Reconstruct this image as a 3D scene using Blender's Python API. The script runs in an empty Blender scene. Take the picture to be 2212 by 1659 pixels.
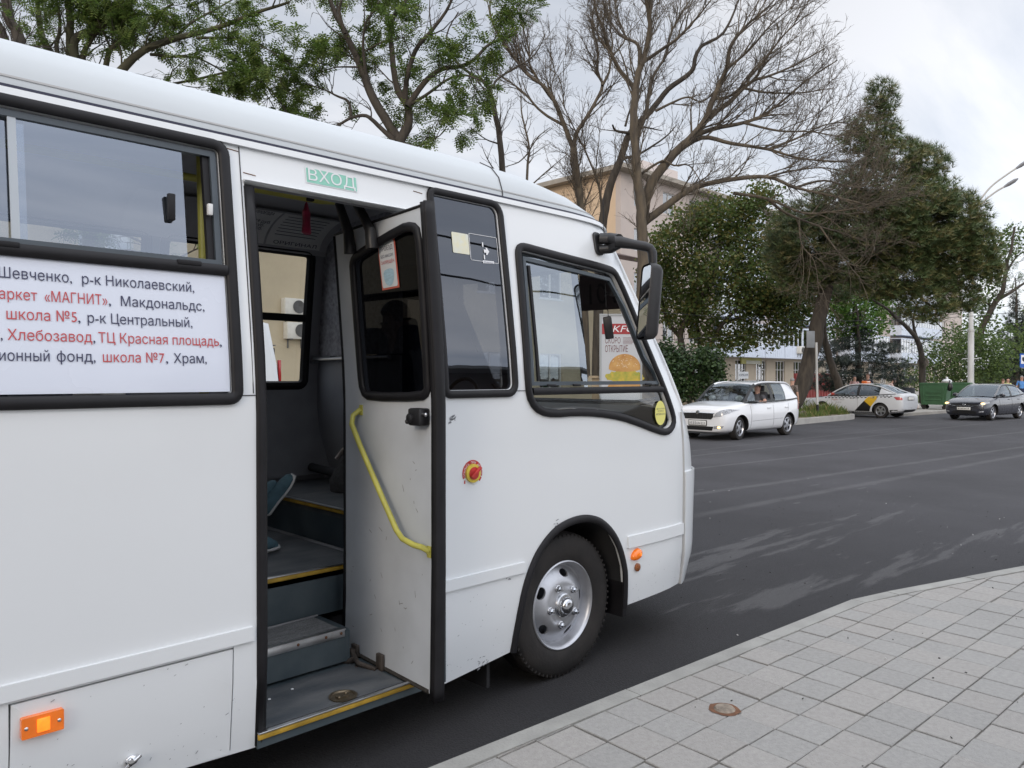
import bpy, bmesh, math, random
from math import sin, cos, pi, radians
from mathutils import Vector as V, Matrix, noise
from mathutils.geometry import delaunay_2d_cdt
from mathutils.bvhtree import BVHTree
SC = bpy.context.scene
COL = SC.collection
R = random.Random(7)
# ------------------------------------------------------------ camera
AZ = radians(45.79); FPX = 1662.0; CX, CY = 1106.0, 829.5
PITCH = math.atan((CY - 815) / FPX); CAMH = 1.62
cd = bpy.data.cameras.new('camera'); cam = bpy.data.objects.new('camera', cd); COL.objects.link(cam)
cd.sensor_width = 36; cd.lens = FPX / 2212 * 36; cd.clip_start = .05; cd.clip_end = 2000
cam.location = (0, 0, CAMH); cam.rotation_euler = (pi / 2 - PITCH, 0, AZ - pi / 2)
SC.camera = cam
# ------------------------------------------------------------ sky and sun
SUN_AZ = V((-.86, -.42, 0)).normalized(); SUN_EL = radians(20)
w = bpy.data.worlds.new('World'); SC.world = w; w.use_nodes = True
nt = w.node_tree; N = nt.nodes; LK = nt.links; N.clear()
def nd(t, **k):
    n = N.new(t)
    for a, b in k.items():
        if a.startswith('i_'): n.inputs[int(a[2:])].default_value = b
        else: setattr(n, a, b)
    return n
out = nd('ShaderNodeOutputWorld')
sky = nd('ShaderNodeTexSky', sky_type='NISHITA', sun_disc=False, sun_elevation=SUN_EL,
         sun_rotation=math.atan2(SUN_AZ.x, SUN_AZ.y), air_density=1.0, dust_density=2.0, ozone_density=1.0)
bg1 = nd('ShaderNodeBackground', i_1=.10); LK.new(sky.outputs[0], bg1.inputs[0])
tc = nd('ShaderNodeTexCoord'); sep = nd('ShaderNodeSeparateXYZ'); LK.new(tc.outputs['Generated'], sep.inputs[0])
zz = nd('ShaderNodeMath', operation='MAXIMUM', i_1=0.0); LK.new(sep.outputs[2], zz.inputs[0])
za = nd('ShaderNodeMath', operation='ADD', i_1=.12); LK.new(zz.outputs[0], za.inputs[0])
def wdiv(o):
    n = nd('ShaderNodeMath', operation='DIVIDE'); LK.new(o, n.inputs[0]); LK.new(za.outputs[0], n.inputs[1]); return n.outputs[0]
cmb = nd('ShaderNodeCombineXYZ'); LK.new(wdiv(sep.outputs[0]), cmb.inputs[0]); LK.new(wdiv(sep.outputs[1]), cmb.inputs[1])
mp = nd('ShaderNodeMapping'); mp.inputs['Rotation'].default_value = (0, 0, radians(-62)); mp.inputs['Scale'].default_value = (.33, 1.25, 1)
LK.new(cmb.outputs[0], mp.inputs[0])
n1 = nd('ShaderNodeTexNoise'); n1.inputs['Scale'].default_value = 1.5; n1.inputs['Detail'].default_value = 7; n1.inputs['Roughness'].default_value = .55
n1.inputs['Distortion'].default_value = .5
LK.new(mp.outputs[0], n1.inputs['Vector'])
cr = nd('ShaderNodeValToRGB'); cr.color_ramp.elements[0].position = .33; cr.color_ramp.elements[1].position = .66
cr.color_ramp.elements[0].color = (0, 0, 0, 1)
LK.new(n1.outputs['Fac'], cr.inputs[0])
# thin cloud deck: bluish-grey veil to bright white streaks; brighter low down and on the side of the hidden sun
cm = nd('ShaderNodeMix', data_type='RGBA'); cm.inputs[6].default_value = (.535, .575, .65, 1); cm.inputs[7].default_value = (.83, .83, .855, 1)
LK.new(cr.outputs[0], cm.inputs[0])
hz = nd('ShaderNodeMapRange', i_1=0.0, i_2=.42, i_3=1.02, i_4=.80); LK.new(sep.outputs[2], hz.inputs[0])
dp = nd('ShaderNodeVectorMath', operation='DOT_PRODUCT'); dp.inputs[1].default_value = (.12, -.99, .0); LK.new(tc.outputs['Generated'], dp.inputs[0])
br = nd('ShaderNodeMapRange', i_1=-.35, i_2=.9, i_3=.90, i_4=1.78); LK.new(dp.outputs['Value'], br.inputs[0])
mm = nd('ShaderNodeMath', operation='MULTIPLY'); LK.new(hz.outputs[0], mm.inputs[0]); LK.new(br.outputs[0], mm.inputs[1])
zb = nd('ShaderNodeMapRange', i_1=.45, i_2=1.0, i_3=1.0, i_4=2.3); LK.new(sep.outputs[2], zb.inputs[0])
m3 = nd('ShaderNodeMath', operation='MULTIPLY'); LK.new(mm.outputs[0], m3.inputs[0]); LK.new(zb.outputs[0], m3.inputs[1])
bg2 = nd('ShaderNodeBackground'); LK.new(cm.outputs[2], bg2.inputs[0]); LK.new(m3.outputs[0], bg2.inputs[1])
mx = nd('ShaderNodeMixShader', i_0=.86); LK.new(bg1.outputs[0], mx.inputs[1]); LK.new(bg2.outputs[0], mx.inputs[2]); LK.new(mx.outputs[0], out.inputs[0])
sl = bpy.data.lights.new('sun', 'SUN'); sl.energy = .6; sl.angle = radians(16); sl.color = (1, .86, .70)
so = bpy.data.objects.new('sun', sl); COL.objects.link(so)
sd = V((SUN_AZ.x * cos(SUN_EL), SUN_AZ.y * cos(SUN_EL), sin(SUN_EL)))
so.rotation_euler = sd.to_track_quat('Z', 'Y').to_euler(); so.location = sd * 60
SC.view_settings.view_transform = 'Standard'; SC.view_settings.look = 'None'; SC.view_settings.gamma = 1
SC.view_settings.exposure = .58
SC.cycles.use_denoising = True
SC.cycles.max_bounces = 10; SC.cycles.transparent_max_bounces = 24
SC.cycles.sample_clamp_indirect = 6
# ------------------------------------------------------------ pixel -> place helpers (pixels of the 2212 x 1659 view)
def ray(px, py):
    t = (px - CX) / FPX; v = (py - CY) / FPX
    c = V((cos(AZ) * cos(PITCH), sin(AZ) * cos(PITCH), -sin(PITCH))); r = V((sin(AZ), -cos(AZ), 0)); u = r.cross(c)
    return c + r * t - u * v
O = V((0, 0, CAMH))
def atZ(px, py, Z=0.):
    d = ray(px, py); return O + d * ((Z - CAMH) / d.z)
def atY(px, py, Y):
    d = ray(px, py); return O + d * (Y / d.y)
def atX(px, py, X):
    d = ray(px, py); return O + d * (X / d.x)
def atD(px, py, D): return O + ray(px, py) * D
# ------------------------------------------------------------ materials
MATS = {}
def mat(name, col, rough=.5, metal=0., var=.0, vs=4., bump=0., bs=40., coat=0., spec=.5, trans=0., island=0., col2=None, emit=0., ecol=None, stretch=None, vdet=5):
    if name in MATS: return MATS[name]
    m = bpy.data.materials.new(name); m.use_nodes = True; MATS[name] = m
    t = m.node_tree; b = t.nodes['Principled BSDF']; l = t.links.new
    b.inputs['Base Color'].default_value = (*col, 1); b.inputs['Roughness'].default_value = rough; b.inputs['Metallic'].default_value = metal
    b.inputs['Specular IOR Level'].default_value = spec; b.inputs['Coat Weight'].default_value = coat; b.inputs['Coat Roughness'].default_value = .06
    if emit:
        b.inputs['Emission Color'].default_value = (*(ecol or col), 1); b.inputs['Emission Strength'].default_value = emit
    co = t.nodes.new('ShaderNodeTexCoord'); vec = co.outputs['Object']
    if stretch:
        mpn = t.nodes.new('ShaderNodeMapping'); mpn.inputs['Scale'].default_value = stretch; l(vec, mpn.inputs[0]); vec = mpn.outputs[0]
    cur = None
    if var or col2:
        n = t.nodes.new('ShaderNodeTexNoise'); n.inputs['Scale'].default_value = vs; n.inputs['Detail'].default_value = vdet; l(vec, n.inputs['Vector'])
        r = t.nodes.new('ShaderNodeValToRGB'); r.color_ramp.elements[0].position = .3; r.color_ramp.elements[1].position = .7
        a = [c * (1 - var) for c in col]; z = [min(1, c * (1 + var)) for c in (col2 or col)]
        r.color_ramp.elements[0].color = (*a, 1); r.color_ramp.elements[1].color = (*z, 1)
        l(n.outputs['Fac'], r.inputs[0]); cur = r.outputs[0]
        mr = t.nodes.new('ShaderNodeMapRange'); mr.inputs[3].default_value = max(0, rough - .08); mr.inputs[4].default_value = min(1, rough + .08)
        l(n.outputs['Fac'], mr.inputs[0]); l(mr.outputs[0], b.inputs['Roughness'])
    if island:
        g = t.nodes.new('ShaderNodeNewGeometry'); h = t.nodes.new('ShaderNodeHueSaturation')
        mr = t.nodes.new('ShaderNodeMapRange'); mr.inputs[3].default_value = 1 - island; mr.inputs[4].default_value = 1 + island
        l(g.outputs['Random Per Island'], mr.inputs[0]); l(mr.outputs[0], h.inputs['Value'])
        if cur: l(cur, h.inputs['Color'])
        else: h.inputs['Color'].default_value = (*col, 1)
        cur = h.outputs[0]
    if cur: l(cur, b.inputs['Base Color'])
    if bump:
        n = t.nodes.new('ShaderNodeTexNoise'); n.inputs['Scale'].default_value = bs; n.inputs['Detail'].default_value = 4; l(vec, n.inputs['Vector'])
        bp = t.nodes.new('ShaderNodeBump'); bp.inputs['Strength'].default_value = bump; bp.inputs['Distance'].default_value = .02
        l(n.outputs['Fac'], bp.inputs['Height']); l(bp.outputs[0], b.inputs['Normal'])
    if trans:
        tr = t.nodes.new('ShaderNodeBsdfTranslucent'); mxs = t.nodes.new('ShaderNodeMixShader'); mxs.inputs[0].default_value = trans
        if cur: l(cur, tr.inputs[0])
        else: tr.inputs[0].default_value = (*col, 1)
        o = t.nodes['Material Output']; l(b.outputs[0], mxs.inputs[1]); l(tr.outputs[0], mxs.inputs[2]); l(mxs.outputs[0], o.inputs[0])
    return m
def glass(name, tint=(.8, .85, .85), f0=.08, rough=.0, gcol=(1, 1, 1), wav=0.):
    if name in MATS: return MATS[name]
    m = bpy.data.materials.new(name); m.use_nodes = True; MATS[name] = m
    t = m.node_tree; t.nodes.clear(); l = t.links.new; n = t.nodes.new
    o = n('ShaderNodeOutputMaterial'); a = n('ShaderNodeBsdfTransparent'); a.inputs[0].default_value = (*tint, 1)
    g = n('ShaderNodeBsdfGlossy'); g.inputs['Roughness'].default_value = rough; g.inputs[0].default_value = (*gcol, 1)
    lw = n('ShaderNodeLayerWeight'); lw.inputs[0].default_value = .5
    p = n('ShaderNodeMath'); p.operation = 'POWER'; p.inputs[1].default_value = 4.; l(lw.outputs['Facing'], p.inputs[0])
    r = n('ShaderNodeMapRange'); r.inputs[3].default_value = f0; r.inputs[4].default_value = 1; l(p.outputs[0], r.inputs[0])
    if wav:
        co = n('ShaderNodeTexCoord'); tn = n('ShaderNodeTexNoise'); tn.inputs['Scale'].default_value = 2.2; tn.inputs['Detail'].default_value = 1
        l(co.outputs['Object'], tn.inputs['Vector']); bp = n('ShaderNodeBump'); bp.inputs['Strength'].default_value = wav; bp.inputs['Distance'].default_value = .05
        l(tn.outputs['Fac'], bp.inputs['Height']); l(bp.outputs[0], g.inputs['Normal'])
    x = n('ShaderNodeMixShader'); l(r.outputs[0], x.inputs[0]); l(a.outputs[0], x.inputs[1]); l(g.outputs[0], x.inputs[2]); l(x.outputs[0], o.inputs[0])
    return m
# ------------------------------------------------------------ objects
WM = {}
def tagp(o, label=None, cat=None, group=None, kind=None):
    if label: o['label'] = label
    if cat: o['category'] = cat
    if group: o['group'] = group
    if kind: o['kind'] = kind
    return o
def thing(name, label, cat, loc=(0, 0, 0), rz=0., group=None, sc=1.):
    o = bpy.data.objects.new(name, None); COL.objects.link(o); o.empty_display_size = .2
    o.location = loc; o.rotation_euler = (0, 0, rz); o.scale = (sc, sc, sc)
    WM[o.name] = Matrix.Translation(V(loc)) @ Matrix.Rotation(rz, 4, 'Z') @ Matrix.Scale(sc, 4)
    return tagp(o, label, cat, group)
class MB:
    def __init__(s): s.v = []; s.f = []; s.mi = []; s.sm = []
    def add(s, vs, fs, mi=0, smooth=True):
        k = len(s.v); s.v += [V(p) for p in vs]
        for f in fs: s.f.append([k + i for i in f]); s.mi.append(mi); s.sm.append(smooth)
        return s
    def box(s, c, d, rot=None, mi=0, bev=0.):
        if bev:
            bm = bmesh.new(); bmesh.ops.create_cube(bm, size=1)
            for vv in bm.verts: vv.co = V((vv.co.x * d[0], vv.co.y * d[1], vv.co.z * d[2]))
            bmesh.ops.bevel(bm, geom=bm.edges[:], offset=bev, segments=2, affect='EDGES', profile=.5)
            bm.verts.index_update(); vs = [vv.co.copy() for vv in bm.verts]; fs = [[q.index for q in f.verts] for f in bm.faces]; bm.free()
        else:
            vs = [V((x * d[0] / 2, y * d[1] / 2, z * d[2] / 2)) for x in (-1, 1) for y in (-1, 1) for z in (-1, 1)]
            fs = [(0, 1, 3, 2), (4, 6, 7, 5), (0, 4, 5, 1), (2, 3, 7, 6), (0, 2, 6, 4), (1, 5, 7, 3)]
        if rot is not None: vs = [rot @ p for p in vs]
        return s.add([V(c) + p for p in vs], fs, mi, bool(bev))
    def tube(s, pts, r, n=8, caps=True, mi=0, closed=False, flat=None):
        pts = [V(p) for p in pts]; m = len(pts)
        if not isinstance(r, list): r = [r] * m
        t0 = (pts[1] - pts[0]).normalized(); a = t0.orthogonal().normalized()
        if flat is not None:
            a = V(flat) - t0 * V(flat).dot(t0); a.normalize()
        vs = []
        for i in range(m):
            if closed: t = pts[(i + 1) % m] - pts[i - 1]
            else: t = pts[min(i + 1, m - 1)] - pts[max(i - 1, 0)]
            if t.length < 1e-9: t = t0
            t = t.normalized(); a = a - t * a.dot(t)
            a = a.normalized() if a.length > 1e-6 else t.orthogonal().normalized()
            b = t.cross(a); rr = r[i]; ra, rb = rr if hasattr(rr, '__len__') else (rr, rr)
            for k in range(n):
                q = 2 * pi * k / n + (pi / n if n == 4 else 0); vs.append(pts[i] + a * (ra * cos(q)) + b * (rb * sin(q)))
        fs = []
        for i in range(m if closed else m - 1):
            for k in range(n):
                j = (i + 1) % m; k2 = (k + 1) % n
                fs.append((i * n + k, i * n + k2, j * n + k2, j * n + k))
        if caps and not closed and n > 2:
            fs.append(tuple(range(n))[::-1]); fs.append(tuple((m - 1) * n + k for k in range(n)))
        return s.add(vs, fs, mi)
    def lathe(s, prof, o, ax, n=32, mi=0, up=None):
        o = V(o); ax = V(ax).normalized(); a = ax.orthogonal().normalized() if up is None else V(up).normalized(); b = ax.cross(a)
        vs = []; fs = []
        for (r, h) in prof:
            for k in range(n):
                q = 2 * pi * k / n; vs.append(o + ax * h + (a * cos(q) + b * sin(q)) * r)
        for i in range(len(prof) - 1):
            for k in range(n):
                k2 = (k + 1) % n; fs.append((i * n + k, i * n + k2, (i + 1) * n + k2, (i + 1) * n + k))
        return s.add(vs, fs, mi)
    def ball(s, c, rad, n=12, m=8, mi=0, rot=None):
        vs = []; fs = []; c = V(c); rad = rad if hasattr(rad, '__len__') else (rad,) * 3
        for i in range(m + 1):
            for k in range(n):
                th = pi * i / m; q = 2 * pi * k / n
                p = V((rad[0] * sin(th) * cos(q), rad[1] * sin(th) * sin(q), rad[2] * cos(th))); vs.append(c + (rot @ p if rot is not None else p))
        for i in range(m):
            for k in range(n): fs.append((i * n + k, (i + 1) * n + k, (i + 1) * n + (k + 1) % n, i * n + (k + 1) % n))
        return s.add(vs, fs, mi)
    def prism(s, poly, fn, d0, d1, mi=0):
        """poly 2D -> fn(u,v,d); closed slab between depths d0 and d1"""
        n = len(poly); vs = [fn(u, v, d0) for u, v in poly] + [fn(u, v, d1) for u, v in poly]
        fs = [tuple(range(n)), tuple(range(2 * n - 1, n - 1, -1))] + [(i, i + n, (i + 1) % n + n, (i + 1) % n) for i in range(n)]
        return s.add(vs, fs, mi, False)
    def build(s, name, mats, parent=None, world=True, smooth=True, ang=38, bevel=0., fixn=False):
        me = bpy.data.meshes.new(name); mats = mats if isinstance(mats, (list, tuple)) else [mats]
        vs = s.v; org = None
        if world and parent is not None:
            inv = root_matrix(parent).inverted(); vs = [inv @ p for p in vs]
        elif parent is None and vs:
            lo = V([min(p[i] for p in vs) for i in range(3)]); hi = V([max(p[i] for p in vs) for i in range(3)])
            org = V(((lo.x + hi.x) / 2, (lo.y + hi.y) / 2, lo.z)); vs = [p - org for p in vs]
        me.from_pydata([tuple(p) for p in vs], [], s.f)
        for mm_ in mats: me.materials.append(mm_)
        if fixn:
            bm = bmesh.new(); bm.from_mesh(me); bmesh.ops.remove_doubles(bm, verts=bm.verts[:], dist=1e-5); bmesh.ops.recalc_face_normals(bm, faces=bm.faces[:]); bm.to_mesh(me); bm.free()
        else: me.polygons.foreach_set('material_index', s.mi)
        if smooth:
            me.polygons.foreach_set('use_smooth', [True] * len(me.polygons))
            if ang < 180: me.set_sharp_from_angle(angle=radians(ang))
        o = bpy.data.objects.new(name, me); COL.objects.link(o)
        if parent is not None: o.parent = parent; WM[o.name] = root_matrix(parent)
        elif org is not None: o.location = org; WM[o.name] = Matrix.Translation(org)
        if bevel:
            b = o.modifiers.new('bevel', 'BEVEL'); b.width = bevel; b.segments = 2; b.limit_method = 'ANGLE'
        return o
def root_matrix(o): return WM.get(o.name, Matrix())
def copy_tree(o, parent=None):
    c = o.copy(); COL.objects.link(c)
    if parent is not None: c.parent = parent
    for ch in o.children: copy_tree(ch, c)
    return c
def pip(p, poly):
    x, y = p; c = False; n = len(poly); j = n - 1
    for i in range(n):
        xi, yi = poly[i]; xj, yj = poly[j]
        if (yi > y) != (yj > y) and x < (xj - xi) * (y - yi) / (yj - yi) + xi: c = not c
        j = i
    return c
def resample(poly, st, closed=True):
    o = []; n = len(poly)
    for i in range(n if closed else n - 1):
        a = V(poly[i][:2]); b = V(poly[(i + 1) % n][:2]); k = max(1, int(math.ceil((b - a).length / st)))
        for q in range(k): o.append(tuple(a + (b - a) * q / k))
    if not closed: o.append(tuple(poly[-1]))
    return o
def smooth_poly(poly, it=2, closed=True):
    for _ in range(it):
        o = []; n = len(poly)
        for i in range(n):
            a = V(poly[i]); b = V(poly[(i + 1) % n]); o += [tuple(a * .75 + b * .25), tuple(a * .25 + b * .75)]
        poly = o
    return poly
def rrect(x0, y0, x1, y1, r, n=5):
    o = []
    rs = r if hasattr(r, '__len__') else (r,) * 4
    for (cx, cy, q, k) in ((x1 - rs[0], y1 - rs[0], 0, 0), (x0 + rs[1], y1 - rs[1], 1, 1), (x0 + rs[2], y0 + rs[2], 2, 2), (x1 - rs[3], y0 + rs[3], 3, 3)):
        for i in range(n + 1):
            a = pi / 2 * (q + i / n); o.append((cx + rs[k] * cos(a), cy + rs[k] * sin(a)))
    return o
def sheet2d(outer, holes=(), st=.12):
    outer = resample(outer, st); holes = [resample(h, st) for h in holes]
    vs = []; es = []
    for lp in [outer] + holes:
        k = len(vs); n = len(lp); vs += [V(p) for p in lp]; es += [(k + i, k + (i + 1) % n) for i in range(n)]
    x0 = min(p[0] for p in outer); x1 = max(p[0] for p in outer); y0 = min(p[1] for p in outer); y1 = max(p[1] for p in outer)
    gx = x0 + st * .5
    while gx < x1:
        gy = y0 + st * .5
        while gy < y1:
            p = (gx, gy)
            if pip(p, outer) and not any(pip(p, h) for h in holes): vs.append(V(p))
            gy += st
        gx += st
    ov, oe, of = delaunay_2d_cdt(vs, es, [], 0, 1e-5)[:3]
    fs = []
    for f in of:
        c = sum((ov[i] for i in f), V((0, 0))) / len(f)
        if pip(c, outer) and not any(pip(c, h) for h in holes):
            a = ov[f[0]]; b = ov[f[1]]; cc = ov[f[2]]
            fs.append(list(f) if (b - a).cross(cc - a) > 0 else list(f)[::-1])
    used = sorted({i for f in fs for i in f}); mp_ = {k: i for i, k in enumerate(used)}
    return [ov[i] for i in used], [[mp_[i] for i in f] for f in fs]
def sheet(mb, outer, holes, fn, st=.12, thick=0., mi=0):
    """fn(u,v,d) -> 3D, d = depth behind the face; makes the face and, when thick, its rim and back"""
    vs, fs = sheet2d(outer, holes, st)
    mb.add([fn(p.x, p.y, 0.) for p in vs], fs, mi)
    if thick:
        cnt = {}
        for f in fs:
            for i in range(len(f)): cnt[(f[i], f[(i + 1) % len(f)])] = 1
        rim = [e for e in cnt if (e[1], e[0]) not in cnt]
        a = [fn(p.x, p.y, 0.) for p in vs]; b = [fn(p.x, p.y, thick) for p in vs]; n = len(vs)
        mb.add(a + b, [(e[1], e[0], e[0] + n, e[1] + n) for e in rim], mi)
        mb.add(b, [f[::-1] for f in fs], mi)
    return mb
def text2d(body, size=1., off=0., spacing=1., align='LEFT', shear=0.):
    """letter outlines filled by our own triangulation (winding rule), one cluster of overlapping outlines at a time"""
    c = bpy.data.curves.new('t', 'FONT'); c.body = body; c.size = size; c.offset = off; c.space_character = spacing; c.align_x = align; c.shear = shear
    c.resolution_u = 3; c.fill_mode = 'NONE'
    o = bpy.data.objects.new('t', c); COL.objects.link(o)
    dg = bpy.context.evaluated_depsgraph_get(); me = o.evaluated_get(dg).to_mesh()
    co = [(p.co.x, p.co.y) for p in me.vertices]; nb = {}
    for e in me.edges:
        x, y = e.vertices; nb.setdefault(x, []).append(y); nb.setdefault(y, []).append(x)
    o.evaluated_get(dg).to_mesh_clear(); bpy.data.objects.remove(o); bpy.data.curves.remove(c)
    seen = set(); loops = []
    for k in sorted(nb):
        if k in seen: continue
        lp = [k]; seen.add(k); cur = k
        while True:
            nx = [q for q in nb[cur] if q not in seen]
            if not nx: break
            cur = min(nx) if len(lp) == 1 else nx[0]; seen.add(cur); lp.append(cur)
        pts = []
        for q in lp:
            if not pts or (V(co[q]) - V(pts[-1])).length > 1e-5: pts.append(co[q])
        if len(pts) > 1 and (V(pts[0]) - V(pts[-1])).length < 1e-5: pts.pop()
        if len(pts) > 2: loops.append(pts)
    loops.sort(key=lambda l: min(p[0] for p in l)); groups = []
    for l in loops:
        x0 = min(p[0] for p in l); x1 = max(p[0] for p in l)
        if groups and x0 < groups[-1][1] - 1e-4: groups[-1][0].append(l); groups[-1][1] = max(groups[-1][1], x1)
        else: groups.append([[l], x1])
    def wind(p, l):
        w_ = 0; x, y = p
        for i in range(len(l)):
            (ax, ay), (bx, by) = l[i - 1], l[i]
            if (ay <= y) != (by <= y):
                t = (bx - ax) * (y - ay) - (x - ax) * (by - ay)
                if ay <= y and t > 0: w_ += 1
                elif ay > y and t < 0: w_ -= 1
        return w_
    VS, FS = [], []
    for ls, _ in groups:
        vs = []; es = []
        for l in ls:
            k = len(vs); vs += [V(p) for p in l]; es += [(k + i, k + (i + 1) % len(l)) for i in range(len(l))]
        ov, oe, of = delaunay_2d_cdt(vs, es, [], 0, 1e-6)[:3]; k = len(VS); VS += [tuple(p) for p in ov]
        for f in of:
            ce = sum((ov[i] for i in f), V((0, 0))) / len(f)
            if sum(wind(ce, l) for l in ls) != 0: FS.append([k + i for i in f])
    return VS, FS
def text(mb, body, fn, width=None, height=None, off=0., mi=0, spacing=1., align='LEFT', shear=0.):
    """fits the text into width and/or cap height, origin at its lower left"""
    vs, fs = text2d(body, 1., off, spacing, 'LEFT', shear)
    if not vs: return mb
    x0 = min(p[0] for p in vs); x1 = max(p[0] for p in vs); y1 = max(p[1] for p in vs)
    sy = (height / .73) if height else width / (x1 - x0); sx = width / (x1 - x0) if width else sy
    ox = {'LEFT': x0, 'CENTER': (x0 + x1) / 2, 'RIGHT': x1}[align]
    return mb.add([fn((p[0] - ox) * sx, p[1] * sy) for p in vs], fs, mi, False)
def eval_mesh(o):
    dg = bpy.context.evaluated_depsgraph_get(); me = bpy.data.meshes.new_from_object(o.evaluated_get(dg)); o.modifiers.clear(); o.data = me; return me
# ============================================================ BUS
def interp(tab, z):
    if z <= tab[0][0]: return tab[0][1]
    for (a, b), (c, d) in zip(tab, tab[1:]):
        if z <= c:
            t = (z - a) / (c - a); return b + (d - b) * t
    return tab[-1][1]
Y0 = 2.72; YC = Y0 + 1.15; L_ = .9
LEAN = [(.2, .022), (.5, 0), (1.5, 0), (1.62, .006), (1.75, .019), (2.0, .051), (2.3, .092), (2.53, .125), (2.57, .13), (2.64, .155), (2.70, .21), (2.745, .30), (2.785, .5), (2.805, .8), (2.81, 1.149)]
FR = [(.2, 4.50), (.3, 4.55), (.5, 4.62), (1.0, 4.65), (1.2, 4.62), (1.4, 4.54), (2.45, 3.90), (2.53, 3.82), (2.57, 3.76), (2.64, 3.58), (2.70, 3.34), (2.745, 3.1), (2.785, 2.8), (2.805, 2.4), (2.81, 2.1)]
def sideY(x, z):
    u = (x - (interp(FR, z) - L_)) / L_; n = 0
    if u > 0:
        u = min(u, .985); n = (1.15 - interp(LEAN, z)) * (1 - (1 - u ** 4) ** .25)
    return Y0 + interp(LEAN, z) + n
def SIDE(x, z, d=0.): return V((x, sideY(x, z) + d, z))
def FAR(x, z, d=0.): return V((x, 2 * YC - sideY(x, z) - d, z))
def FRONT(y, z, d=0.):
    W_ = 1.15 - interp(LEAN, z); q = min(abs(y) / W_, .999)
    return V((interp(FR, z) - L_ + L_ * (1 - q ** 4) ** .25 - d, YC + y, z))
def S(px, py):
    Y = Y0
    for _ in range(8):
        p = atY(px, py, Y); Y = .5 * Y + .5 * sideY(p.x, p.z)
    return (p.x, p.z)
white = mat('white_paint', (.735, .757, .775), .34, var=.012, vs=1.3, coat=.7, bump=.02, bs=2.4)
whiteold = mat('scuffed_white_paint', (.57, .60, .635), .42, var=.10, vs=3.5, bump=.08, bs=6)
rubber = mat('black_rubber', (.012, .0115, .0135), .5, var=.25, vs=9, spec=.28)
alu = mat('aluminium', (.62, .63, .65), .32, 1., var=.12, vs=14)
dkframe = mat('dark_window_frame', (.055, .07, .085), .4, var=.15, vs=8)
grey_plast = mat('grey_interior_plastic', (.30, .305, .33), .6, var=.12, vs=5)
felt = mat('grey_felt', (.33, .33, .36), .95, var=.35, vs=38, bump=.3, bs=90)
dkint = mat('dark_interior', (.03, .032, .038), .7, var=.2, vs=5)
ceil_m = mat('grey_ceiling_lining', (.50, .50, .52), .8, var=.08, vs=4)
floor_m = mat('worn_dark_floor', (.055, .066, .078), .55, col2=(.135, .14, .145), vs=4.5, bump=.1, bs=60, stretch=(1, 2.6, 1))
stepteal = mat('dark_teal_step', (.04, .058, .07), .5, col2=(.075, .095, .105), vs=6, bump=.06, bs=40)
yellow = mat('yellow_edge', (.40, .25, .03), .55, var=.3, vs=18)
yrail = mat('yellow_powder_coat', (.50, .47, .10), .4, var=.12, vs=12, bump=.04, bs=80)
g_side = glass('passenger_glass', (.62, .66, .69), .25, gcol=(.78, .86, 1), wav=.02)
g_nar = glass('tinted_glass', (.15, .16, .18), .13, gcol=(.75, .8, .9), wav=.03)
g_drv = glass('clear_glass', (.52, .58, .58), .27, gcol=(.82, .9, 1), wav=.03)
g_low = glass('lower_glass', (.62, .66, .66), .07)
g_far = glass('far_glass', (.86, .88, .88), .05)
g_dark = glass('dark_glass', (.055, .055, .06), .010, gcol=(.4, .42, .46))
bus = thing('minibus', 'white minibus at the kerb, front door folded open, route poster on its side', 'bus', (1.0, YC, 0))
# --- outlines on the near side, in (x, z)
DX0, DX1, DZ = 1.318, 2.178, 2.366
arch = [(2.668, .25), (2.70, .42), (2.735, .555), (2.80, .68), (2.88, .765), (2.98, .825), (3.10, .852), (3.22, .85), (3.33, .815), (3.43, .74), (3.50, .645), (3.545, .53), (3.562, .42), (3.568, .285)]
rarch = [(-1.13, .25), (-1.10, .55), (-.95, .75), (-.72, .84), (-.48, .75), (-.33, .55), (-.30, .25)]
fe = [(interp(FR, z) - .09, z) for z in (.31, .5, .75, 1.0, 1.2, 1.4, 1.6, 1.8, 2.0, 2.2, 2.35, 2.45, 2.53)]
body_outline = [(-2.5, .25)] + rarch + [(1.0, .245), (DX0, .228), (DX0, DZ), (DX1, DZ), (DX1, .205), (2.645, .254)] + arch + [(3.59, .294), (4.27, .312)] + fe + [(-2.5, 2.53)]
winL = rrect(-.36, 1.541, 1.243, 2.49, (.04, .04, .03, .03))
winL0 = rrect(-2.2, 1.541, -.48, 2.49, .04)
winN = rrect(2.222, 1.541, 2.668, 2.492, (.06, .03, .03, .05))
drv_px = [(1119, 560), (1118, 546), (1120, 537), (1126, 533), (1138, 535), (1160, 541), (1220, 557), (1280, 572), (1312, 581), (1324, 586), (1332, 596), (1352, 640), (1400, 760), (1448, 880), (1455, 908), (1450, 925), (1438, 934), (1420, 930), (1380, 914), (1340, 900), (1290, 892), (1240, 890), (1195, 894), (1165, 888), (1146, 868), (1139, 835), (1132, 720)]
drv = [S(*p) for p in drv_px]
def shrink(poly, d):
    n = len(poly); o = []; ar = sum(poly[i][0] * poly[(i + 1) % n][1] - poly[(i + 1) % n][0] * poly[i][1] for i in range(n))
    s_ = 1 if ar > 0 else -1
    for i in range(n):
        a = V(poly[i - 1]); b = V(poly[i]); c = V(poly[(i + 1) % n]); e1 = (b - a); e2 = (c - b)
        if e1.length < 1e-7 or e2.length < 1e-7: o.append(tuple(b)); continue
        n1 = V((-e1.y, e1.x)).normalized(); n2 = V((-e2.y, e2.x)).normalized(); k = (n1 + n2); k = k / max(.35, k.length_squared / 2) if k.length > 1e-6 else n1
        o.append(tuple(b + k * d * s_))
    return o
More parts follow.
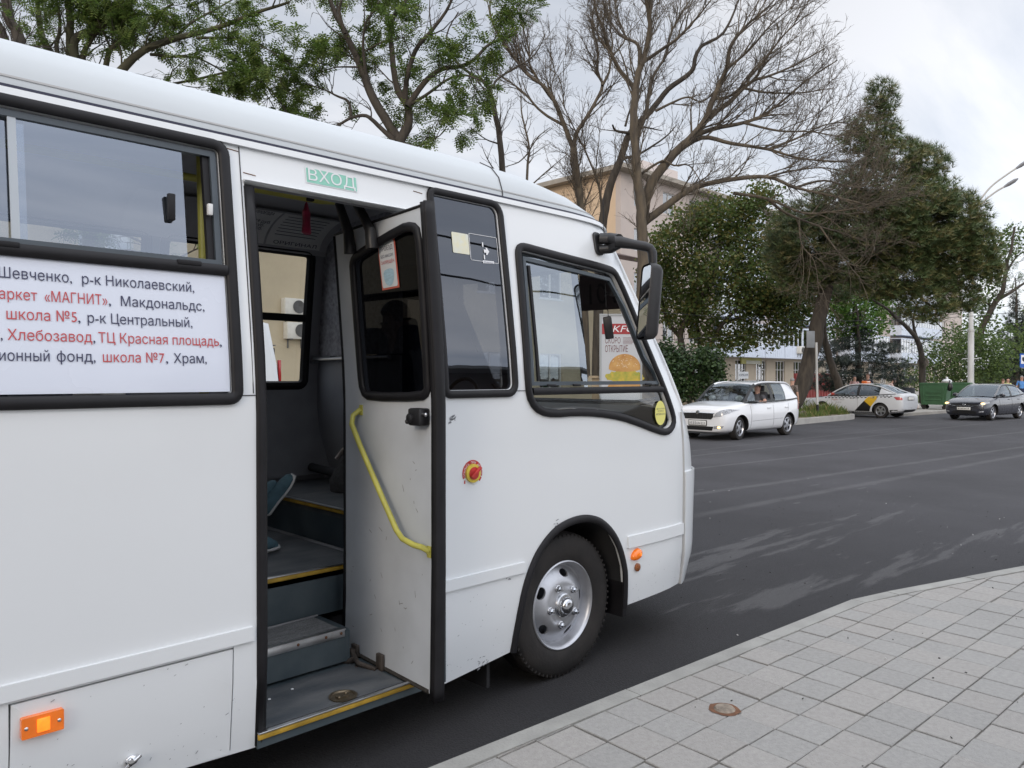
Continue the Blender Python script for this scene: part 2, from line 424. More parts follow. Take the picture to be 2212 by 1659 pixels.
hatch = [(.524, .255), (1.216, .24), (1.222, .627), (.530, .627)]
holes = [shrink(winL, .02), shrink(winL0, .02), shrink(winN, .02), shrink(drv, .02), [(.524, .262), (1.221, .248), (1.227, .632), (.524, .632)]]
# near side skin: the hatch stays closed below, so its hole stops short of the lower edge
mb = MB(); sheet(mb, body_outline, holes, SIDE, .13, .028)
mb.build('side_panel', white, bus)
mb = MB(); sheet(mb, [p for p in body_outline if p[1] > -1], holes[:4] , lambda x, z, d: SIDE(x, z, .065), .2)
mb.build('inner_lining', grey_plast, bus)
# far side
fwin = [rrect(-2.2, 1.56, -.95, 2.49, .04), rrect(-.85, 1.56, .45, 2.49, .04), rrect(.55, 1.56, 1.66, 2.49, .04), rrect(1.76, 1.56, 2.76, 2.49, .05), rrect(2.98, 1.45, 3.86, 2.26, .06)]
fo = [(-2.5, .25), (4.27, .312)] + fe + [(-2.5, 2.53)]
mb = MB(); sheet(mb, fo, fwin, FAR, .2, .028); mb.build('far_side_panel', white, bus)
mb = MB(); sheet(mb, fo, fwin, lambda x, z, d: FAR(x, z, .065), .25); mb.build('far_lining', grey_plast, bus)
for i, q in enumerate(fwin):
    mb = MB(); sheet(mb, shrink(q, .005), [], lambda x, z, d: FAR(x, z, .012), .25); g = mb.build('far_window', g_far, bus)
    mb = MB(); mb.tube([FAR(x, z, .05) for x, z in resample(q, .1)], (.03, .034), 8, closed=True, flat=(0, 1, 0))
    if i < 4:
        x0 = min(p[0] for p in q); x1 = max(p[0] for p in q)
        mb.box(((x0 + x1) / 2, FAR(x0, 2.04).y - .05, 2.035), (x1 - x0, .03, .05))
    f_ = mb.build('window_frame', rubber, g)
# roof: rings of the plan shape lifted through the cove
def ring(z, off=0., n1=14, n2=14, rear=-2.5):
    F_ = interp(FR, z); W_ = 1.15 - interp(LEAN, z) + off; o = []
    xs = F_ - L_
    for i in range(n1): o.append((rear + (xs - rear) * i / n1, -W_))
    for i in range(n2 + 1):
        th = pi / 2 * i / n2; c = cos(th) ** .5; s_ = sin(th) ** .5
        o.append((xs + (L_ + off) * s_, -W_ * c))
    return o + [(x, -y) for x, y in o[-2::-1]]
zs = [2.53, 2.545, 2.57, 2.60, 2.64, 2.67, 2.70, 2.725, 2.745, 2.765, 2.785, 2.797, 2.805, 2.81]
def loft(mb, rings, flip=False, mi=0):
    n = len(rings[0]); fs = []
    for i in range(len(rings) - 1):
        for k in range(n - 1):
            f = (i * n + k, i * n + k + 1, (i + 1) * n + k + 1, (i + 1) * n + k); fs.append(f[::-1] if flip else f)
    return mb.add([p for r in rings for p in r], fs, mi)
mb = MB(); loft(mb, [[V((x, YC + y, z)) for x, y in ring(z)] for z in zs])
roof = mb.build('roof', mat('roof_white_darkened', (.54, .575, .60), .62, var=.03, vs=1.2, coat=0., spec=.3, bump=.02, bs=2), bus, ang=60)  # body white greyed on top to offset the bright overhead sky
mb = MB(); loft(mb, [[V((x, YC + y, z - .06)) for x, y in ring(z, -.07)] for z in zs[:-1]], True)
mb.add([V((x, YC + y, 2.74)) for x, y in ring(2.805, -.07)], [list(range(len(ring(2.805))))[::-1]])
mb.build('ceiling', ceil_m, bus, ang=60)
def rstrip(name, z0, z1, off, m, par=bus):
    mb = MB(); a = [V((x, YC + y, z0)) for x, y in ring(z0, .001)]; b = [V((x, YC + y, z0)) for x, y in ring(z0, off)]
    c = [V((x, YC + y, z1)) for x, y in ring(z1, off)]; d = [V((x, YC + y, z1)) for x, y in ring(z1, .001)]
    loft(mb, [a, b, c, d]); return mb.build(name, m, par, ang=30)
rstrip('rain_gutter', 2.503, 2.528, .016, white)
rstrip('gutter_stripe', 2.530, 2.5395, .011, mat('navy_stripe', (.012, .012, .035), .4))
rstrip('roof_seam', 2.566, 2.573, .0025, mat('grey_sealant', (.40, .40, .40), .6), roof)
# cross seam of the roof cap
mb = MB(); sx = 2.70
prev = [V((sx, YC - (1.15 - interp(LEAN, z)) - .003, z)) for z in zs if interp(FR, z) - L_ > sx - .9][:9]
prev += [V((sx, p.y, p.z)) for p in []]
mb.tube([p + V((0, 0, .001)) for p in prev], .0028, 5); mb.build('cap_seam', mat('seam_dark', (.05, .05, .055), .7), roof)
# rear wall, underside
mb = MB(); rr = [(-2.5, YC - (1.15 - interp(LEAN, z)), z) for z in [.25, .5, 1.5, 2.0, 2.3, 2.53, 2.64, 2.745, 2.785]]
pts = [V(p) for p in rr] + [V((p[0], 2 * YC - p[1], p[2])) for p in rr[::-1]]
mb.add(pts, [list(range(len(pts)))[::-1]]); mb.add([p + V((.05, 0, 0)) for p in pts], [list(range(len(pts)))]); mb.build('rear_panel', white, bus)
under = mat('underbody', (.02, .02, .022), .9, var=.3, vs=6)
mb = MB(); mb.box((-.6, YC, .45), (3.7, 2.2, .06)); mb.box((3.45, YC + .25, .42), (2.0, 1.7, .06)); mb.box((1.7, YC + .35, .36), (1.0, 1.5, .06))
mb.box((.2, YC - .4, .33), (3.2, .12, .16)); mb.box((.2, YC + .4, .33), (3.2, .12, .16)); mb.tube([(3.1, YC - .9, .38), (3.1, YC + .9, .38)], .06)
mb.box((.87, Y0 + .3, .42), (.75, .45, .3)); mb.build('underframe', under, bus)
mb = MB(); mb.box((2.55, 3.0, .19), (.02, .42, .2)); mb.build('mud_flap', under, bus)
# front: panel with windscreen hole, windscreen, rubber, lamps, bumper
yl = lambda z: (1.15 - interp(LEAN, z)) * (1 - .9 ** 4) ** .25
zf = [.31, .5, .75, 1.0, 1.2, 1.4, 1.6, 1.8, 2.0, 2.2, 2.35, 2.45, 2.53]
fp = [(-yl(z), z) for z in zf] + [(yl(z), z) for z in zf[::-1]]
ws = [(-.80, 1.47), (-.5, 1.43), (.5, 1.43), (.80, 1.47), (.845, 1.6), (.80, 2.2), (.72, 2.36), (-.72, 2.36), (-.80, 2.2), (-.845, 1.6)]
mb = MB(); sheet(mb, fp, [ws], lambda y, z, d: FRONT(y, z, d), .12, .03); mb.build('front_panel', white, bus)
mb = MB(); sheet(mb, shrink(ws, .004), [], lambda y, z, d: FRONT(y, z, .012), .15); wsg = mb.build('windscreen', glass('windscreen_glass', (.9, .92, .92), .04), bus)
mb = MB(); mb.tube([FRONT(y, z, .0) for y, z in resample(ws, .1)], (.03, .02), 8, closed=True); mb.build('windscreen_rubber', rubber, wsg)
lamp_m = mat('headlamp_lens', (.7, .72, .75), .1, coat=1.)
for sgn in (-1, 1):
    mb = MB(); q = [(sgn * .62 + .16 * cos(a) * 1.1, .66 + .1 * sin(a)) for a in [2 * pi * k / 20 for k in range(20)]]
    sheet(mb, q, [], lambda y, z, d: FRONT(y, z, -.012 + d), .08, .03); mb.build('headlight', lamp_m, bus)
mb = MB(); sheet(mb, rrect(-.4, .62, .4, .78, .03), [], lambda y, z, d: FRONT(y, z, -.01 + d), .1, .03); mb.build('grille', rubber, bus)
rb = [(z, .010) for z in ()]
# corner bumper moulding line at the nose
mb = MB(); sheet(mb, [(4.185, .30), (4.27, .305)] + [(interp(FR, z) - .09, z) for z in (.31, .5, .75, 1.02)] + [(4.185, 1.02)], [], lambda x, z, d: SIDE(x, z, -.014 + d), .07, .02); mb.build('corner_bumper', white, bus, bevel=.006)
mb = MB(); mb.tube([SIDE(4.178, z, -.004) for z in (.31, .5, .7, .9, 1.1, 1.25, 1.4)], (.004, .006), 6); mb.build('corner_seam', mat('grey_sealant', (.40, .40, .40), .6), bus)
mb = MB(); mb.tube([SIDE(interp(FR, z) - .30, z, -.003) for z in [1.42 + i * .1 for i in range(11)]], (.006, .013), 8, flat=(0, -1, 0)); mb.build('pillar_trim', white, bus)
# belt seam and trim strips
for a, b in ((1.262, DX0), (2.672, 2.76), (-.47, -.37)):
    mb = MB(); mb.tube([SIDE(a, 1.553, -.001), SIDE(b, 1.553, -.001)], .002, 5); mb.build('belt_seam', mat('seam_dark', (.05, .05, .055), .7), bus)
def trim(x0, x1, z0=.643, z1=.695):
    mb = MB(); sheet(mb, [(x0, z0), (x1, z0), (x1, z1), (x0, z1)], [], lambda x, z, d: SIDE(x, z, -.013 + d), .2, .014); mb.build('trim_strip', white, bus, bevel=.005)
trim(-2.4, 1.300); trim(2.19, 2.735); trim(3.575, 4.165, .63, .70)
# luggage hatch with its gap, lamp and lock
mb = MB(); sheet(mb, hatch, [], lambda x, z, d: SIDE(x, z, -.002 + d), .13, .02); hp = mb.build('luggage_hatch', white, bus, bevel=.003)
mb = MB(); sheet(mb, [(.50, .25), (1.25, .238), (1.25, .66), (.50, .66)], [], lambda x, z, d: SIDE(x, z, .032), .2); mb.build('hatch_recess', under, bus)
amber = mat('amber_lens', (.75, .16, .008), .22, var=.12, vs=25, coat=.6, emit=.12, ecol=(1, .2, .0))
amber_on = mat('amber_lens_lit', (.9, .25, .02), .25, var=.3, vs=45, coat=.5, emit=.75, ecol=(1, .20, .008))
mb = MB(); sheet(mb, rrect(.553, .519, .668, .583, .004), [], lambda x, z, d: SIDE(x, z, -.022 + d), .05, .024); mk = mb.build('side_marker', amber, hp, bevel=.004)
for sx_ in (.566, .655):
    mb = MB(); mb.ball(SIDE(sx_, .551, -.022), (.006, .004, .006), 10, 6); mb.build('screw', alu, hp)
mb = MB(); mb.box(SIDE(.612, .551, -.021), (.036, .01, .042), bev=.003); mb.build('lit_lens', amber_on, hp)
mb = MB(); mb.ball(SIDE(.875, .339, -.008), (.022, .012, .018), 14, 8); mb.box(SIDE(.875, .339, -.022), (.06, .012, .012), Matrix.Rotation(radians(-32), 3, 'Y'), bev=.004); mb.box(SIDE(.866, .343, -.026), (.02, .012, .026), Matrix.Rotation(radians(-32), 3, 'Y'), bev=.004); mb.build('hatch_lock', mat('chrome', (.75, .76, .78), .12, 1.), hp)
def crom0(p, k=4):
    o = []
    for i in range(len(p) - 1):
        a, b, c, d = p[max(i - 1, 0)], p[i], p[i + 1], p[min(i + 2, len(p) - 1)]
        for q in range(k):
            t = q / k; o.append(.5 * ((2 * b) + (c - a) * t + (2 * a - 5 * b + 4 * c - d) * t * t + (3 * b - a - 3 * c + d) * t ** 3))
    return o + [p[-1]]
# arch rubber, inner wheel house
mb = MB(); mb.tube([SIDE(x, z, -.004) for x, z in [tuple(q) for q in crom0([V(p) for p in arch])]], (.013, .021), 10, flat=(0, -1, 0)); mb.build('wheel_arch_trim', rubber, bus)
mb = MB(); ar2 = arch; loft(mb, [[V((x, Y0 + .03, z)) for x, z in ar2], [V((x, Y0 + .5, z)) for x, z in ar2]], True); mb.add([V((x, Y0 + .5, z)) for x, z in ar2], [list(range(len(ar2)))]); mb.build('wheel_house', under, bus)
mb = MB(); mb.box((3.575, Y0 + .09, .41), (.03, .14, .36)); mb.build('inner_flap', rubber, bus)
# ---- windows on the near side
def rub(name, poly, par, ra=.014, rb_=.026, off=-.006, st=.06):
    mb = MB(); mb.tube([SIDE(x, z, off) for x, z in resample(poly, st)], (ra, rb_), 10, closed=True, flat=(0, -1, 0)); return mb.build(name, rubber, par, ang=180)
mb = MB(); sheet(mb, [(.555, 2.04), (1.092, 2.04), (1.092, 2.452), (.555, 2.452)], [], lambda x, z, d: SIDE(x, z, .012), .2); pw = mb.build('passenger_window', g_side, bus)
mb = MB(); sheet(mb, [(-.33, 2.04), (.60, 2.04), (.60, 2.452), (-.33, 2.452)], [], lambda x, z, d: SIDE(x, z, .026), .2); mb.build('passenger_window', g_side, bus)
mb = MB(); sheet(mb, rrect(-2.18, 1.56, -.5, 2.46, .03), [], lambda x, z, d: SIDE(x, z, .012), .2); pw0 = mb.build('passenger_window', g_side, bus)
rub('window_rubber', winL, pw, .013, .022); rub('window_rubber', winL0, pw0)
mb = MB(); mb.tube([SIDE(x, 2.012, -.008) for x in (-.34, .3, .8, 1.225)], (.014, .021), 10, flat=(0, -1, 0)); mb.build('window_rubber', rubber, pw)
def frame(mb, poly, wd, off, th, fn=SIDE): sheet(mb, poly, [shrink(poly, wd)], lambda x, z, d: fn(x, z, off + d), .15, th)
mb = MB(); frame(mb, [(-.335, 2.028), (1.215, 2.028), (1.215, 2.462), (-.335, 2.462)], .022, .004, .03); mb.build('window_frame', dkframe, pw)
mb = MB(); sheet(mb, [(1.168, 2.045), (1.196, 2.045), (1.196, 2.44), (1.168, 2.44)], [], lambda x, z, d: SIDE(x, z, .016 + d), .2, .02); mb.build('sash_stile', rubber, pw)
mb = MB(); sheet(mb, [(.552, 2.04), (.575, 2.04), (.575, 2.45), (.552, 2.45)], [], lambda x, z, d: SIDE(x, z, .006 + d), .2, .008); mb.build('sash_stile', mat('milky_edge', (.42, .46, .5), .4), pw)
mb = MB(); mb.box(SIDE(1.037, 2.222, -.006), (.026, .022, .095), bev=.005); mb.build('slider_grip', rubber, pw)
mb = MB(); mb.box(SIDE(1.177, 2.235, -.004), (.018, .018, .042), bev=.003); mb.build('latch_plate', mat('white_plastic', (.7, .7, .7), .4), pw)
mb = MB(); mb.box(SIDE(1.085, 2.026, -.016), (.085, .02, .018), bev=.004); mb.build('drain_cover', rubber, pw); mb = MB(); mb.box(SIDE(.525, 2.026, -.016), (.085, .02, .018), bev=.004); mb.build('drain_cover', rubber, pw)
# route poster
paper = mat('poster_white', (.66, .70, .80), .28, var=.02, vs=2, coat=.3)
navy = mat('print_navy', (.032, .034, .085), .4); red = mat('print_red', (.50, .06, .065), .4)
mb = MB(); sheet(mb, [(-.335, 1.568), (1.217, 1.568), (1.217, 1.997), (-.335, 1.997)], [], lambda x, z, d: SIDE(x, z, -.001 + d), .12, .02); po = mb.build('route_poster', paper, bus)
lines = [
 [((12, 600), (411, 631)), [('Шевченко,', -3, 155, 0), ('р-к Николаевский,', 177, 419, 0)]],
 [((25, 647.7), (425, 670)), [('маркет', -26, 80, 1), ('«МАГНИТ»', 96, 232, 1), (',', 234.5, 239.5, 0), ('Макдональдс,', 261, 441, 0)]],
 [((14, 689.7), (400, 706)), [('школа №5', 13.7, 166, 1), (',', 168.5, 173.5, 0), ('р-к Центральный,', 189, 415, 0)]],
 [((20, 734.7), (350, 743.5)), [(',', 1, 5.5, 0), ('Хлебозавод', 16, 199, 1), (',', 201, 205.5, 0), ('ТЦ Красная площадь', 212.5, 472.5, 1), (',', 474, 478.5, 0)]],
 [((75, 781), (437, 784)), [('ионный', -2, 107, 0), ('фонд,', 122.5, 206, 0), ('школа №7', 222, 355, 1), (',', 358, 362.5, 0), ('Храм,', 375, 446, 0)]]]
mbn, mbr = MB(), MB()
for (a, b), segs in lines:
    z = (S(*a)[1] + S(*b)[1]) / 2
    for s_, p0, p1, c in segs:
        yy = a[1] + (b[1] - a[1]) * (p0 - a[0]) / (b[0] - a[0]); x0 = S(p0, yy)[0]; x1 = S(p1, a[1] + (b[1] - a[1]) * (p1 - a[0]) / (b[0] - a[0]))[0]
        s_ = s_.replace('л', 'Λ'.lower() if False else 'л')
        text((mbr if c else mbn), s_, lambda u, v: SIDE(x0 + u, z + v, -.0035), width=x1 - x0, height=.0345, off=.008)
mbn.build('printed_text', navy, po, smooth=False); mbr.build('printed_text', red, po, smooth=False)
# narrow window
mb = MB(); sheet(mb, shrink(winN, .012), [], lambda x, z, d: SIDE(x, z, .006), .15); nw = mb.build('narrow_window', g_nar, bus)
rub('window_rubber', winN, nw, .013, .019)
sw = mat('sticker_white', (.75, .76, .78), .4); syel = mat('sticker_faded', (.66, .68, .62), .5, col2=(.7, .66, .45), vs=30)
nx0, nz0 = S(980, 545); nx1, nz1 = S(1012, 506)
mb = MB(); sheet(mb, rrect(nx0, nz0, nx1, nz1, .006), [], lambda x, z, d: SIDE(x, z, .003), .1); mb.build('sticker', syel, nw)
mb = MB()
ex0, ez0 = S(1018, 556); ex1, ez1 = S(1074, 515)
frame(mb, rrect(ex0, ez0 - .012, ex1, ez1 + .004, .008), .0022, .003, .001)
ax, az = S(1046, 540)
for p in ([(0, -.012), (.016, -.012), (.012, -.022), (.021, -.022), (.036, -.004), (.021, .014), (.012, .014), (.016, .004), (0, .004)], [(-.008, .016), (.0, .016), (.0, .038), (-.008, .038)], [(-.004, -.046), (.004, -.046), (.004, -.024), (-.004, -.024)]):
    mb.add([SIDE(ax + u, az + v, .0025) for u, v in p], [list(range(len(p)))], 0, False)
mb.add([SIDE(ax + u, az + v, .0028) for u, v in ((-.012, -.066), (.062, -.062), (.062, -.05), (-.012, -.052))], [(0, 1, 2, 3)], 0, False)
es = mb.build('exit_sticker', sw, nw)
mb = MB(); text(mb, 'АВАРИЙНЫЙ ВЫХОД', lambda u, v: SIDE(ax - .008 + u, az - .062 + v, .0015), width=.064, height=.006, off=.01); mb.build('printed_text', navy, nw)
# driver-side front window
def clip2(poly, f):
    o = []
    for i in range(len(poly)):
        p, q = poly[i - 1], poly[i]; a, b = f(p), f(q)
        if (a > 0) != (b > 0): t = a / (a - b); o.append((p[0] + (q[0] - p[0]) * t, p[1] + (q[1] - p[1]) * t))
        if b > 0: o.append(q)
    return o
dv_in = shrink(drv, .03)
BX_ = S(1270, 800)[0]
low_ = [p for p in dv_in if p[1] < 1.55]; i0 = min(range(len(dv_in)), key=lambda i: abs(dv_in[i][1] - 1.56))
lowp = clip2(dv_in, lambda p: 1.556 - p[1]); upp = clip2(clip2(dv_in, lambda p: p[1] - 1.556), lambda p: BX_ + .01 - p[0])
mb = MB(); sheet(mb, lowp, [], lambda x, z, d: SIDE(x, z, .014), .12); dw = mb.build('front_side_window', g_low, bus)
mb = MB(); sheet(mb, upp, [], lambda x, z, d: SIDE(x, z, .016), .12); mb.build('sliding_pane', g_drv, bus)
rub('window_rubber', smooth_poly(drv, 1), dw, .013, .022, -.006, .05)
mb = MB(); mb.tube([SIDE(x, 1.548, -.004) for x in (2.79, 3.1, 3.5, 3.945)], (.012, .02), 10, flat=(0, -1, 0)); mb.build('window_rubber', rubber, dw)
up = [p for p in shrink(drv, .032) if p[1] > 1.58]
upz = [(2.792, 1.578)] + [(3.918, 1.578)] + [(3.885, 1.66)] + [S(1395, 768), S(1352, 660), S(1319, 600), S(1130, 553)]
mb = MB(); frame(mb, upz, .02, .002, .022); mb.build('window_frame', dkframe, dw)
mb = MB(); sheet(mb, [(2.842, 1.60), (2.858, 1.60), (2.858, 2.20), (2.842, 2.20)], [], lambda x, z, d: SIDE(x, z, .004 + d), .2, .012); mb.build('sash_stile', rubber, dw)
mb = MB(); sheet(mb, [(BX_ - .018, 1.60), (BX_ + .018, 1.60), (BX_ + .018, 2.20), (BX_ - .018, 2.20)], [], lambda x, z, d: SIDE(x, z, .02 + d), .2, .02); mb.build('sash_stile', rubber, dw)
for xx in (2.93, 3.13, 3.78):
    mb = MB(); mb.box(SIDE(xx, 1.578, -.006), (.06, .012, .012), bev=.003); mb.build('drain_cover', rubber, dw)
ox, oz = S(1428, 892)
mb = MB(); sheet(mb, [(ox + .058 * cos(2 * pi * k / 32), oz + .074 * sin(2 * pi * k / 32)) for k in range(32)], [], lambda x, z, d: SIDE(x, z, .004), .1); mb.build('oval_sticker', mat('sticker_yellow', (.74, .70, .20), .4), dw)
mb = MB()
for s_, dz_, hh, wd in (('ОБЩЕСТВО С ОГРАНИЧЕННОЙ', .022, .0075, .092), ('ОТВЕТСТВЕННОСТЬЮ', .008, .0075, .065), ('«ВИТЯЗЕВО-АВТО»', -.012, .011, .1)):
    text(mb, s_, lambda u, v: SIDE(ox + u, oz + dz_ + v, .002), width=wd, height=hh, off=.012, align='CENTER')
mb.build('printed_text', navy, dw)
# ВХОД plate
vx0, vz0, vx1, vz1 = 1.583, 2.410, 1.828, 2.478
mb = MB(); sheet(mb, rrect(vx0, vz0, vx1, vz1, .003), [], lambda x, z, d: SIDE(x, z, -.002), .1); vp = mb.build('entrance_sign', sw, bus)
mb = MB(); sheet(mb, rrect(vx0 + .004, vz0 + .004, vx1 - .004, vz1 - .004, .002), [], lambda x, z, d: SIDE(x, z, -.003), .1); mb.build('sign_face', mat('sign_green', (.25, .56, .45), .4, var=.05, vs=10), vp)
mb = MB(); text(mb, 'ВХОД', lambda u, v: SIDE(vx0 + .012 + u, vz0 + .014 + v, -.0045), width=.222, height=.05, off=.045); mb.build('printed_text', sw, vp)
# door lip
mb = MB(); mb.tube([SIDE(DX0 - .005, 2.370, -.012), SIDE(1.7, 2.370, -.012), SIDE(DX1 + .0, 2.372, -.012)], (.012, .005), 6, flat=(0, -1, 0)); mb.build('door_drip_lip', white, bus)
for p in ((1.252, 2.485), (1.317, 2.402), (2.13, 2.47)):
    mb = MB(); mb.tube([SIDE(p[0], p[1], -.001), SIDE(p[0], p[1] - .6, -.001)] if p[0] < 1.3 and False else [SIDE(p[0], p[1], -.001), SIDE(p[0] + .05, p[1] - .004, -.001)], .0018, 5); mb.build('rust_seam', mat('rust', (.16, .075, .04), .9, var=.3, vs=30), bus)
mb = MB(); mb.tube([SIDE(DX0 - .012, z, -.001) for z in (1.56, 1.8, 2.1, 2.36, 2.5)], .0022, 5); mb.build('post_seam', mat('seam_dark', (.05, .05, .055), .7), bus)
# emergency handle
qx, qz = S(1020, 1022)
rd = mat('red_plastic', (.50, .035, .03), .35, var=.15, vs=40); yl_m = mat('yellow_ring', (.66, .50, .06), .4, var=.15, vs=40)
def arcpoly(r0, r1, a0, a1, n=28): return [(r1 * cos(radians(a0 + (a1 - a0) * k / n)), r1 * sin(radians(a0 + (a1 - a0) * k / n))) for k in range(n + 1)] + [(r0 * cos(radians(a1 + (a0 - a1) * k / n)), r0 * sin(radians(a1 + (a0 - a1) * k / n))) for k in range(n + 1)]
Q = lambda u, v, d=0.: SIDE(qx + u, qz + v, d)
mb = MB(); sheet(mb, arcpoly(.040, .062, -18, 202), [], lambda u, v, d: Q(u, v, -.0015), .05); sheet(mb, arcpoly(.052, .062, -42, -22, 8), [], lambda u, v, d: Q(u, v, -.0015), .05); sheet(mb, [(-.052, -.045), (-.044, -.047), (-.043, -.03), (-.05, -.03)], [], lambda u, v, d: Q(u, v, -.0015), .05); eh = mb.build('emergency_handle', rd, bus)
mb = MB(); mb.lathe([(0, .0), (.044, .0), (.044, .012), (.03, .014), (.03, .008), (0, .008)], Q(0, 0), (0, -1, 0), 32); mb.build('base_ring', yl_m, eh)
mb = MB(); mb.lathe([(.030, .0), (.030, .016), (.0, .02)], Q(0, 0), (0, -1, 0), 24); mb.box(Q(.004, .006, -.026), (.072, .016, .014), Matrix.Rotation(radians(-38), 3, 'Y'), bev=.004); mb.build('turn_knob', rd, eh)
mb = MB(); st_ = 'ОТКРЫТЬ ПРИ АВАРИИ'
for i, ch in enumerate(st_):
    if ch == ' ': continue
    a = radians(192 - 204 * i / (len(st_) - 1)); cx_, cz_ = .0455 * cos(a), .0455 * sin(a); tx, tz = sin(a), -cos(a)
    text(mb, ch, lambda u, v: Q(cx_ + tx * (u) + cos(a) * v, cz_ + tz * (u) + sin(a) * v, -.003), height=.0115, off=.012, align='CENTER')
mb.build('printed_text', sw, eh, smooth=False)
# amber side lamp and reflector by the bumper
lx, lz = S(1372, 1197)
mb = MB(); q = smooth_poly([(-.05, -.02), (-.02, -.036), (.03, -.03), (.052, -.004), (.045, .024), (.015, .036), (-.03, .018)], 2)
lo = [[Q2 for Q2 in [SIDE(lx + u * s_, lz + v * s_, -dd) for u, v in q]] for s_, dd in ((1, 0), (1, .008), (.86, .022), (.5, .03), (.05, .032))]
loft(mb, [r + [r[0]] for r in lo]); mb.build('side_indicator', amber, bus, ang=60)
mb = MB(); mb.ball(SIDE(lx + .016, lz, -.024), (.014, .008, .017), 12, 8); mb.build('lit_lens', amber_on, bus)
lx, lz = S(1376, 1225)
mb = MB(); mb.lathe([(.024, 0), (.024, .008), (.02, .011), (0, .011)], SIDE(lx, lz), (0, -1, 0), 24); mb.build('side_reflector', mat('dark_amber', (.25, .075, .015), .3, var=.3, vs=90, coat=.4), bus)
# scuffs
sc_m = mat('paint_scuff', (.30, .31, .33), .7, var=.2, vs=40)
mb = MB(); rr_ = random.Random(3)
for (px, py, nn, sp) in ((975, 905, 14, .022), (1437, 1148, 5, .03), (1205, 1130, 9, .05), (1100, 1250, 5, .02), (1040, 1430, 10, .04)):
    x0, z0 = S(px, py)
    for _ in range(nn):
        x_, z_ = x0 + rr_.gauss(0, sp * .5), z0 + rr_.gauss(0, sp * .35); l_ = rr_.uniform(.003, .012); h_ = rr_.uniform(.0015, .004); an = rr_.uniform(-.6, .9)
        mb.add([SIDE(x_ + u * cos(an) - v * sin(an), z_ + u * sin(an) + v * cos(an), -.0012) for u, v in ((-l_, -h_), (l_ * .6, -h_ * .7), (l_, h_), (-l_ * .5, h_ * 1.2))], [(0, 1, 2, 3)], 0, False)
mb.build('paint_scuff', sc_m, bus)
mb = MB()
for _ in range(260):
    x_ = rr_.uniform(.5, 4.1); z_ = .26 + abs(rr_.gauss(0, .16)); l_ = rr_.uniform(.0008, .0028)
    if DX0 - .03 < x_ < DX1 + .02 or (2.62 < x_ < 3.62) or z_ > .9: continue
    an = rr_.uniform(.2, 1.1); k_ = rr_.choice((1, 1, 1, 2.4))
    mb.add([SIDE(x_ + u * cos(an) - v * sin(an), z_ + u * sin(an) + v * cos(an), -.0045) for u, v in ((-l_ * k_, -l_ * .6), (l_ * k_, -l_ * .5), (l_ * k_, l_ * .6), (-l_ * k_, l_ * .5))], [(0, 1, 2, 3)], 0, False)
sp_k = mb.build('road_splashes', sc_m, bus); sp_k['kind'] = 'stuff'
mb = MB()
for _ in range(26):
    y_, z_ = rr_.uniform(2.62, 3.25), rr_.uniform(.33, 1.35); l_ = rr_.uniform(.004, .02); an = rr_.uniform(-.8, 2.2)
    mb.add([V((y_ + u * cos(an) - v * sin(an), z_ + u * sin(an) + v * cos(an), 0)) for u, v in ((-l_, -.0015), (l_ * .7, -.001), (l_, .0012), (-l_ * .6, .0018))], [(0, 1, 2, 3)], 0, False)
    0 and mb.add([(y_ + u * cos(an) - v * sin(an), z_ + u * sin(an) + v * cos(an)) for u, v in ((-l_, -.0015), (l_ * .7, -.001), (l_, .0012), (-l_ * .6, .0018))], [(0, 1, 2, 3)], 0, False)
leaf_scuffs = mb
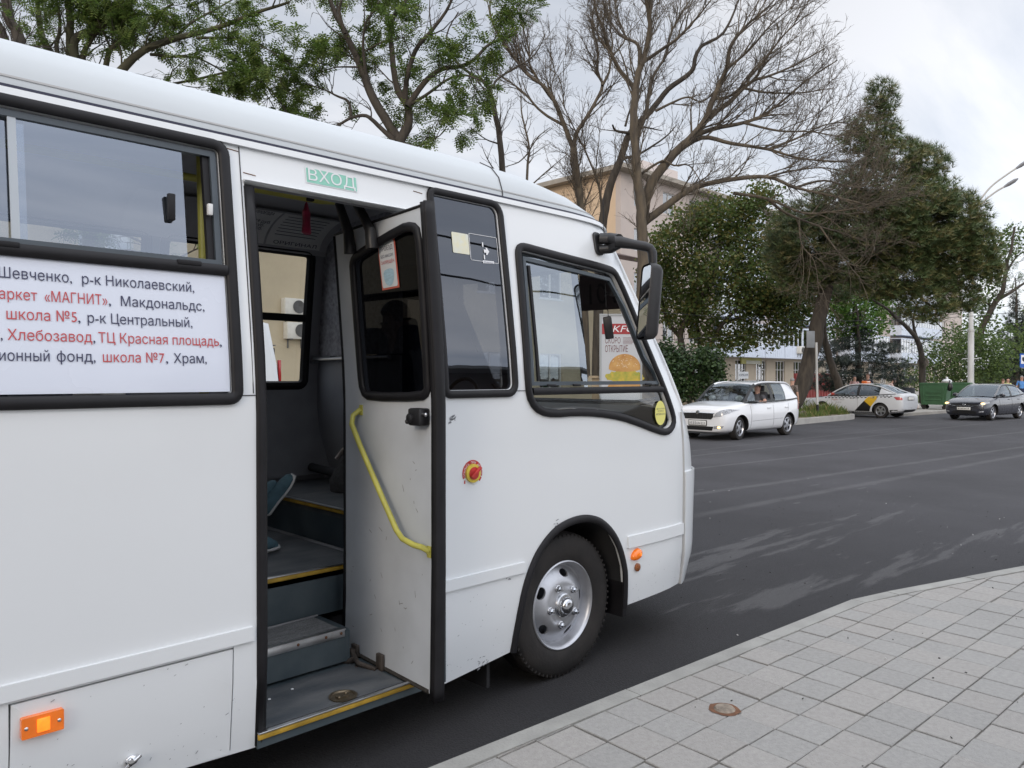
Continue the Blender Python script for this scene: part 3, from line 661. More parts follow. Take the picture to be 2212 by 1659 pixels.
# ---- wheels
tyre_m = mat('tyre_rubber', (.016, .0155, .016), .75, col2=(.036, .032, .030), vs=6, bump=.1, bs=60, spec=.3)
steel = mat('silver_wheel', (.50, .51, .54), .40, .75, var=.14, vs=9, bump=.03, bs=60)
def rimh(r): return interp([(0, -.004), (.085, -.004), (.10, -.008), (.115, -.004), (.135, -.010), (.155, -.022), (.175, -.036), (.195, -.050), (.205, -.056)], r)
def bus_wheel(X, Z, Yo, far=False):
    s_ = 1 if far else -1; T = lambda u, v, h: V((X + u * (1 if not far else -1), Yo + s_ * h, Z + v)); ax = (0, s_, 0)
    mb = MB(); prof = [(.236, -.20), (.30, -.205), (.365, -.19), (.386, -.165), (.388, -.03), (.376, -.004), (.355, .006), (.32, .012), (.28, .010), (.25, .002), (.238, -.006)]
    mb.lathe(prof, (X, Yo, Z), ax, 72)
    for k in range(72):
        a = 2 * pi * k / 72
        for h0 in (-.012,):
            c = V((X + cos(a) * .3775, Yo + s_ * h0, Z + sin(a) * .3735)); mb.box(c, (.014, .026, .010), Matrix.Rotation(-a, 3, 'Y'))
    for q in (-.05, -.1, -.15): mb.lathe([(.3885, q - .004), (.391, q), (.3885, q + .004)], (X, Yo, Z), ax, 60)
    wh = mb.build('wheel', tyre_m, bus, ang=50)
    mb = MB(); ng = 10; hs = []
    for k in range(5):
        a = radians(78 + 72 * k); hs.append([(.168 * cos(a) + .034 * cos(t) * -sin(a) + .021 * sin(t) * cos(a), .168 * sin(a) + .034 * cos(t) * cos(a) + .021 * sin(t) * sin(a)) for t in [2 * pi * i / 16 for i in range(16)]])
    sheet(mb, [(.205 * cos(2 * pi * k / 64), .205 * sin(2 * pi * k / 64)) for k in range(64)], hs, lambda u, v, d: T(u, v, rimh(math.hypot(u, v)) - d), .012, .012)
    mb.lathe([(.205, -.056), (.211, -.056), (.216, -.04), (.219, -.015), (.226, -.002), (.234, .004), (.240, .0), (.240, -.03)], (X, Yo, Z), ax, 72)
    mb.build('rim', steel, wh, ang=40)
    mb = MB(); mb.lathe([(.24, -.09), (.0, -.09)], (X, Yo, Z), ax, 40); mb.lathe([(.066, -.01), (.064, .006), (.058, .01), (.058, .014), (.046, .016), (.043, .030), (.036, .041), (.02, .047), (0, .049)], (X, Yo, Z), ax, 40)
    mb.build('hub_cap', mat('chrome_hub', (.6, .61, .63), .2, 1., var=.2, vs=30), wh)
    mb = MB(); mb.lathe([(.23, -.1), (0, -.1)], (X, Yo, Z), ax, 32); mb.build('brake_drum', mat('brake_rust', (.06, .04, .03), .9, var=.4, vs=20), wh)
    for k in range(5):
        a = radians(42 + 72 * k); c = T(.105 * cos(a), .105 * sin(a), -.006); mb = MB()
        mb.lathe([(.02, 0), (.02, .006), (.016, .008)], c, ax, 6 * 3); mb.lathe([(.0165, .006), (.0165, .022), (.012, .026), (.008, .026), (.008, .034), (0, .035)], c, ax, 6); mb.build('wheel_nut', mat('chrome_hub', (.6, .61, .63), .2, 1., var=.2, vs=30), wh, ang=20)
bus_wheel(3.10, .386, 2.785); bus_wheel(3.10, .386, 2 * YC - 2.785, True); bus_wheel(-.72, .386, 2.80); bus_wheel(-.72, .386, 2 * YC - 2.80, True)
# ---- stairwell and floor
mb = MB(); mb.box((-.55, YC, .645), (3.74, 2.1, .05)); mb.box((1.80, 4.185, .645), (.96, 1.57, .05)); flo = mb.build('aisle_floor', floor_m, bus)
mb = MB(); mb.box((3.35, 3.92, .865), (2.14, 2.05, .05)); mb.build('front_floor', floor_m, bus)
mb = MB(); mb.box((2.29, 4.19, .77), (.02, 1.56, .19)); mb.box((1.75, 3.415, .545), (.86, .03, .21)); mb.box((1.65, 3.135, .36), (.64, .03, .14))
mb.box((1.65, 3.265, .415), (.66, .28, .045), bev=.012); mb.box((1.75, 3.07, .25), (.86, .69, .05)); mb.box((1.945, 3.27, .36), (.05, .29, .14)); mb.build('entry_steps', stepteal, bus)
mb = MB(); mb.box((1.68, 2.925, .2765), (.66, .34, .006)); mb.build('step_mat', floor_m, bus)
tread = mat('ribbed_tread', (.20, .205, .21), .5, var=.2, vs=9, bump=.6, bs=130, stretch=(1, 6, 1))
mb = MB(); mb.box((1.63, 3.27, .440), (.60, .22, .006))
for k in range(30): mb.box((1.63, 3.165 + k * .0072, .4440), (.59, .0028, .002))
mb.build('step_tread', tread, bus)
mb = MB(); mb.box((1.63, 3.118, .427), (.62, .01, .036), bev=.002); mb.box((1.63, 3.122, .446), (.62, .03, .006))
st_e = mb.build('step_edge', alu, bus)
for xx in (1.36, 1.52, 1.7, 1.84, 1.92):
    mb = MB(); mb.ball((xx, 3.112, .428), (.007, .004, .007), 8, 6); mb.build('rivet', mat('rust', (.16, .075, .04), .9), st_e)
def nosing(a, b, par=bus):
    a = V(a); b = V(b); d = (b - a).normalized(); nrm = V((d.y, -d.x, 0))
    mb = MB(); mb.box((a + b) / 2 + V((0, 0, -.013)), (.012, (b - a).length, .022), Matrix.Rotation(math.atan2(d.y, d.x) - pi / 2, 3, 'Z'), bev=.003); o = mb.build('yellow_nosing', yellow, par)
    mb = MB(); mb.box((a + b) / 2 + V((0, 0, .002)), (.02, (b - a).length, .007), Matrix.Rotation(math.atan2(d.y, d.x) - pi / 2, 3, 'Z'), bev=.002); mb.build('metal_nosing', alu, o)
nosing((1.32, 2.722, .282), (2.10, 2.722, .282)); nosing((1.33, 3.392, .672), (2.17, 3.392, .672)); nosing((2.274, 3.42, .893), (2.274, 4.96, .893))
mb = MB(); mb.tube([(1.34, 3.35, .447), (1.95, 3.38, .447)], .006, 5); mb.tube([(2.262, 3.5, .674), (2.262, 4.9, .674)], (.012, .006), 6); mb.build('floor_strip', mat('dull_alu', (.22, .22, .23), .5, .6), bus)
mb = MB(); mb.lathe([(.058, 0), (.06, .006), (.05, .006), (.046, .001), (0, .001)], (1.735, 2.80, .28), (0, 0, 1), 28); mb.box((1.73, 2.80, .284), (.05, .03, .006)); mb.ball((1.755, 2.81, .286), .008); mb.ball((1.71, 2.79, .286), .007); mb.build('step_drain', mat('brass_dull', (.16, .13, .09), .45, .8, var=.3, vs=30), bus)
for p in ((1.42, 2.99), (1.5, 2.99), (1.62, 3.02)):
    mb = MB(); mb.ball((*p, .281), (.007, .007, .003), 8, 6); mb.build('mat_rivet', sw, bus)
# stairwell side walls and jambs
mb = MB(); mb.box((1.322, 3.1, .46), (.02, .68, .42)); loft(mb, [[SIDE(DX0 - .004, z, .03) for z in (.24, 1.5, 1.75, 2.0, 2.36)], [V((DX0 - .004, 3.0 if z > .7 else 3.4, z)) for z in (.24, 1.5, 1.75, 2.0, 2.36)]]); mb.box((2.215, 3.05, .55), (.02, .66, .64)); mb.build('stairwell_wall', stepteal, bus)
mb = MB()
for off, ra, rb_ in ((.0, .014, .022),):
    mb.tube([SIDE(DX0 + .018, z, .0) for z in (.235, .6, 1.0, 1.5, 1.7, 2.0, 2.2, 2.35)], (ra, rb_), 10, flat=(0, -1, 0))
    mb.tube([SIDE(DX0 + .042, z, .035) for z in (.28, .6, 1.0, 1.5, 1.7, 2.0, 2.2, 2.35)], (.02, .012), 8, flat=(0, -1, 0))
mb.build('door_seal', rubber, bus, ang=180)
mb = MB(); mb.box((1.75, 2.885, 2.415), (.86, .07, .05)); mb.box((1.75, 3.02, 2.51), (.86, .3, .06)); mb.build('door_header', dkint, bus)
# ceiling rail, interior rails
mb = MB(); mb.tube([(-1.5, 3.42, 2.50), (2.0, 3.42, 2.50), (2.12, 3.46, 2.52), (2.2, 3.5, 2.60)], .017, 10); mb.build('ceiling_rail', yrail, bus)
mb = MB(); mb.box((1.93, 3.42, 2.51), (.045, .045, .05), bev=.008); mb.build('rail_clamp', rubber, bus)
mb = MB(); mb.tube([(1.215, 2.95, .70), (1.215, 2.95, 2.1), (1.245, 3.05, 2.6)], .018, 10); mb.build('grab_pole', yrail, bus)
# partition behind the driver
mb = MB(); sheet(mb, [(3.95, .90), (4.975, .90), (4.975, 1.76), (3.95, 1.76)], [], lambda y, z, d: V((2.86 - (.12 if z < 1.3 else 0) * (1.3 - z) / .4 * -1 + .0 + d, y, z)), .2, .02); mb.build('partition_panel', mat('grey_partition', (.24, .25, .28), .5, var=.1, vs=4), bus)
mb = MB(); sheet(mb, [(3.95, 1.77), (4.93, 1.77), (4.88, 2.50), (4.6, 2.66), (3.95, 2.68)], [], lambda y, z, d: V((2.855 + d, y, z)), .2, .03); mb.build('felt_partition', felt, bus)
mb = MB(); mb.tube([(2.82, 4.93, 1.745), (2.82, 4.0, 1.745)], .018, 10); mb.ball((2.82, 4.945, 1.745), (.03, .03, .035), 12, 8); mb.build('partition_rail', mat('steel_rail', (.35, .36, .38), .3, .9), bus)
mb = MB(); mb.tube([(2.80, 4.93, .98), (2.78, 4.55, .97), (2.78, 4.1, .96)], .03, 10); mb.build('foot_rail', dkint, bus)
mb = MB(); mb.box((2.60, 4.94, .91), (.6, .03, .03)); mb.build('skirting_strip', mat('dull_alu', (.22, .22, .23), .5, .6), bus)
# notices on the cove above the far window
pap = mat('notice_paper', (.78, .78, .77), .7, var=.04, vs=8)
def COVE(x, t, d=0.):
    a = V((0, 4.815, 2.50)); c = V((0, 4.77, 2.63)); b = V((0, 4.52, 2.675)); p = a * (1 - t) ** 2 + c * 2 * t * (1 - t) + b * t * t
    return V((x, p.y - .7 * d, p.z - .7 * d))
mb = MB(); sheet(mb, [(1.5, .0), (2.85, .0), (2.85, 1), (1.5, 1)], [], lambda x, t, d: COVE(x, t, .005), .15); mb.build('cove_panel', ceil_m, bus)
for k, (x0, x1) in enumerate(((1.98, 2.375), (2.39, 2.79))):
    mb = MB(); sheet(mb, [(x0, .05), (x1, .05), (x1, .97), (x0, .97)], [], lambda x, t, d: COVE(x, t, .012), .15); no = mb.build('price_notice', pap, bus)
    mb = MB()
    if k == 0:
        rows = [('СТОИМОСТЬ ПРОЕЗДА', .86, .05, .3), ('29 руб.', .6, .27, .11), ('27 руб.', .5, .24, .11), ('25 руб.', .4, .24, .11), ('35 руб.', .28, .22, .11)]
    else: rows = [('ОРИГИНАЛ', .1, .05, .32)]
    for s_, t0, dx, wd in rows: text(mb, s_, lambda u, v: COVE(x0 + dx + u, t0 + v * 3.4, .016), width=wd, height=.026, off=.01)
    for q in range(7):
        t0 = .9 - q * .07 if k == 0 else .88 - q * .09; l_ = .12 if k == 0 else .3
        if k == 0 and q == 0: continue
        mb.add([COVE(x0 + .04 + u * l_, t0 + v * .016, .015) for u, v in ((0, 0), (1, 0), (1, 1), (0, 1))], [(0, 1, 2, 3)], 0, False)
    mb.build('printed_text', navy, no)
# seats
seat_m = mat('blue_grey_seat_fabric', (.055, .065, .10), .9, var=.3, vs=30)
def seat(x, y, z0, nm='seat'):
    mb = MB(); mb.box((x, y, z0 + .42), (.44, .44, .12), bev=.04); s_ = mb.build(nm, seat_m, bus)
    mb = MB(); mb.box((x - .24, y, z0 + .80), (.11, .43, .72), Matrix.Rotation(radians(-9), 3, 'Y'), bev=.04); mb.build('backrest', seat_m, s_)
    mb = MB(); mb.box((x, y, z0 + .18), (.3, .3, .36)); mb.build('seat_base', dkint, s_)
for xx in (1.50, .65, -.2, -1.1):
    for yy in (4.22, 4.70): seat(xx, yy, .67)
for xx in (.75, -.1, -1.1): seat(xx, 3.02, .67)
seat(3.45, 4.42, .87, 'driver_seat')
# cab furniture
mb = MB(); prof = [(3.75, .9), (3.75, 1.25), (3.85, 1.40), (4.05, 1.44), (4.35, 1.40), (4.42, 1.2), (4.42, .9)]
mb.prism(prof, lambda u, v, d: V((u, d, v)), 2.95, 4.85); das = mb.build('dashboard', mat('dash_plastic', (.025, .026, .03), .45, var=.2, vs=6), bus, bevel=.03)
mb = MB(); mb.tube([(3.76 + .05 * sin(2 * pi * k / 28), 4.42 + .2 * cos(2 * pi * k / 28), 1.42 + .19 * sin(2 * pi * k / 28)) for k in range(28)], .015, 8, closed=True); mb.tube([(3.76, 4.42, 1.42), (3.95, 4.42, 1.3)], .03); mb.build('steering_wheel', rubber, bus)
# roof arm mirror
mirm = mat('black_mirror_plastic', (.016, .016, .018), .45, var=.2, vs=20, bump=.05, bs=200)
bx, bz = S(1292, 527)
mb = MB(); q = rrect(-.045, -.068, .035, .068, .03); mb.prism([(bx + u, bz + v) for u, v in q], lambda u, v, d: SIDE(u, v, d), -.014, .0); mir = mb.build('door_mirror', mirm, bus, bevel=.004)
b0 = SIDE(bx, bz, -.012); e1 = V((3.47, 2.70, 2.385)); e2 = V((3.575, 2.60, 2.36)); e3 = V((3.61, 2.572, 2.325)); e4 = V((3.615, 2.57, 2.24))
mb = MB(); mb.tube([b0 + V((.0, 0, .03)), b0 + V((.04, -.05, .026)), e1 + V((0, 0, .012))], [(.038, .03), (.038, .036), (.034, .034)], 10); mb.tube([b0 + V((.0, 0, -.035)), b0 + V((.04, -.05, -.03)), e1 + V((0, 0, -.01))], [.026, .028, .028], 10)
mb.tube([e1 - V((.02, -.02, 0)), e1, (e1 + e2) / 2, e2, e2 * .5 + e3 * .5 + V((.008, -.004, .008)), e3, e4], [(.04, .036), (.036, .034), .028, .027, .027, .027, .023], 12); mb.build('mirror_arm', mirm, mir)
mh = V((3.595, 2.582, 2.045)); rot = Matrix.Rotation(radians(-33), 3, 'Z') @ Matrix.Rotation(radians(5), 3, 'Y')
mb = MB(); q = rrect(-.078, -.215, .078, .215, .036)
secs = [(-.035, .97), (-.03, 1.0), (.0, 1.0), (.028, .93), (.045, .75), (.052, .4)]
rings_ = [[mh + rot @ V((xx, u * sc_, v * (1 - (1 - sc_) * .45))) for u, v in q] for xx, sc_ in secs]
loft(mb, [r + [r[0]] for r in rings_], True); mb.add(rings_[-1], [list(range(len(q)))]); mb.build('mirror_housing', mirm, mir)
mb = MB(); mb.add([mh + rot @ V((-.03, u * .9, v * .94)) for u, v in q], [list(range(len(q)))[::-1]], 0, False); mb.build('mirror_glass', mat('mirror_glass', (.75, .78, .8), .02, 1.), mir)
# ---- door leaf, swung inwards on its arms
def LEAF(y, z, d=0.): return V((2.025 + .05 * (y - 2.54) - .6 * interp(LEAN, z) + d, y, z))
def LP(px, py):
    y, z = 3.0, 1.5
    for _ in range(12):
        p = atX(px, py, LEAF(y, z).x); y = .5 * y + .5 * p.y; z = .5 * z + .5 * p.z
    return (y, z)
wl = [LP(*p) for p in ((772, 552), (868, 494), (893, 489), (905, 500), (913, 600), (924, 820), (926, 845), (912, 857), (800, 857), (785, 846), (779, 800), (763, 580), (764, 565))]
wl = smooth_poly(wl, 1)
dl = [(2.575, .278), (3.30, .278), (3.30, 2.315), (2.575, 2.335)]
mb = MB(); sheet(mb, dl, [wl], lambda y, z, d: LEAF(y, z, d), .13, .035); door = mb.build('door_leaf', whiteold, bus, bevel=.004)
mb = MB(); mb.tube([LEAF(y, z, -.004) for y, z in resample(wl, .06)], (.014, .022), 10, closed=True, flat=(-1, 0, 0)); mb.build('window_rubber', rubber, door, ang=180)
mb = MB(); sheet(mb, shrink(wl, .004), [], lambda y, z, d: LEAF(y, z, .012), .2); mb.build('door_window', g_dark, door)
mb = MB(); mb.tube([LEAF(2.555, z, .012) for z in (.255, .3, .8, 1.5, 1.75, 2.0, 2.3, 2.35)], [(.021, .021)] * 8, 10, flat=(1, 0, 0)); mb.tube([LEAF(2.525, z, .012) for z in (.255, .3, .8, 1.5, 1.75, 2.0, 2.3, 2.35)], [(.03, .008)] * 8, 8, flat=(1, 0, 0))
mb.tube([LEAF(3.31, z, .012) for z in (.29, .8, 1.5, 1.75, 2.0, 2.25, 2.31)], [(.02, .012)] * 7, 8, flat=(1, 0, 0)); mb.tube([LEAF(y, 2.335 + (2.575 - y) * .025, .012) for y in (2.55, 2.9, 3.3)], [(.022, .008)] * 3, 8, flat=(1, 0, 0)); mb.build('door_edge_rubber', rubber, door, ang=180)
mb = MB(); mb.tube([LEAF(y, .284, .012) for y in (2.58, 3.29)], [(.022, .012)] * 2, 8, flat=(1, 0, 0)); mb.build('bottom_brush', mat('dirty_brush', (.04, .035, .03), .95, var=.4, vs=60), door)
hp_ = [LP(*p) for p in ((781, 884), (776, 897), (781, 915), (800, 960), (850, 1075), (880, 1142), (892, 1160), (912, 1174), (924, 1180), (928, 1190))]
hd = [-.004, -.035, -.055, -.058, -.058, -.058, -.056, -.045, -.03, -.004]
mb = MB(); mb.tube([LEAF(y, z, d) for (y, z), d in zip(hp_, hd)], .0128, 12); h_ = mb.build('grab_handle', yrail, door)
for (y, z) in (hp_[0], hp_[-1]):
    mb = MB(); mb.box(LEAF(y, z - .004, -.003), (.006, .026, .05), bev=.002); mb.ball(LEAF(y, z - .008, -.008), .008, 8, 6); mb.build('handle_foot', yrail, h_)
ly, lz = LP(917, 900)
mb = MB(); mb.box(LEAF(ly, lz, -.03), (.06, .085, .075), bev=.01); mb.lathe([(.02, 0), (.02, .012), (.012, .016), (0, .016)], LEAF(ly + .02, lz - .005, -.058), (-1, 0, 0), 18); mb.ball(LEAF(ly + .035, lz - .02, -.066), .011); lk = mb.build('door_lock_box', mirm, door)
mb = MB(); mb.tube([LEAF(ly - .035, lz + .015, -.04), LEAF(ly - .062, lz + .012, -.04)], .006); mb.ball(LEAF(ly - .064, lz + .012, -.04), .009); mb.build('lock_pin', alu, lk)
leaf_scuffs.v = [LEAF(p.x, p.y, -.0015) for p in leaf_scuffs.v]
ls_ = leaf_scuffs.build('door_scuffs', mat('door_scuff', (.22, .22, .22), .7, var=.3, vs=40), door); ls_['kind'] = 'stuff'
# notice on the door window
sp = [LP(812, 524), LP(849, 512), LP(860, 620), LP(823, 627)]
def QUAD(c, u, v, d): y = (c[0][0] * (1 - u) + c[1][0] * u) * (1 - v) + (c[3][0] * (1 - u) + c[2][0] * u) * v; z = (c[0][1] * (1 - u) + c[1][1] * u) * (1 - v) + (c[3][1] * (1 - u) + c[2][1] * u) * v; return LEAF(y, z, d)
mb = MB(); sheet(mb, [(0, 0), (1, 0), (1, 1), (0, 1)], [], lambda u, v, d: QUAD(sp, u, v, .008), .3); ms = mb.build('mask_notice', mat('notice_red', (.55, .12, .08), .5), door)
mb = MB(); sheet(mb, rrect(.06, .035, .94, .965, .06), [], lambda u, v, d: QUAD(sp, u, v, .006), .3); mb.build('notice_face', mat('notice_white', (.62, .64, .66), .5), ms)
T_ = lambda u, v, ox_, oy_: QUAD(sp, ox_ + u, oy_ - v, .0045)
mb = MB(); text(mb, 'ПРОЕЗД', lambda u, v: T_(u, v, .14, .21), width=.72, height=.09, off=.03); text(mb, 'БЕЗ МАСОК', lambda u, v: T_(u, v, .14, .35), width=.72, height=.06, off=.025); mb.build('printed_text', navy, ms)
mb = MB(); text(mb, 'ЗАПРЕЩЁН', lambda u, v: T_(u, v, .14, .48), width=.74, height=.065, off=.025); mb.build('printed_text', red, ms)
mb = MB(); sheet(mb, smooth_poly([(.2, .6), (.78, .58), (.82, .75), (.7, .9), (.5, .95), (.3, .9), (.2, .78)], 2), [], lambda u, v, d: QUAD(sp, u, v, .0045), .2); mb.build('mask_picture', mat('mask_blue', (.36, .52, .62), .6, var=.15, vs=40, stretch=(1, 1, 4)), ms)
# door arms
rusty = mat('greasy_steel', (.085, .07, .06), .7, .3, var=.4, vs=22)
def AP(px, py, d=0.):
    y, z = LP(px, py); return LEAF(y, z, -d - .012)
pA, pB, pM = AP(776, 1402, .01), AP(826, 1434), AP(792, 1416, .05)
mb = MB(); mb.box(pA, (.02, .05, .06), bev=.006); mb.box(pA + V((-.02, 0, .0)), (.04, .03, .025), bev=.006); mb.box(pB, (.02, .05, .10), bev=.006); mb.box(pB + V((-.02, .01, -.035)), (.05, .035, .03), bev=.006)
mb.tube([pA + V((-.02, 0, 0)), pM, AP(803, 1425, .06), pB + V((-.02, 0, -.02))], [(.012, .018)] * 4, 8); mb.tube([pM, AP(772, 1428, .09), AP(756, 1432, .11)], [(.012, .018)] * 3, 8); mb.ball(AP(755, 1433, .11), (.022, .022, .02))
mb.tube([AP(754, 1444, .12), AP(772, 1441, .1)], .016, 10); mb.tube([AP(772, 1441, .1), AP(804, 1440, .06)], .024, 10); mb.ball(AP(753, 1445, .12), (.026, .026, .02)); mb.build('lower_door_arm', rusty, bus, bevel=.002)
mb = MB(); u0 = LEAF(3.12, 2.2, -.03); mb.tube([u0, u0 + V((-.01, .0, .1)), u0 + V((-.03, .05, .24))], [.03, .024, .02], 10); u1 = LEAF(2.92, 2.22, -.03); mb.tube([u1 + V((0, 0, -.02)), u1 + V((-.01, 0, .06)), u1 + V((0, .06, .12)), u1 + V((-.02, .12, .22))], [.03, .026, .022, .022], 10); mb.build('upper_door_arm', mirm, bus)
# ---- loose things in the bus
D = atD(1290, 632, 4.95)
cs = [atD(1252, 596, 4.9), atD(1322, 588, 4.75), atD(1342, 667, 4.95), atD(1244, 673, 5.1)]
nrm = (cs[1] - cs[0]).cross(cs[3] - cs[0]).normalized()
mb = MB(); mb.add(cs + [p + nrm * .006 for p in cs], [(0, 1, 2, 3), (7, 6, 5, 4), (0, 4, 5, 1), (1, 5, 6, 2), (2, 6, 7, 3), (3, 7, 4, 0)], 0, False)
rbd = mb.build('route_board', mat('brown_board', (.075, .055, .055), .6, var=.12, vs=8), None, smooth=False); tagp(rbd, 'dark brown route number board hanging behind the minibus windscreen, seen from its back', 'sign')
mb = MB(); bil = lambda u, v: cs[0] * (1 - u) * (1 - v) + cs[1] * u * (1 - v) + cs[2] * u * v + cs[3] * (1 - u) * v
text(mb, '101', lambda u, v: bil(.93 - u, .82 - v) - nrm * .003, width=.62, height=.60, off=.01); tx = mb.build('route_number', mat('board_print', (.02, .016, .016), .6), rbd, smooth=False)
c_ = atD(1325, 632, 4.55)
mb = MB(); mb.box(c_, (.03, .03, .045), Matrix.Rotation(.3, 3, 'X'), bev=.003); mb.tube([c_, c_ + V((-.05, .02, .0)), c_ + V((-.06, .02, .015))], .002, 5); mb.tube([c_, c_ + V((-.05, .02, -.02)), c_ + V((-.06, .02, -.025))], .002, 5)
tagp(mb.build('binder_clip', mirm, None), 'small black binder clip gripping the edge of the route board', 'clip')
c_ = atD(1314, 708, 4.5); tp = c_ + V((0, 0, .16))
mb = MB(); mb.box(c_, (.05, .05, .13), Matrix.Rotation(radians(-12), 3, 'Y') @ Matrix.Rotation(radians(40), 3, 'Z'), bev=.008); bb = mb.build('hanging_device', mirm, None); tagp(bb, 'small black box hanging on a wire in the front side window of the minibus', 'device')
mb = MB(); mb.tube([c_ + V((0, 0, .06)), c_ + V((.01, .01, .10)), c_ + V((-.02, 0, .12)), c_ + V((-.03, 0, .3)), (c_.x - .05, c_.y, 2.66)], .0025, 5); mb.build('wire', rubber, bb)
c_ = V((1.955, 3.42, 2.50)); c_ = atY(662, 472, 3.42)
pk = mat('pink_plastic', (.50, .05, .12), .4, var=.25, vs=20, trans=.3)
mb = MB(); mb.tube([c_ + V((0, 0, .075)), c_ + V((0, 0, .05)), c_ + V((0, 0, .03)), c_ + V((0, 0, -.02)), c_ + V((0, 0, -.07)), c_ + V((0, 0, -.075))], [(.008, .006), (.016, .012), (.048, .016), (.03, .018), (.042, .022), (.036, .016)], 10); mb.tube([c_ + V((0, 0, .07)), (c_.x, 3.42, 2.49)], .003, 5)
tagp(mb.build('pink_bag', pk, None), 'little pink plastic bag hanging from the yellow ceiling rail inside the door', 'bag')
c_ = V((2.43, 3.98, .892)); sk = mat('dark_woven_bag', (.035, .036, .04), .9, var=.4, vs=50, bump=.5, bs=120)
c_ = atZ(755, 1058, .892)
mb = MB(); mb.tube([c_ + V((0, 0, .0)), c_ + V((0, 0, .05)), c_ + V((.01, 0, .12)), c_ + V((.02, -.02, .2)), c_ + V((.02, -.02, .25))], [(.15, .12), (.16, .13), (.13, .10), (.08, .06), (.05, .05)], 14); bgo = mb.build('sack', sk, None); tagp(bgo, 'dark woven sack with a pale cloth on top standing on the bus front floor', 'sack')
mb = MB(); mb.tube([c_ + V((-.06, .06, .20)), c_ + V((-.02, .03, .26)), c_ + V((.05, -.05, .265)), c_ + V((.12, -.1, .22))], [(.03, .012), (.05, .015), (.05, .015), (.04, .012)], 8); mb.build('cloth', mat('pale_cloth', (.36, .32, .30), .9, var=.2, vs=30), bgo)
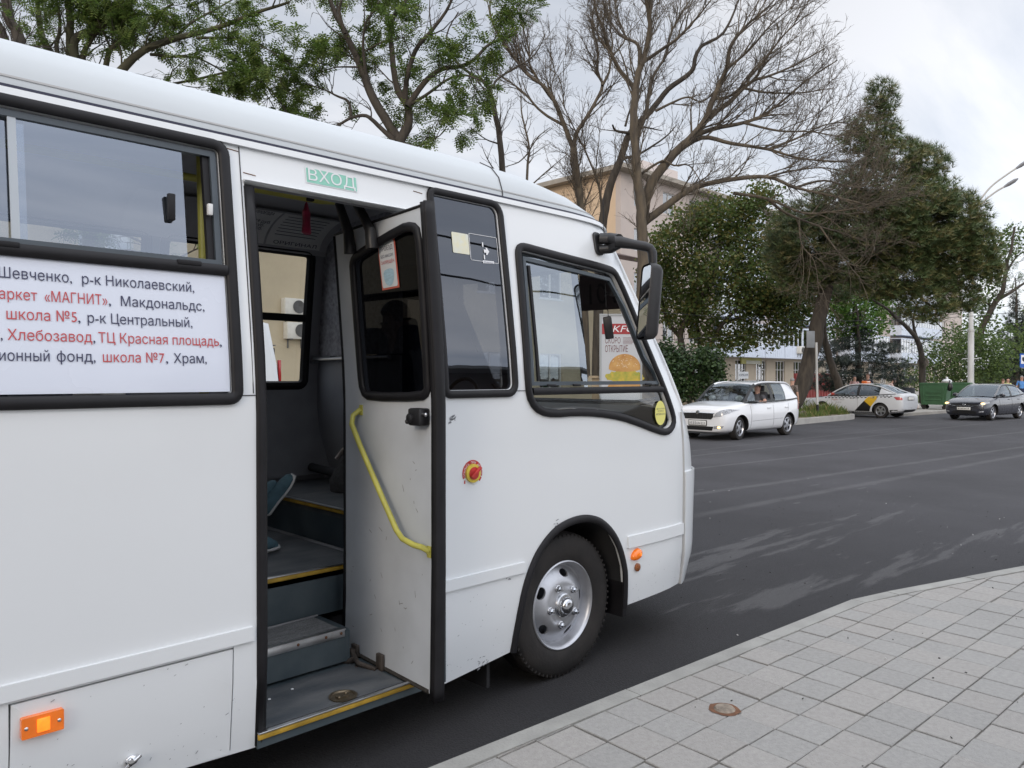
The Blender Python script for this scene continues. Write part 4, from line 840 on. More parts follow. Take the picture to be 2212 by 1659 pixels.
# ============================================================ GROUND, ROAD, PAVEMENT
def struct(o): o['kind'] = 'structure'; return o
def road_material():
    m = bpy.data.materials.new('asphalt'); m.use_nodes = True; t = m.node_tree; b = t.nodes['Principled BSDF']; l = t.links.new; n = t.nodes.new
    g = n('ShaderNodeNewGeometry'); sp = n('ShaderNodeSeparateXYZ'); l(g.outputs['Position'], sp.inputs[0])
    def noise_(sc, det=6, stretch=None, rough=.6):
        q = n('ShaderNodeTexNoise'); q.inputs['Scale'].default_value = sc; q.inputs['Detail'].default_value = det; q.inputs['Roughness'].default_value = rough
        if stretch:
            mp_ = n('ShaderNodeMapping'); mp_.inputs['Scale'].default_value = stretch; mp_.inputs['Rotation'].default_value = (0, 0, .09); l(g.outputs['Position'], mp_.inputs[0]); l(mp_.outputs[0], q.inputs['Vector'])
        else: l(g.outputs['Position'], q.inputs['Vector'])
        return q.outputs['Fac']
    def mth(op, a, b_=None, c=None):
        q = n('ShaderNodeMath'); q.operation = op
        for i, v_ in enumerate((a, b_, c)):
            if v_ is None: continue
            if isinstance(v_, (int, float)): q.inputs[i].default_value = v_
            else: l(v_, q.inputs[i])
        return q.outputs[0]
    def sstep(v_, a, z, lo=0., hi=1.):
        q = n('ShaderNodeMapRange'); q.interpolation_type = 'SMOOTHSTEP'; l(v_, q.inputs[0]); q.inputs[1].default_value = a; q.inputs[2].default_value = z; q.inputs[3].default_value = lo; q.inputs[4].default_value = hi; return q.outputs[0]
    X, Y = sp.outputs[0], sp.outputs[1]
    fine = noise_(55, 3); mid = noise_(2.2, 6); blot = noise_(2.3, 9, (.30, 2.3, 1), .66); big = noise_(.35, 4); wob = noise_(.5, 3)
    blot2 = noise_(5., 6, (.5, 1.6, 1), .6)
    def band(a, bx, hw, soft, wobk=.5):
        y = mth('ADD', mth('MULTIPLY', X, bx), a); d = mth('ABSOLUTE', mth('SUBTRACT', mth('SUBTRACT', Y, y), mth('MULTIPLY', mth('SUBTRACT', wob, .5), wobk)))
        return sstep(d, hw, hw + soft, 1., 0.)
    # worn dusty patches: where the noise is high inside the bands
    near = mth('MAXIMUM', mth('MULTIPLY', band(4.05, -.065, .12, .65, .9), sstep(X, 12.5, 8.5)), mth('MULTIPLY', band(3.6, -.16, .1, .55, .6), sstep(X, 3.2, 4.6)))
    thr = mth('SUBTRACT', blot, mth('MULTIPLY', mth('SUBTRACT', 1., near), .32))
    patch = mth('MULTIPLY', sstep(thr, .47, .57), .9)
    spots = mth('MULTIPLY', sstep(blot2, .64, .68), mth('MULTIPLY', sstep(big, .42, .6), sstep(X, 3.4, 6.5)))
    lines = None
    for a, bx, hw, st in ((9.50, -.055, .022, .06), (8.93, -.118, .025, .07), (6.90, -.112, .03, .10), (9.9, -.035, .012, .05), (5.6, -.082, .02, .12)):
        q = mth('MULTIPLY', band(a, bx, hw, st, .12), sstep(mid, .30, .55, .35, 1.)); lines = q if lines is None else mth('MAXIMUM', lines, q)
    lines = mth('MULTIPLY', lines, sstep(X, 6., 9.))
    mask = mth('MAXIMUM', mth('MAXIMUM', mth('MULTIPLY', patch, .19), mth('MULTIPLY', spots, .26)), mth('MULTIPLY', lines, .15))
    mask = mth('MULTIPLY', mask, sstep(fine, .25, .6, .7, 1.))
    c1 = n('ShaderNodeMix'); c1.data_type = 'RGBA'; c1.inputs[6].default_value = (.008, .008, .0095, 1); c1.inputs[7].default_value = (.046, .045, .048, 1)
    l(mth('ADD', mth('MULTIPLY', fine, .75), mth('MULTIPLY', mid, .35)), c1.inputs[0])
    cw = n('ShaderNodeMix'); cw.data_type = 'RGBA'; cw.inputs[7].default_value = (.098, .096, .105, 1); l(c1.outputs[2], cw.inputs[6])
    l(mth('MULTIPLY', mth('MULTIPLY', sstep(X, 3.4, 13.), .62), sstep(big, .3, .7, .5, 1.)), cw.inputs[0])  # paler dust further off; the dark near the bus paints its shade
    c2 = n('ShaderNodeMix'); c2.data_type = 'RGBA'; c2.inputs[7].default_value = (.29, .285, .285, 1); l(cw.outputs[2], c2.inputs[6]); l(mask, c2.inputs[0])
    l(c2.outputs[2], b.inputs['Base Color']); b.inputs['Roughness'].default_value = .82; b.inputs['Specular IOR Level'].default_value = .35
    bp = n('ShaderNodeBump'); bp.inputs['Strength'].default_value = .8; bp.inputs['Distance'].default_value = .012; l(noise_(95, 3), bp.inputs['Height']); l(bp.outputs[0], b.inputs['Normal'])
    return m
mb = MB(); mb.add([(-500, -500, -.03), (500, -500, -.03), (500, 500, -.03), (-500, 500, -.03)], [(0, 1, 2, 3)]); struct(mb.build('ground', mat('earth', (.16, .14, .11), .95, var=.35, vs=.6, bump=.3, bs=3)))
mb = MB()
xs_ = [-120 + 12 * i for i in range(40)]
for a, b in zip(xs_, xs_[1:]): mb.add([(a, -9, 0), (b, -9, 0), (b, 40, 0), (a, 40, 0)], [(0, 1, 2, 3)], 0, False)
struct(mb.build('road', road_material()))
KB = [(-40., 4.92), (1.81, 2.34), (5.25, 2.125), (5.62, 2.03), (6.45, 1.77), (7.18, 1.54), (8.2, 1.15), (9.3, .55), (10.3, -.3), (11.0, -1.4), (11.4, -3.), (11.5, -9.)]
KB[0] = (-40., 2.34 + .0625 * 41.8)
def offs(poly, d):
    o = []
    for i, p in enumerate(poly):
        t = (V(poly[min(i + 1, len(poly) - 1)]) - V(poly[max(i - 1, 0)])).normalized(); o.append((p[0] + t.y * d, p[1] - t.x * d))
    return o
KI = offs(KB, .104); PZ = .12
conc = mat('kerb_concrete', (.30, .295, .275), .85, var=.16, vs=5, bump=.25, bs=70, island=.05)
kb = MB(); kr = random.Random(5)
def along(poly, s):
    for a, b in zip(poly, poly[1:]):
        L = (V(b) - V(a)).length
        if s <= L: return V(a) + (V(b) - V(a)) * (s / L)
        s -= L
    return V(poly[-1])
cuts = []
for i, (a, b) in enumerate(zip(KB, KB[1:])):
    L = (V(b) - V(a)).length; k = max(1, round(L / 1.0))
    for q in range(k): cuts.append((i, q / k, (q + 1) / k))
for i, t0, t1 in cuts:
    lp = lambda P_, t: V(P_[i]) + (V(P_[i + 1]) - V(P_[i])) * t
    L = (V(KB[i + 1]) - V(KB[i])).length; g_ = .003 / L; z = PZ + .006 + kr.uniform(-.003, .003)
    a, b, c, d = lp(KB, t0 + g_), lp(KB, t1 - g_), lp(KI, t1 - g_), lp(KI, t0 + g_)
    e = .014; v1 = (d - a).normalized() * e
    pr = [[(*a, -.02), (*b, -.02)], [(*a, z - e), (*b, z - e)], [(*(a + v1), z), (*(b + v1), z)], [(*d, z), (*c, z)], [(*d, .0), (*c, .0)]]
    kb.add([p for r in pr for p in r], [(2 * k, 2 * k + 1, 2 * k + 3, 2 * k + 2) for k in range(4)] + [(0, 2, 4, 6, 8), (1, 9, 7, 5, 3)], 0, False)
struct(kb.build('kerb', conc, None, ang=25))
bed = MB(); pin = [(x, y) for x, y in KI] + [(-40, -9)]
bed.add([(x, y, PZ - .010) for x, y in pin[::-1]], [list(range(len(pin)))], 0, False); struct(bed.build('pavement_bed', mat('sandy_joint', (.19, .178, .155), .95, var=.45, vs=22, vdet=8, bump=.5, bs=90)))
slab_m = mat('paving_slab', (.302, .294, .280), .86, col2=(.333, .323, .306), vs=45, var=.05, bump=.35, bs=140, island=.045, vdet=9)
slab_w = mat('paving_slab_warm', (.318, .303, .285), .86, col2=(.348, .331, .31), vs=45, var=.05, bump=.35, bs=140, island=.045, vdet=9)
def clip(poly, a, b):
    o = []; n = len(poly); ins = lambda p: (b[0] - a[0]) * (p[1] - a[1]) - (b[1] - a[1]) * (p[0] - a[0]) <= 0
    for i in range(n):
        p, q = poly[i - 1], poly[i]; ip, iq = ins(p), ins(q)
        if ip != iq:
            d1 = (b[0] - a[0]) * (p[1] - a[1]) - (b[1] - a[1]) * (p[0] - a[0]); d2 = (b[0] - a[0]) * (q[1] - a[1]) - (b[1] - a[1]) * (q[0] - a[0]); t = d1 / (d1 - d2)
            o.append((p[0] + (q[0] - p[0]) * t, p[1] + (q[1] - p[1]) * t))
        if iq: o.append(q)
    return o
pv = MB(); ps = .2115; pw_ = .199; ang = -.042; ex = V((cos(ang), sin(ang))); ey = V((sin(ang), -cos(ang))); o0 = V((2.49, 2.187))
for j in range(-4, 36):
    sh = 0 if j < 2 else kr.uniform(-.012, .012) + (.10 if j in (6, 11, 12, 17, 23) else 0)
    for i in range(-17, 42):
        c = o0 + ex * (i * ps + sh) + ey * (j * pw_); pl = [tuple(c), tuple(c + ex * ps), tuple(c + ex * ps + ey * pw_), tuple(c + ey * pw_)]
        pl = pl[::-1]
        for a, b in zip(KI[:-1], KI[1:]):
            pl = clip(pl, a, b)
            if len(pl) < 3: break
        if len(pl) < 3: continue
        pl = [p for k, p in enumerate(pl) if (V(p) - V(pl[k - 1])).length > .004]
        if len(pl) < 3: continue
        ar = abs(sum(pl[k - 1][0] * pl[k][1] - pl[k][0] * pl[k - 1][1] for k in range(len(pl)))) / 2
        if ar < .0012: continue
        if sum(pl[k - 1][0] * pl[k][1] - pl[k][0] * pl[k - 1][1] for k in range(len(pl))) < 0: pl = pl[::-1]
        jt = kr.uniform(.0022, .0046); a1 = shrink(pl, jt); a2 = shrink(pl, jt + .0035); dz_ = kr.gauss(0, .0018); tx_, ty_ = kr.gauss(0, .008), kr.gauss(0, .008)
        zz_ = lambda p: PZ + dz_ + (p[0] - c.x) * tx_ + (p[1] - c.y) * ty_
        n_ = len(pl); vs = [(*p, PZ - .02) for p in a1] + [(*p, zz_(p) - .003) for p in a1] + [(*p, zz_(p)) for p in a2]
        fs = [tuple(range(2 * n_, 3 * n_))] + [(q * n_ + k, q * n_ + (k + 1) % n_, (q + 1) * n_ + (k + 1) % n_, (q + 1) * n_ + k) for q in (0, 1) for k in range(n_)]
        pv.add(vs, fs, 1 if kr.random() < .38 else 0, False)
struct(pv.build('pavement', [slab_m, slab_w], None, smooth=False))
cz = atZ(1565, 1533, PZ)
mb = MB(); mb.lathe([(.048, 0), (.048, .004), (.040, .012), (.02, .013), (0, .012)], cz, (0, 0, 1), 24); co_ = mb.build('pipe_cap', mat('rusted_steel', (.30, .25, .20), .55, .6, var=.35, vs=40, bump=.3, bs=120)); tagp(co_, 'rusty round metal pipe cap set in the grey paving slabs', 'pipe cap')
mb = MB(); q = random.Random(9)
pts_ = [(.062 * (1 + .25 * q.random()) * cos(a), .062 * (1 + .3 * q.random()) * sin(a)) for a in [2 * pi * k / 16 for k in range(16)]]
mb.add([(cz.x + u, cz.y + v, PZ + .0035) for u, v in pts_], [list(range(16))], 0, False); mb.build('rust_stain', mat('rust', (.16, .075, .04), .9), co_)
# litter crumbs on road and paving: uncountable
mb = MB(); q = random.Random(21)
for _ in range(420):
    x, y = q.uniform(1.6, 12), q.uniform(-1.5, 6)
    on = y < interp(KB, x) - .14; s_ = q.uniform(.002, .0065) * (1.2 if not on else 1)
    if not on and abs(y - interp(KB, x)) < .16: continue
    c = V((x, y, (PZ if on else 0) + s_ * .4)); ro = Matrix.Rotation(q.uniform(0, 6), 3, V((q.random(), q.random(), q.random() + .1)).normalized()); mb.box(c, (s_ * 1.6, s_, s_ * .7), ro, 1 if q.random() < .16 else 0)
gr = mb.build('grit', [mat('dark_grit', (.05, .048, .045), .9), mat('pale_grit', (.55, .54, .52), .8)], None, smooth=False); gr['kind'] = 'stuff'; gr['label'] = 'scattered grit and crumbs on the road and paving'
# opposite kerb, island, far pavement
def slab(name, poly, z0, z1, m, bev=.02):
    mb = MB(); mb.prism(poly, lambda u, v, d: V((u, v, d)), z0, z1); return struct(mb.build(name, m, None, smooth=False, bevel=bev, fixn=True))
island = [(-60, 12.0), (29.6, 12.02), (30.3, 12.1), (30.62, 12.35), (30.66, 12.8), (30.4, 14.2), (29.5, 15.2), (-60, 15.2)]
slab('island_kerb', island, -.02, .20, mat('island_concrete', (.36, .35, .33), .85, var=.12, vs=3, bump=.2, bs=30))
soil = mat('dry_soil', (.15, .12, .085), .95, col2=(.22, .19, .12), vs=2, bump=.4, bs=14)
slab('island_soil', shrink(island, .16), .1, .214, soil, 0)
slab('far_pavement', [(33.9, 11.55), (140, 4.2), (140, 29), (60, 30.5), (33.6, 30.5)], -.02, .13, mat('far_paving', (.33, .31, .28), .9, var=.15, vs=1.2, bump=.2, bs=10))
slab('yard_pavement', [(-60, 17.5), (33.0, 17.5), (33.0, 30.5), (-60, 30.5)], -.02, .12, mat('far_paving', (.33, .31, .28), .9), .02)
# grass on the island and the far verge
mb = MB(); q = random.Random(4)
def blade(mb, x, y, z, h, mi):
    a = q.uniform(0, 2 * pi); le = q.uniform(.1, .5) * h; wd = .008; c, s_ = cos(a), sin(a)
    mb.add([(x - s_ * wd, y + c * wd, z), (x + s_ * wd, y - c * wd, z), (x + c * le * .4, y + s_ * le * .4, z + h * .6), (x + c * le, y + s_ * le, z + h)], [(0, 1, 2), (2, 3, 0)], mi, False)
for _ in range(9500):
    x, y = q.uniform(23.5, 30.5), q.uniform(12.16, 14.8)
    if not pip((x, y), shrink(island, .12)): continue
    d = noise.noise(V((x * 1.1, y * 1.1, 3)))
    if d < -.18: continue
    tall = max(0, 1 - math.hypot(x - 28.9, y - 12.9) / 1.0); blade(mb, x, y, .2, q.uniform(.08, .22) * (1 + d) + tall * q.uniform(.1, .5), 0 if q.random() < .75 else 1)
gm = [mat('grass_green', (.10, .15, .035), .8, trans=.25, island=.3), mat('grass_dry', (.26, .23, .09), .85, trans=.2, island=.3)]
go = mb.build('grass', gm, None, smooth=False); go['kind'] = 'stuff'; go['label'] = 'rough grass and weeds growing on the kerbed island'
mb = MB()
for _ in range(5200):
    x, y = q.uniform(36.5, 62), q.uniform(14.5, 21)
    blade(mb, x, y, .12, q.uniform(.1, .3), 0 if q.random() < .85 else 1)
go = mb.build('verge_grass', gm, None, smooth=False); go['kind'] = 'stuff'; go['label'] = 'grass verge under the trees across the road'
# ============================================================ BUILDINGS
pane = glass('window_pane', (.30, .32, .33), .26); wframe = mat('white_frame', (.62, .62, .62), .5)
def window(par, x, z, w_, h_, y, n=2, sill=True, axis='y', trans_=0., curtain=None):
    mb = MB(); P = (lambda u, v, d: V((u, y + d, v))) if axis == 'y' else (lambda u, v, d: V((y + d, u, v)))
    def bar(u0, v0, u1, v1): mb.prism([(u0, v0), (u1, v0), (u1, v1), (u0, v1)], P, -.05, .05)
    t = .06; bar(x - w_ / 2, z, x + w_ / 2, z + t); bar(x - w_ / 2, z + h_ - t, x + w_ / 2, z + h_); bar(x - w_ / 2, z + t, x - w_ / 2 + t, z + h_ - t); bar(x + w_ / 2 - t, z + t, x + w_ / 2, z + h_ - t)
    for k in range(1, n): bar(x - w_ / 2 + w_ * k / n - .03, z + t, x - w_ / 2 + w_ * k / n + .03, z + h_ - t)
    if trans_: mb.prism([(x - w_ / 2 + t, z + h_ * trans_), (x + w_ / 2 - t, z + h_ * trans_), (x + w_ / 2 - t, z + h_ * trans_ + .05), (x - w_ / 2 + t, z + h_ * trans_ + .05)], P, -.04, .04)
    if sill: mb.prism([(x - w_ / 2 - .08, z - .05), (x + w_ / 2 + .08, z - .05), (x + w_ / 2 + .08, z), (x - w_ / 2 - .08, z)], P, -.14, .05)
    f = mb.build('window', wframe, par, smooth=False)
    mb = MB(); mb.prism([(x - w_ / 2 + t, z + t), (x + w_ / 2 - t, z + t), (x + w_ / 2 - t, z + h_ - t), (x - w_ / 2 + t, z + h_ - t)], P, .0, .012); mb.build('pane', pane, f, smooth=False)
    return f
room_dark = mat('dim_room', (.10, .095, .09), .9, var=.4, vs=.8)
# low plastered house seen through the bus windows
stuc = mat('beige_plaster', (.50, .43, .31), .9, var=.06, vs=1.1, bump=.15, bs=25)
bh = thing('plastered_house', 'low beige plastered house with brown eaves seen through the minibus windows', 'building', (10, 29, 0))
mb = MB(); wy = 24.; wins = []
for i in range(10):
    x = -7.9 + 3.75 * i
    wins += [(x, 5.42 if i == 5 else 5.2, 1.5, 1.55), (x, 1.1, 1.5, 1.6)]
hl = [[(x - w_ / 2, z), (x + w_ / 2, z), (x + w_ / 2, z + h_), (x - w_ / 2, z + h_)] for x, z, w_, h_ in wins if -11 < x < 30]
sheet(mb, [(-14, 0), (31, 0), (31, 7.4), (-14, 7.4)], hl, lambda x, z, d: V((x, wy + d, z)), 3., .3)
mb.box((31 - .15, wy + 5.2, 3.7), (.3, 9.8, 7.4)); mb.box((-13.85, wy + 5.2, 3.7), (.3, 9.8, 7.4)); mb.box((8.5, wy + 10.1, 3.7), (45, .3, 7.4)); mb.build('wall', stuc, bh, smooth=False)
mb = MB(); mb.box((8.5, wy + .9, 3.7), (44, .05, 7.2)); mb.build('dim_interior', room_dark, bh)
mb = MB(); mb.prism([(wy - .65, 7.4), (wy + 5, 9.0), (wy + 10.6, 7.4), (wy + 10.6, 7.62), (wy + 5, 9.3), (wy - .65, 7.62)], lambda u, v, d: V((d, u, v)), -14.6, 32.2); mb.build('roof', mat('brown_eaves', (.10, .065, .055), .7, var=.2, vs=3), bh, smooth=False)
for x, z, w_, h_ in wins:
    if -11 < x < 30: window(bh, x, z, w_, h_, wy + .12, 2)
acm = mat('ac_white', (.62, .61, .57), .5, var=.06, vs=6)
def aircon(x, y, z, label, s=1.):
    t = thing('air_conditioner', label, 'air conditioner', (x, y, z), 0, 'air conditioner boxes on house walls')
    mb = MB(); mb.box((x, y - .16, z + .28 * s), (.82 * s, .3, .56 * s), bev=.015); mb.build('casing', acm, t)
    mb = MB(); mb.lathe([(.0, 0), (.2 * s, .0), (.22 * s, .012)], (x + .09 * s, y - .318, z + .28 * s), (0, -1, 0), 24)
    for r in (.06, .1, .14, .18): mb.lathe([(r * s - .006, .004), (r * s, .014), (r * s + .006, .004)], (x + .09 * s, y - .318, z + .28 * s), (0, -1, 0), 24)
    mb.build('fan_grille', mat('ac_grille', (.12, .12, .12), .6), t)
    mb = MB()
    for sx in (-.25, .25): mb.box((x + sx * s, y - .18, z - .02), (.04, .36, .04)); mb.box((x + sx * s, y - .02, z - .16), (.04, .04, .3))
    mb.build('bracket', mat('ac_grille', (.12, .12, .12), .6), t)
    return t
aircon(12.9, wy, 3.72, 'upper of the two air conditioner boxes on the beige house wall behind the minibus door')
aircon(12.98, wy, 2.92, 'lower of the two air conditioner boxes on the beige house wall behind the minibus door')
# five-storey block
FX, FY, FH = 40., 31., 15.
pk_w = mat('pinkish_plaster', (.46, .40, .37), .9, col2=(.51, .44, .40), vs=.8, bump=.12, bs=20); sunlit_w = mat('sunlit_end_plaster', (.60, .45, .31), .9, var=.06, vs=.8, bump=.12, bs=20)  # warm low sunlight is put into the end wall's plaster colour
gf_w = mat('sandy_plaster', (.44, .38, .30), .9, var=.08, vs=1, bump=.12, bs=20)
bl = thing('apartment_block', 'five storey pinkish apartment block with its end wall coloured as if sunlit behind the trees', 'building', (FX + 35, FY + 6, 0))
WX = [FX + 2.2 + 3.3 * i for i in range(21)]
ws_ = []
for i, x in enumerate(WX):
    for s_ in range(1, 5): ws_.append((x, .9 + 2.95 * s_ + .3, 1.5, 1.5))
    if i > 1: ws_.append((x, .95, 1.7, 2.05))
hl = [[(x - w_ / 2, z), (x + w_ / 2, z), (x + w_ / 2, z + h_), (x - w_ / 2, z + h_)] for x, z, w_, h_ in ws_]
mb = MB(); sheet(mb, [(FX, 3.35), (FX + 72, 3.35), (FX + 72, FH), (FX, FH)], [h for h in hl if h[0][1] > 3], lambda x, z, d: V((x, FY + d, z)), 4., .4); mb.build('wall', pk_w, bl, smooth=False)
mb = MB(); sheet(mb, [(FX, 0), (FX + 72, 0), (FX + 72, 3.35), (FX, 3.35)], [h for h in hl if h[0][1] < 3], lambda x, z, d: V((x, FY + d, z)), 4., .4); mb.build('ground_floor_wall', gf_w, bl, smooth=False)
mb = MB(); mb.box((FX + .15, FY + 6.2, FH / 2), (.3, 11.6, FH)); mb.build('end_wall', sunlit_w, bl, smooth=False)
mb = MB(); mb.box((FX + 71.85, FY + 6.2, FH / 2), (.3, 11.6, FH)); mb.box((FX + 36, FY + 12.15, FH / 2), (72, .3, FH)); mb.build('back_wall', pk_w, bl, smooth=False)
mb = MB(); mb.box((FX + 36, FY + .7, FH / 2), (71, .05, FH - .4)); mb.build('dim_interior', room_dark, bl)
mb = MB(); mb.box((FX + 36, FY + 6, FH + .12), (73.4, 13.6, .24)); mb.box((FX + 36, FY + 6, FH + .32), (73.0, 13.2, .14)); mb.build('roof', mat('roof_slab', (.30, .27, .23), .8, var=.15, vs=2), bl, smooth=False)
mb = MB(); mb.box((FX + 9.5, FY + 5.5, FH + 1.6), (4.6, 4, 2.5)); mb.build('roof_house', mat('pale_pink_plaster', (.60, .53, .50), .9), bl, smooth=False)
for x, z, w_, h_ in ws_: window(bl, x, z, w_, h_, FY + .15, 3 if z < 3 else 2, trans_=.62 if z < 3 else 0)
bal = mat('white_balcony_cladding', (.60, .66, .76), .5, var=.04, vs=3)
for i in (3, 4, 5, 6, 7, 8, 10, 11, 12, 14, 15, 16, 17):
    for s_ in range(1, 5):
        z = .2 + 2.95 * s_ + .05; x = WX[i]
        if s_ > 1 and i in (5, 12): continue
        mb = MB(); mb.box((x, FY - .62, z + .5), (3.2, 1.2, 1.05))
        for k in range(9): mb.box((x - 1.5 + k * .375, FY - 1.225, z + .52), (.02, .012, 1.0))
        for k in range(5): mb.box((x - 1.57 + k * .785, FY - 1.18, z + 1.75), (.075, .06, 1.45))
        mb.box((x, FY - 1.18, z + 2.5), (3.2, .08, .08)); mb.box((x, FY - .62, z + 2.58), (3.2, 1.2, .06)); bb_ = mb.build('balcony', bal, bl, smooth=False)
        mb = MB(); mb.box((x, FY - 1.16, z + 1.75), (3.1, .012, 1.4)); mb.build('glazing', glass('balcony_glass', (.4, .44, .48), .40), bb_, smooth=False)
aircon(WX[6] + .9, FY - 1.2, 3.62, 'air conditioner box on the white balcony front above the shop windows', 1.1)
# shop signs and the board
a, b = atY(1601, 786, FY - .1), atY(1644, 773, FY - .1)
mb = MB(); mb.box(((a.x + b.x) / 2, FY - .08, (a.z + b.z) / 2), (b.x - a.x, .12, b.z - a.z)); sg = mb.build('shop_sign', mat('sign_olive', (.42, .40, .12), .5, var=.1, vs=4)); tagp(sg, 'yellow green shop sign fixed over the ground floor windows of the block', 'sign')
mb = MB(); mb.box(((a.x + b.x) / 2 + .25, FY - .15, (a.z + b.z) / 2 - .12), ((b.x - a.x) * .72, .02, .28)); mb.build('pale_stripe', mat('sign_pale', (.5, .5, .42), .5), sg)
p0, p1 = atY(1594.5, 818, 24), atY(1616, 803, 24)
bd = thing('sign_board', 'white shop board on a post lettered OPIUM beside the ivy bush', 'sign', (p0.x + 1, 24, .12))
mb = MB(); mb.box(((p0.x + p1.x) / 2, 24, (p0.z + p1.z) / 2), (p1.x - p0.x, .05, p1.z - p0.z)); mb.build('board', sw, bd, smooth=False)
mb = MB(); text(mb, 'OPIUM', lambda u, v: V((p0.x + .07 + u, 23.965, p0.z + .38 * (p1.z - p0.z) + v)), width=(p1.x - p0.x) * .86, height=(p1.z - p0.z) * .30, off=.01); mb.build('printed_text', navy, bd, smooth=False)
mb = MB(); mb.box(((p0.x + p1.x) / 2, 24.05, (p0.z) / 2 + .3), (.08, .06, p0.z + .4)); mb.build('post', dkint, bd)
# banner stand by the road, seen through the windscreen
bz0 = 25.; c = [atD(1299, 832, bz0), atD(1383, 832, bz0), atD(1383, 676, bz0), atD(1299, 682, bz0)]
rgt = (c[1] - c[0]); rgt.z = 0; wdt = rgt.length; rgt.normalize(); fw = V((rgt.y, -rgt.x, 0)); zt = c[3].z; zb_ = c[0].z - 1.1
bs = thing('banner_stand', 'tall white burger advertising banner with a red KFC band seen through the windscreen', 'banner', (c[0] + rgt * wdt / 2).to_tuple()[:2] + (.12,))
BP = lambda u, v, d=0.: c[0] * 1 + rgt * u + V((0, 0, zb_ - c[0].z + v)) + fw * d
H_ = zt - zb_
mb = MB(); mb.prism([(0, 0), (wdt, 0), (wdt, H_), (0, H_)], BP, -.06, 0); mb.build('banner_panel', mat('banner_white', (.50, .51, .54), .5), bs, smooth=False)
mb = MB()
for (u0, u1, v0, v1) in ((-.06, 0, -.3, H_ + .06), (wdt, wdt + .06, -.3, H_ + .06), (0, wdt, H_, H_ + .06), (0, wdt, -.06, 0)): mb.prism([(u0, v0), (u1, v0), (u1, v1), (u0, v1)], BP, -.08, .03)
for u in (.1, wdt - .1): mb.tube([BP(u, 0, -.03), (BP(u, 0, -.03).x, BP(u, 0, -.03).y, .12)], .04)
mb.build('banner_frame', mat('grey_frame', (.35, .36, .37), .5), bs, smooth=False)
mb = MB(); mb.prism([(.02, H_ - .60), (wdt - .02, H_ - .60), (wdt - .02, H_ - .26), (.02, H_ - .26)], BP, .0, .008); mb.build('red_band', mat('banner_red', (.32, .022, .026), .5), bs, smooth=False)
mb = MB(); text(mb, 'KFC', lambda u, v: BP(.36 + u, H_ - .53 + v, .012), width=.72, height=.22, off=.04, shear=.25); mb.build('printed_text', sw, bs, smooth=False)
mb = MB(); text(mb, 'СКОРО', lambda u, v: BP(.12 + u, H_ - .90 + v, .004), width=.5, height=.2, off=.0); text(mb, 'ОТКРЫТИЕ', lambda u, v: BP(.12 + u, H_ - 1.18 + v, .004), width=.74, height=.22, off=.0)
for k in range(6): mb.prism([(.70, H_ - .72 - k * .04), (1.2 - .1 * (k % 3), H_ - .72 - k * .04), (1.2 - .1 * (k % 3), H_ - .708 - k * .04), (.70, H_ - .708 - k * .04)], BP, .001, .004)
mb.build('printed_text', mat('print_maroon', (.14, .03, .035), .5), bs, smooth=False)
bun = mat('bun_brown', (.42, .19, .05), .5, col2=(.62, .36, .12), vs=3); sal = mat('lettuce', (.28, .32, .05), .6, col2=(.62, .42, .06), vs=6)
mb = MB(); ur = wdt * .60
mb.prism([(ur + .52 * cos(a), H_ - 1.72 + .48 * sin(a) if sin(a) > 0 else H_ - 1.72 + .10 * sin(a)) for a in [2 * pi * k / 40 for k in range(40)]], BP, .002, .008); mb.build('bun_picture', bun, bs, smooth=False)
mb = MB(); q = random.Random(3); mb.prism([(ur + (.62 + .05 * q.uniform(-1, 1)) * cos(a), H_ - 1.98 + (.22 + .06 * q.uniform(-1, 1)) * sin(a)) for a in [2 * pi * k / 30 for k in range(30)]], BP, .001, .006); mb.build('filling_picture', sal, bs, smooth=False)
mb = MB(); mb.prism([(ur + .55 * cos(a), H_ - 2.3 + .16 * sin(a)) for a in [2 * pi * k / 30 for k in range(30)]], BP, .001, .007); mb.build('lower_bun_picture', bun, bs, smooth=False)
mb = MB()
for _ in range(36):
    a, r = q.uniform(.2, 2.9), q.uniform(.1, .92); u, v = ur + .5 * r * cos(a), H_ - 1.70 + .44 * r * sin(a); s_ = .02
    mb.prism([(u - s_, v), (u, v - s_ * .5), (u + s_, v), (u, v + s_ * .5)], BP, .008, .01)
mb.build('seed_picture', mat('seed', (.75, .66, .5), .6), bs, smooth=False)
# plastered garden wall with the ivy on it
mb = MB(); mb.box((23.2, 16.3, .85), (7., .3, 1.5)); mb.box((23.2, 16.3, 1.63), (7.2, .4, .08)); gw = mb.build('garden_wall', mat('ochre_wall', (.42, .33, .23), .9, var=.15, vs=2, bump=.2, bs=12), None, smooth=False); tagp(gw, 'low ochre plastered garden wall under the dark ivy bush', 'wall')
mb = MB(); mb.box((56.5, 25.2, 1.0), (8., .1, 1.8))
for k in range(18): mb.box((52.6 + k * .46, 25.13, 1.0), (.03, .04, 1.8))
rf = mb.build('metal_fence', mat('red_sheet', (.24, .035, .03), .5, var=.12, vs=3), None, smooth=False); tagp(rf, 'dark red sheet metal fence behind the white taxi', 'fence')
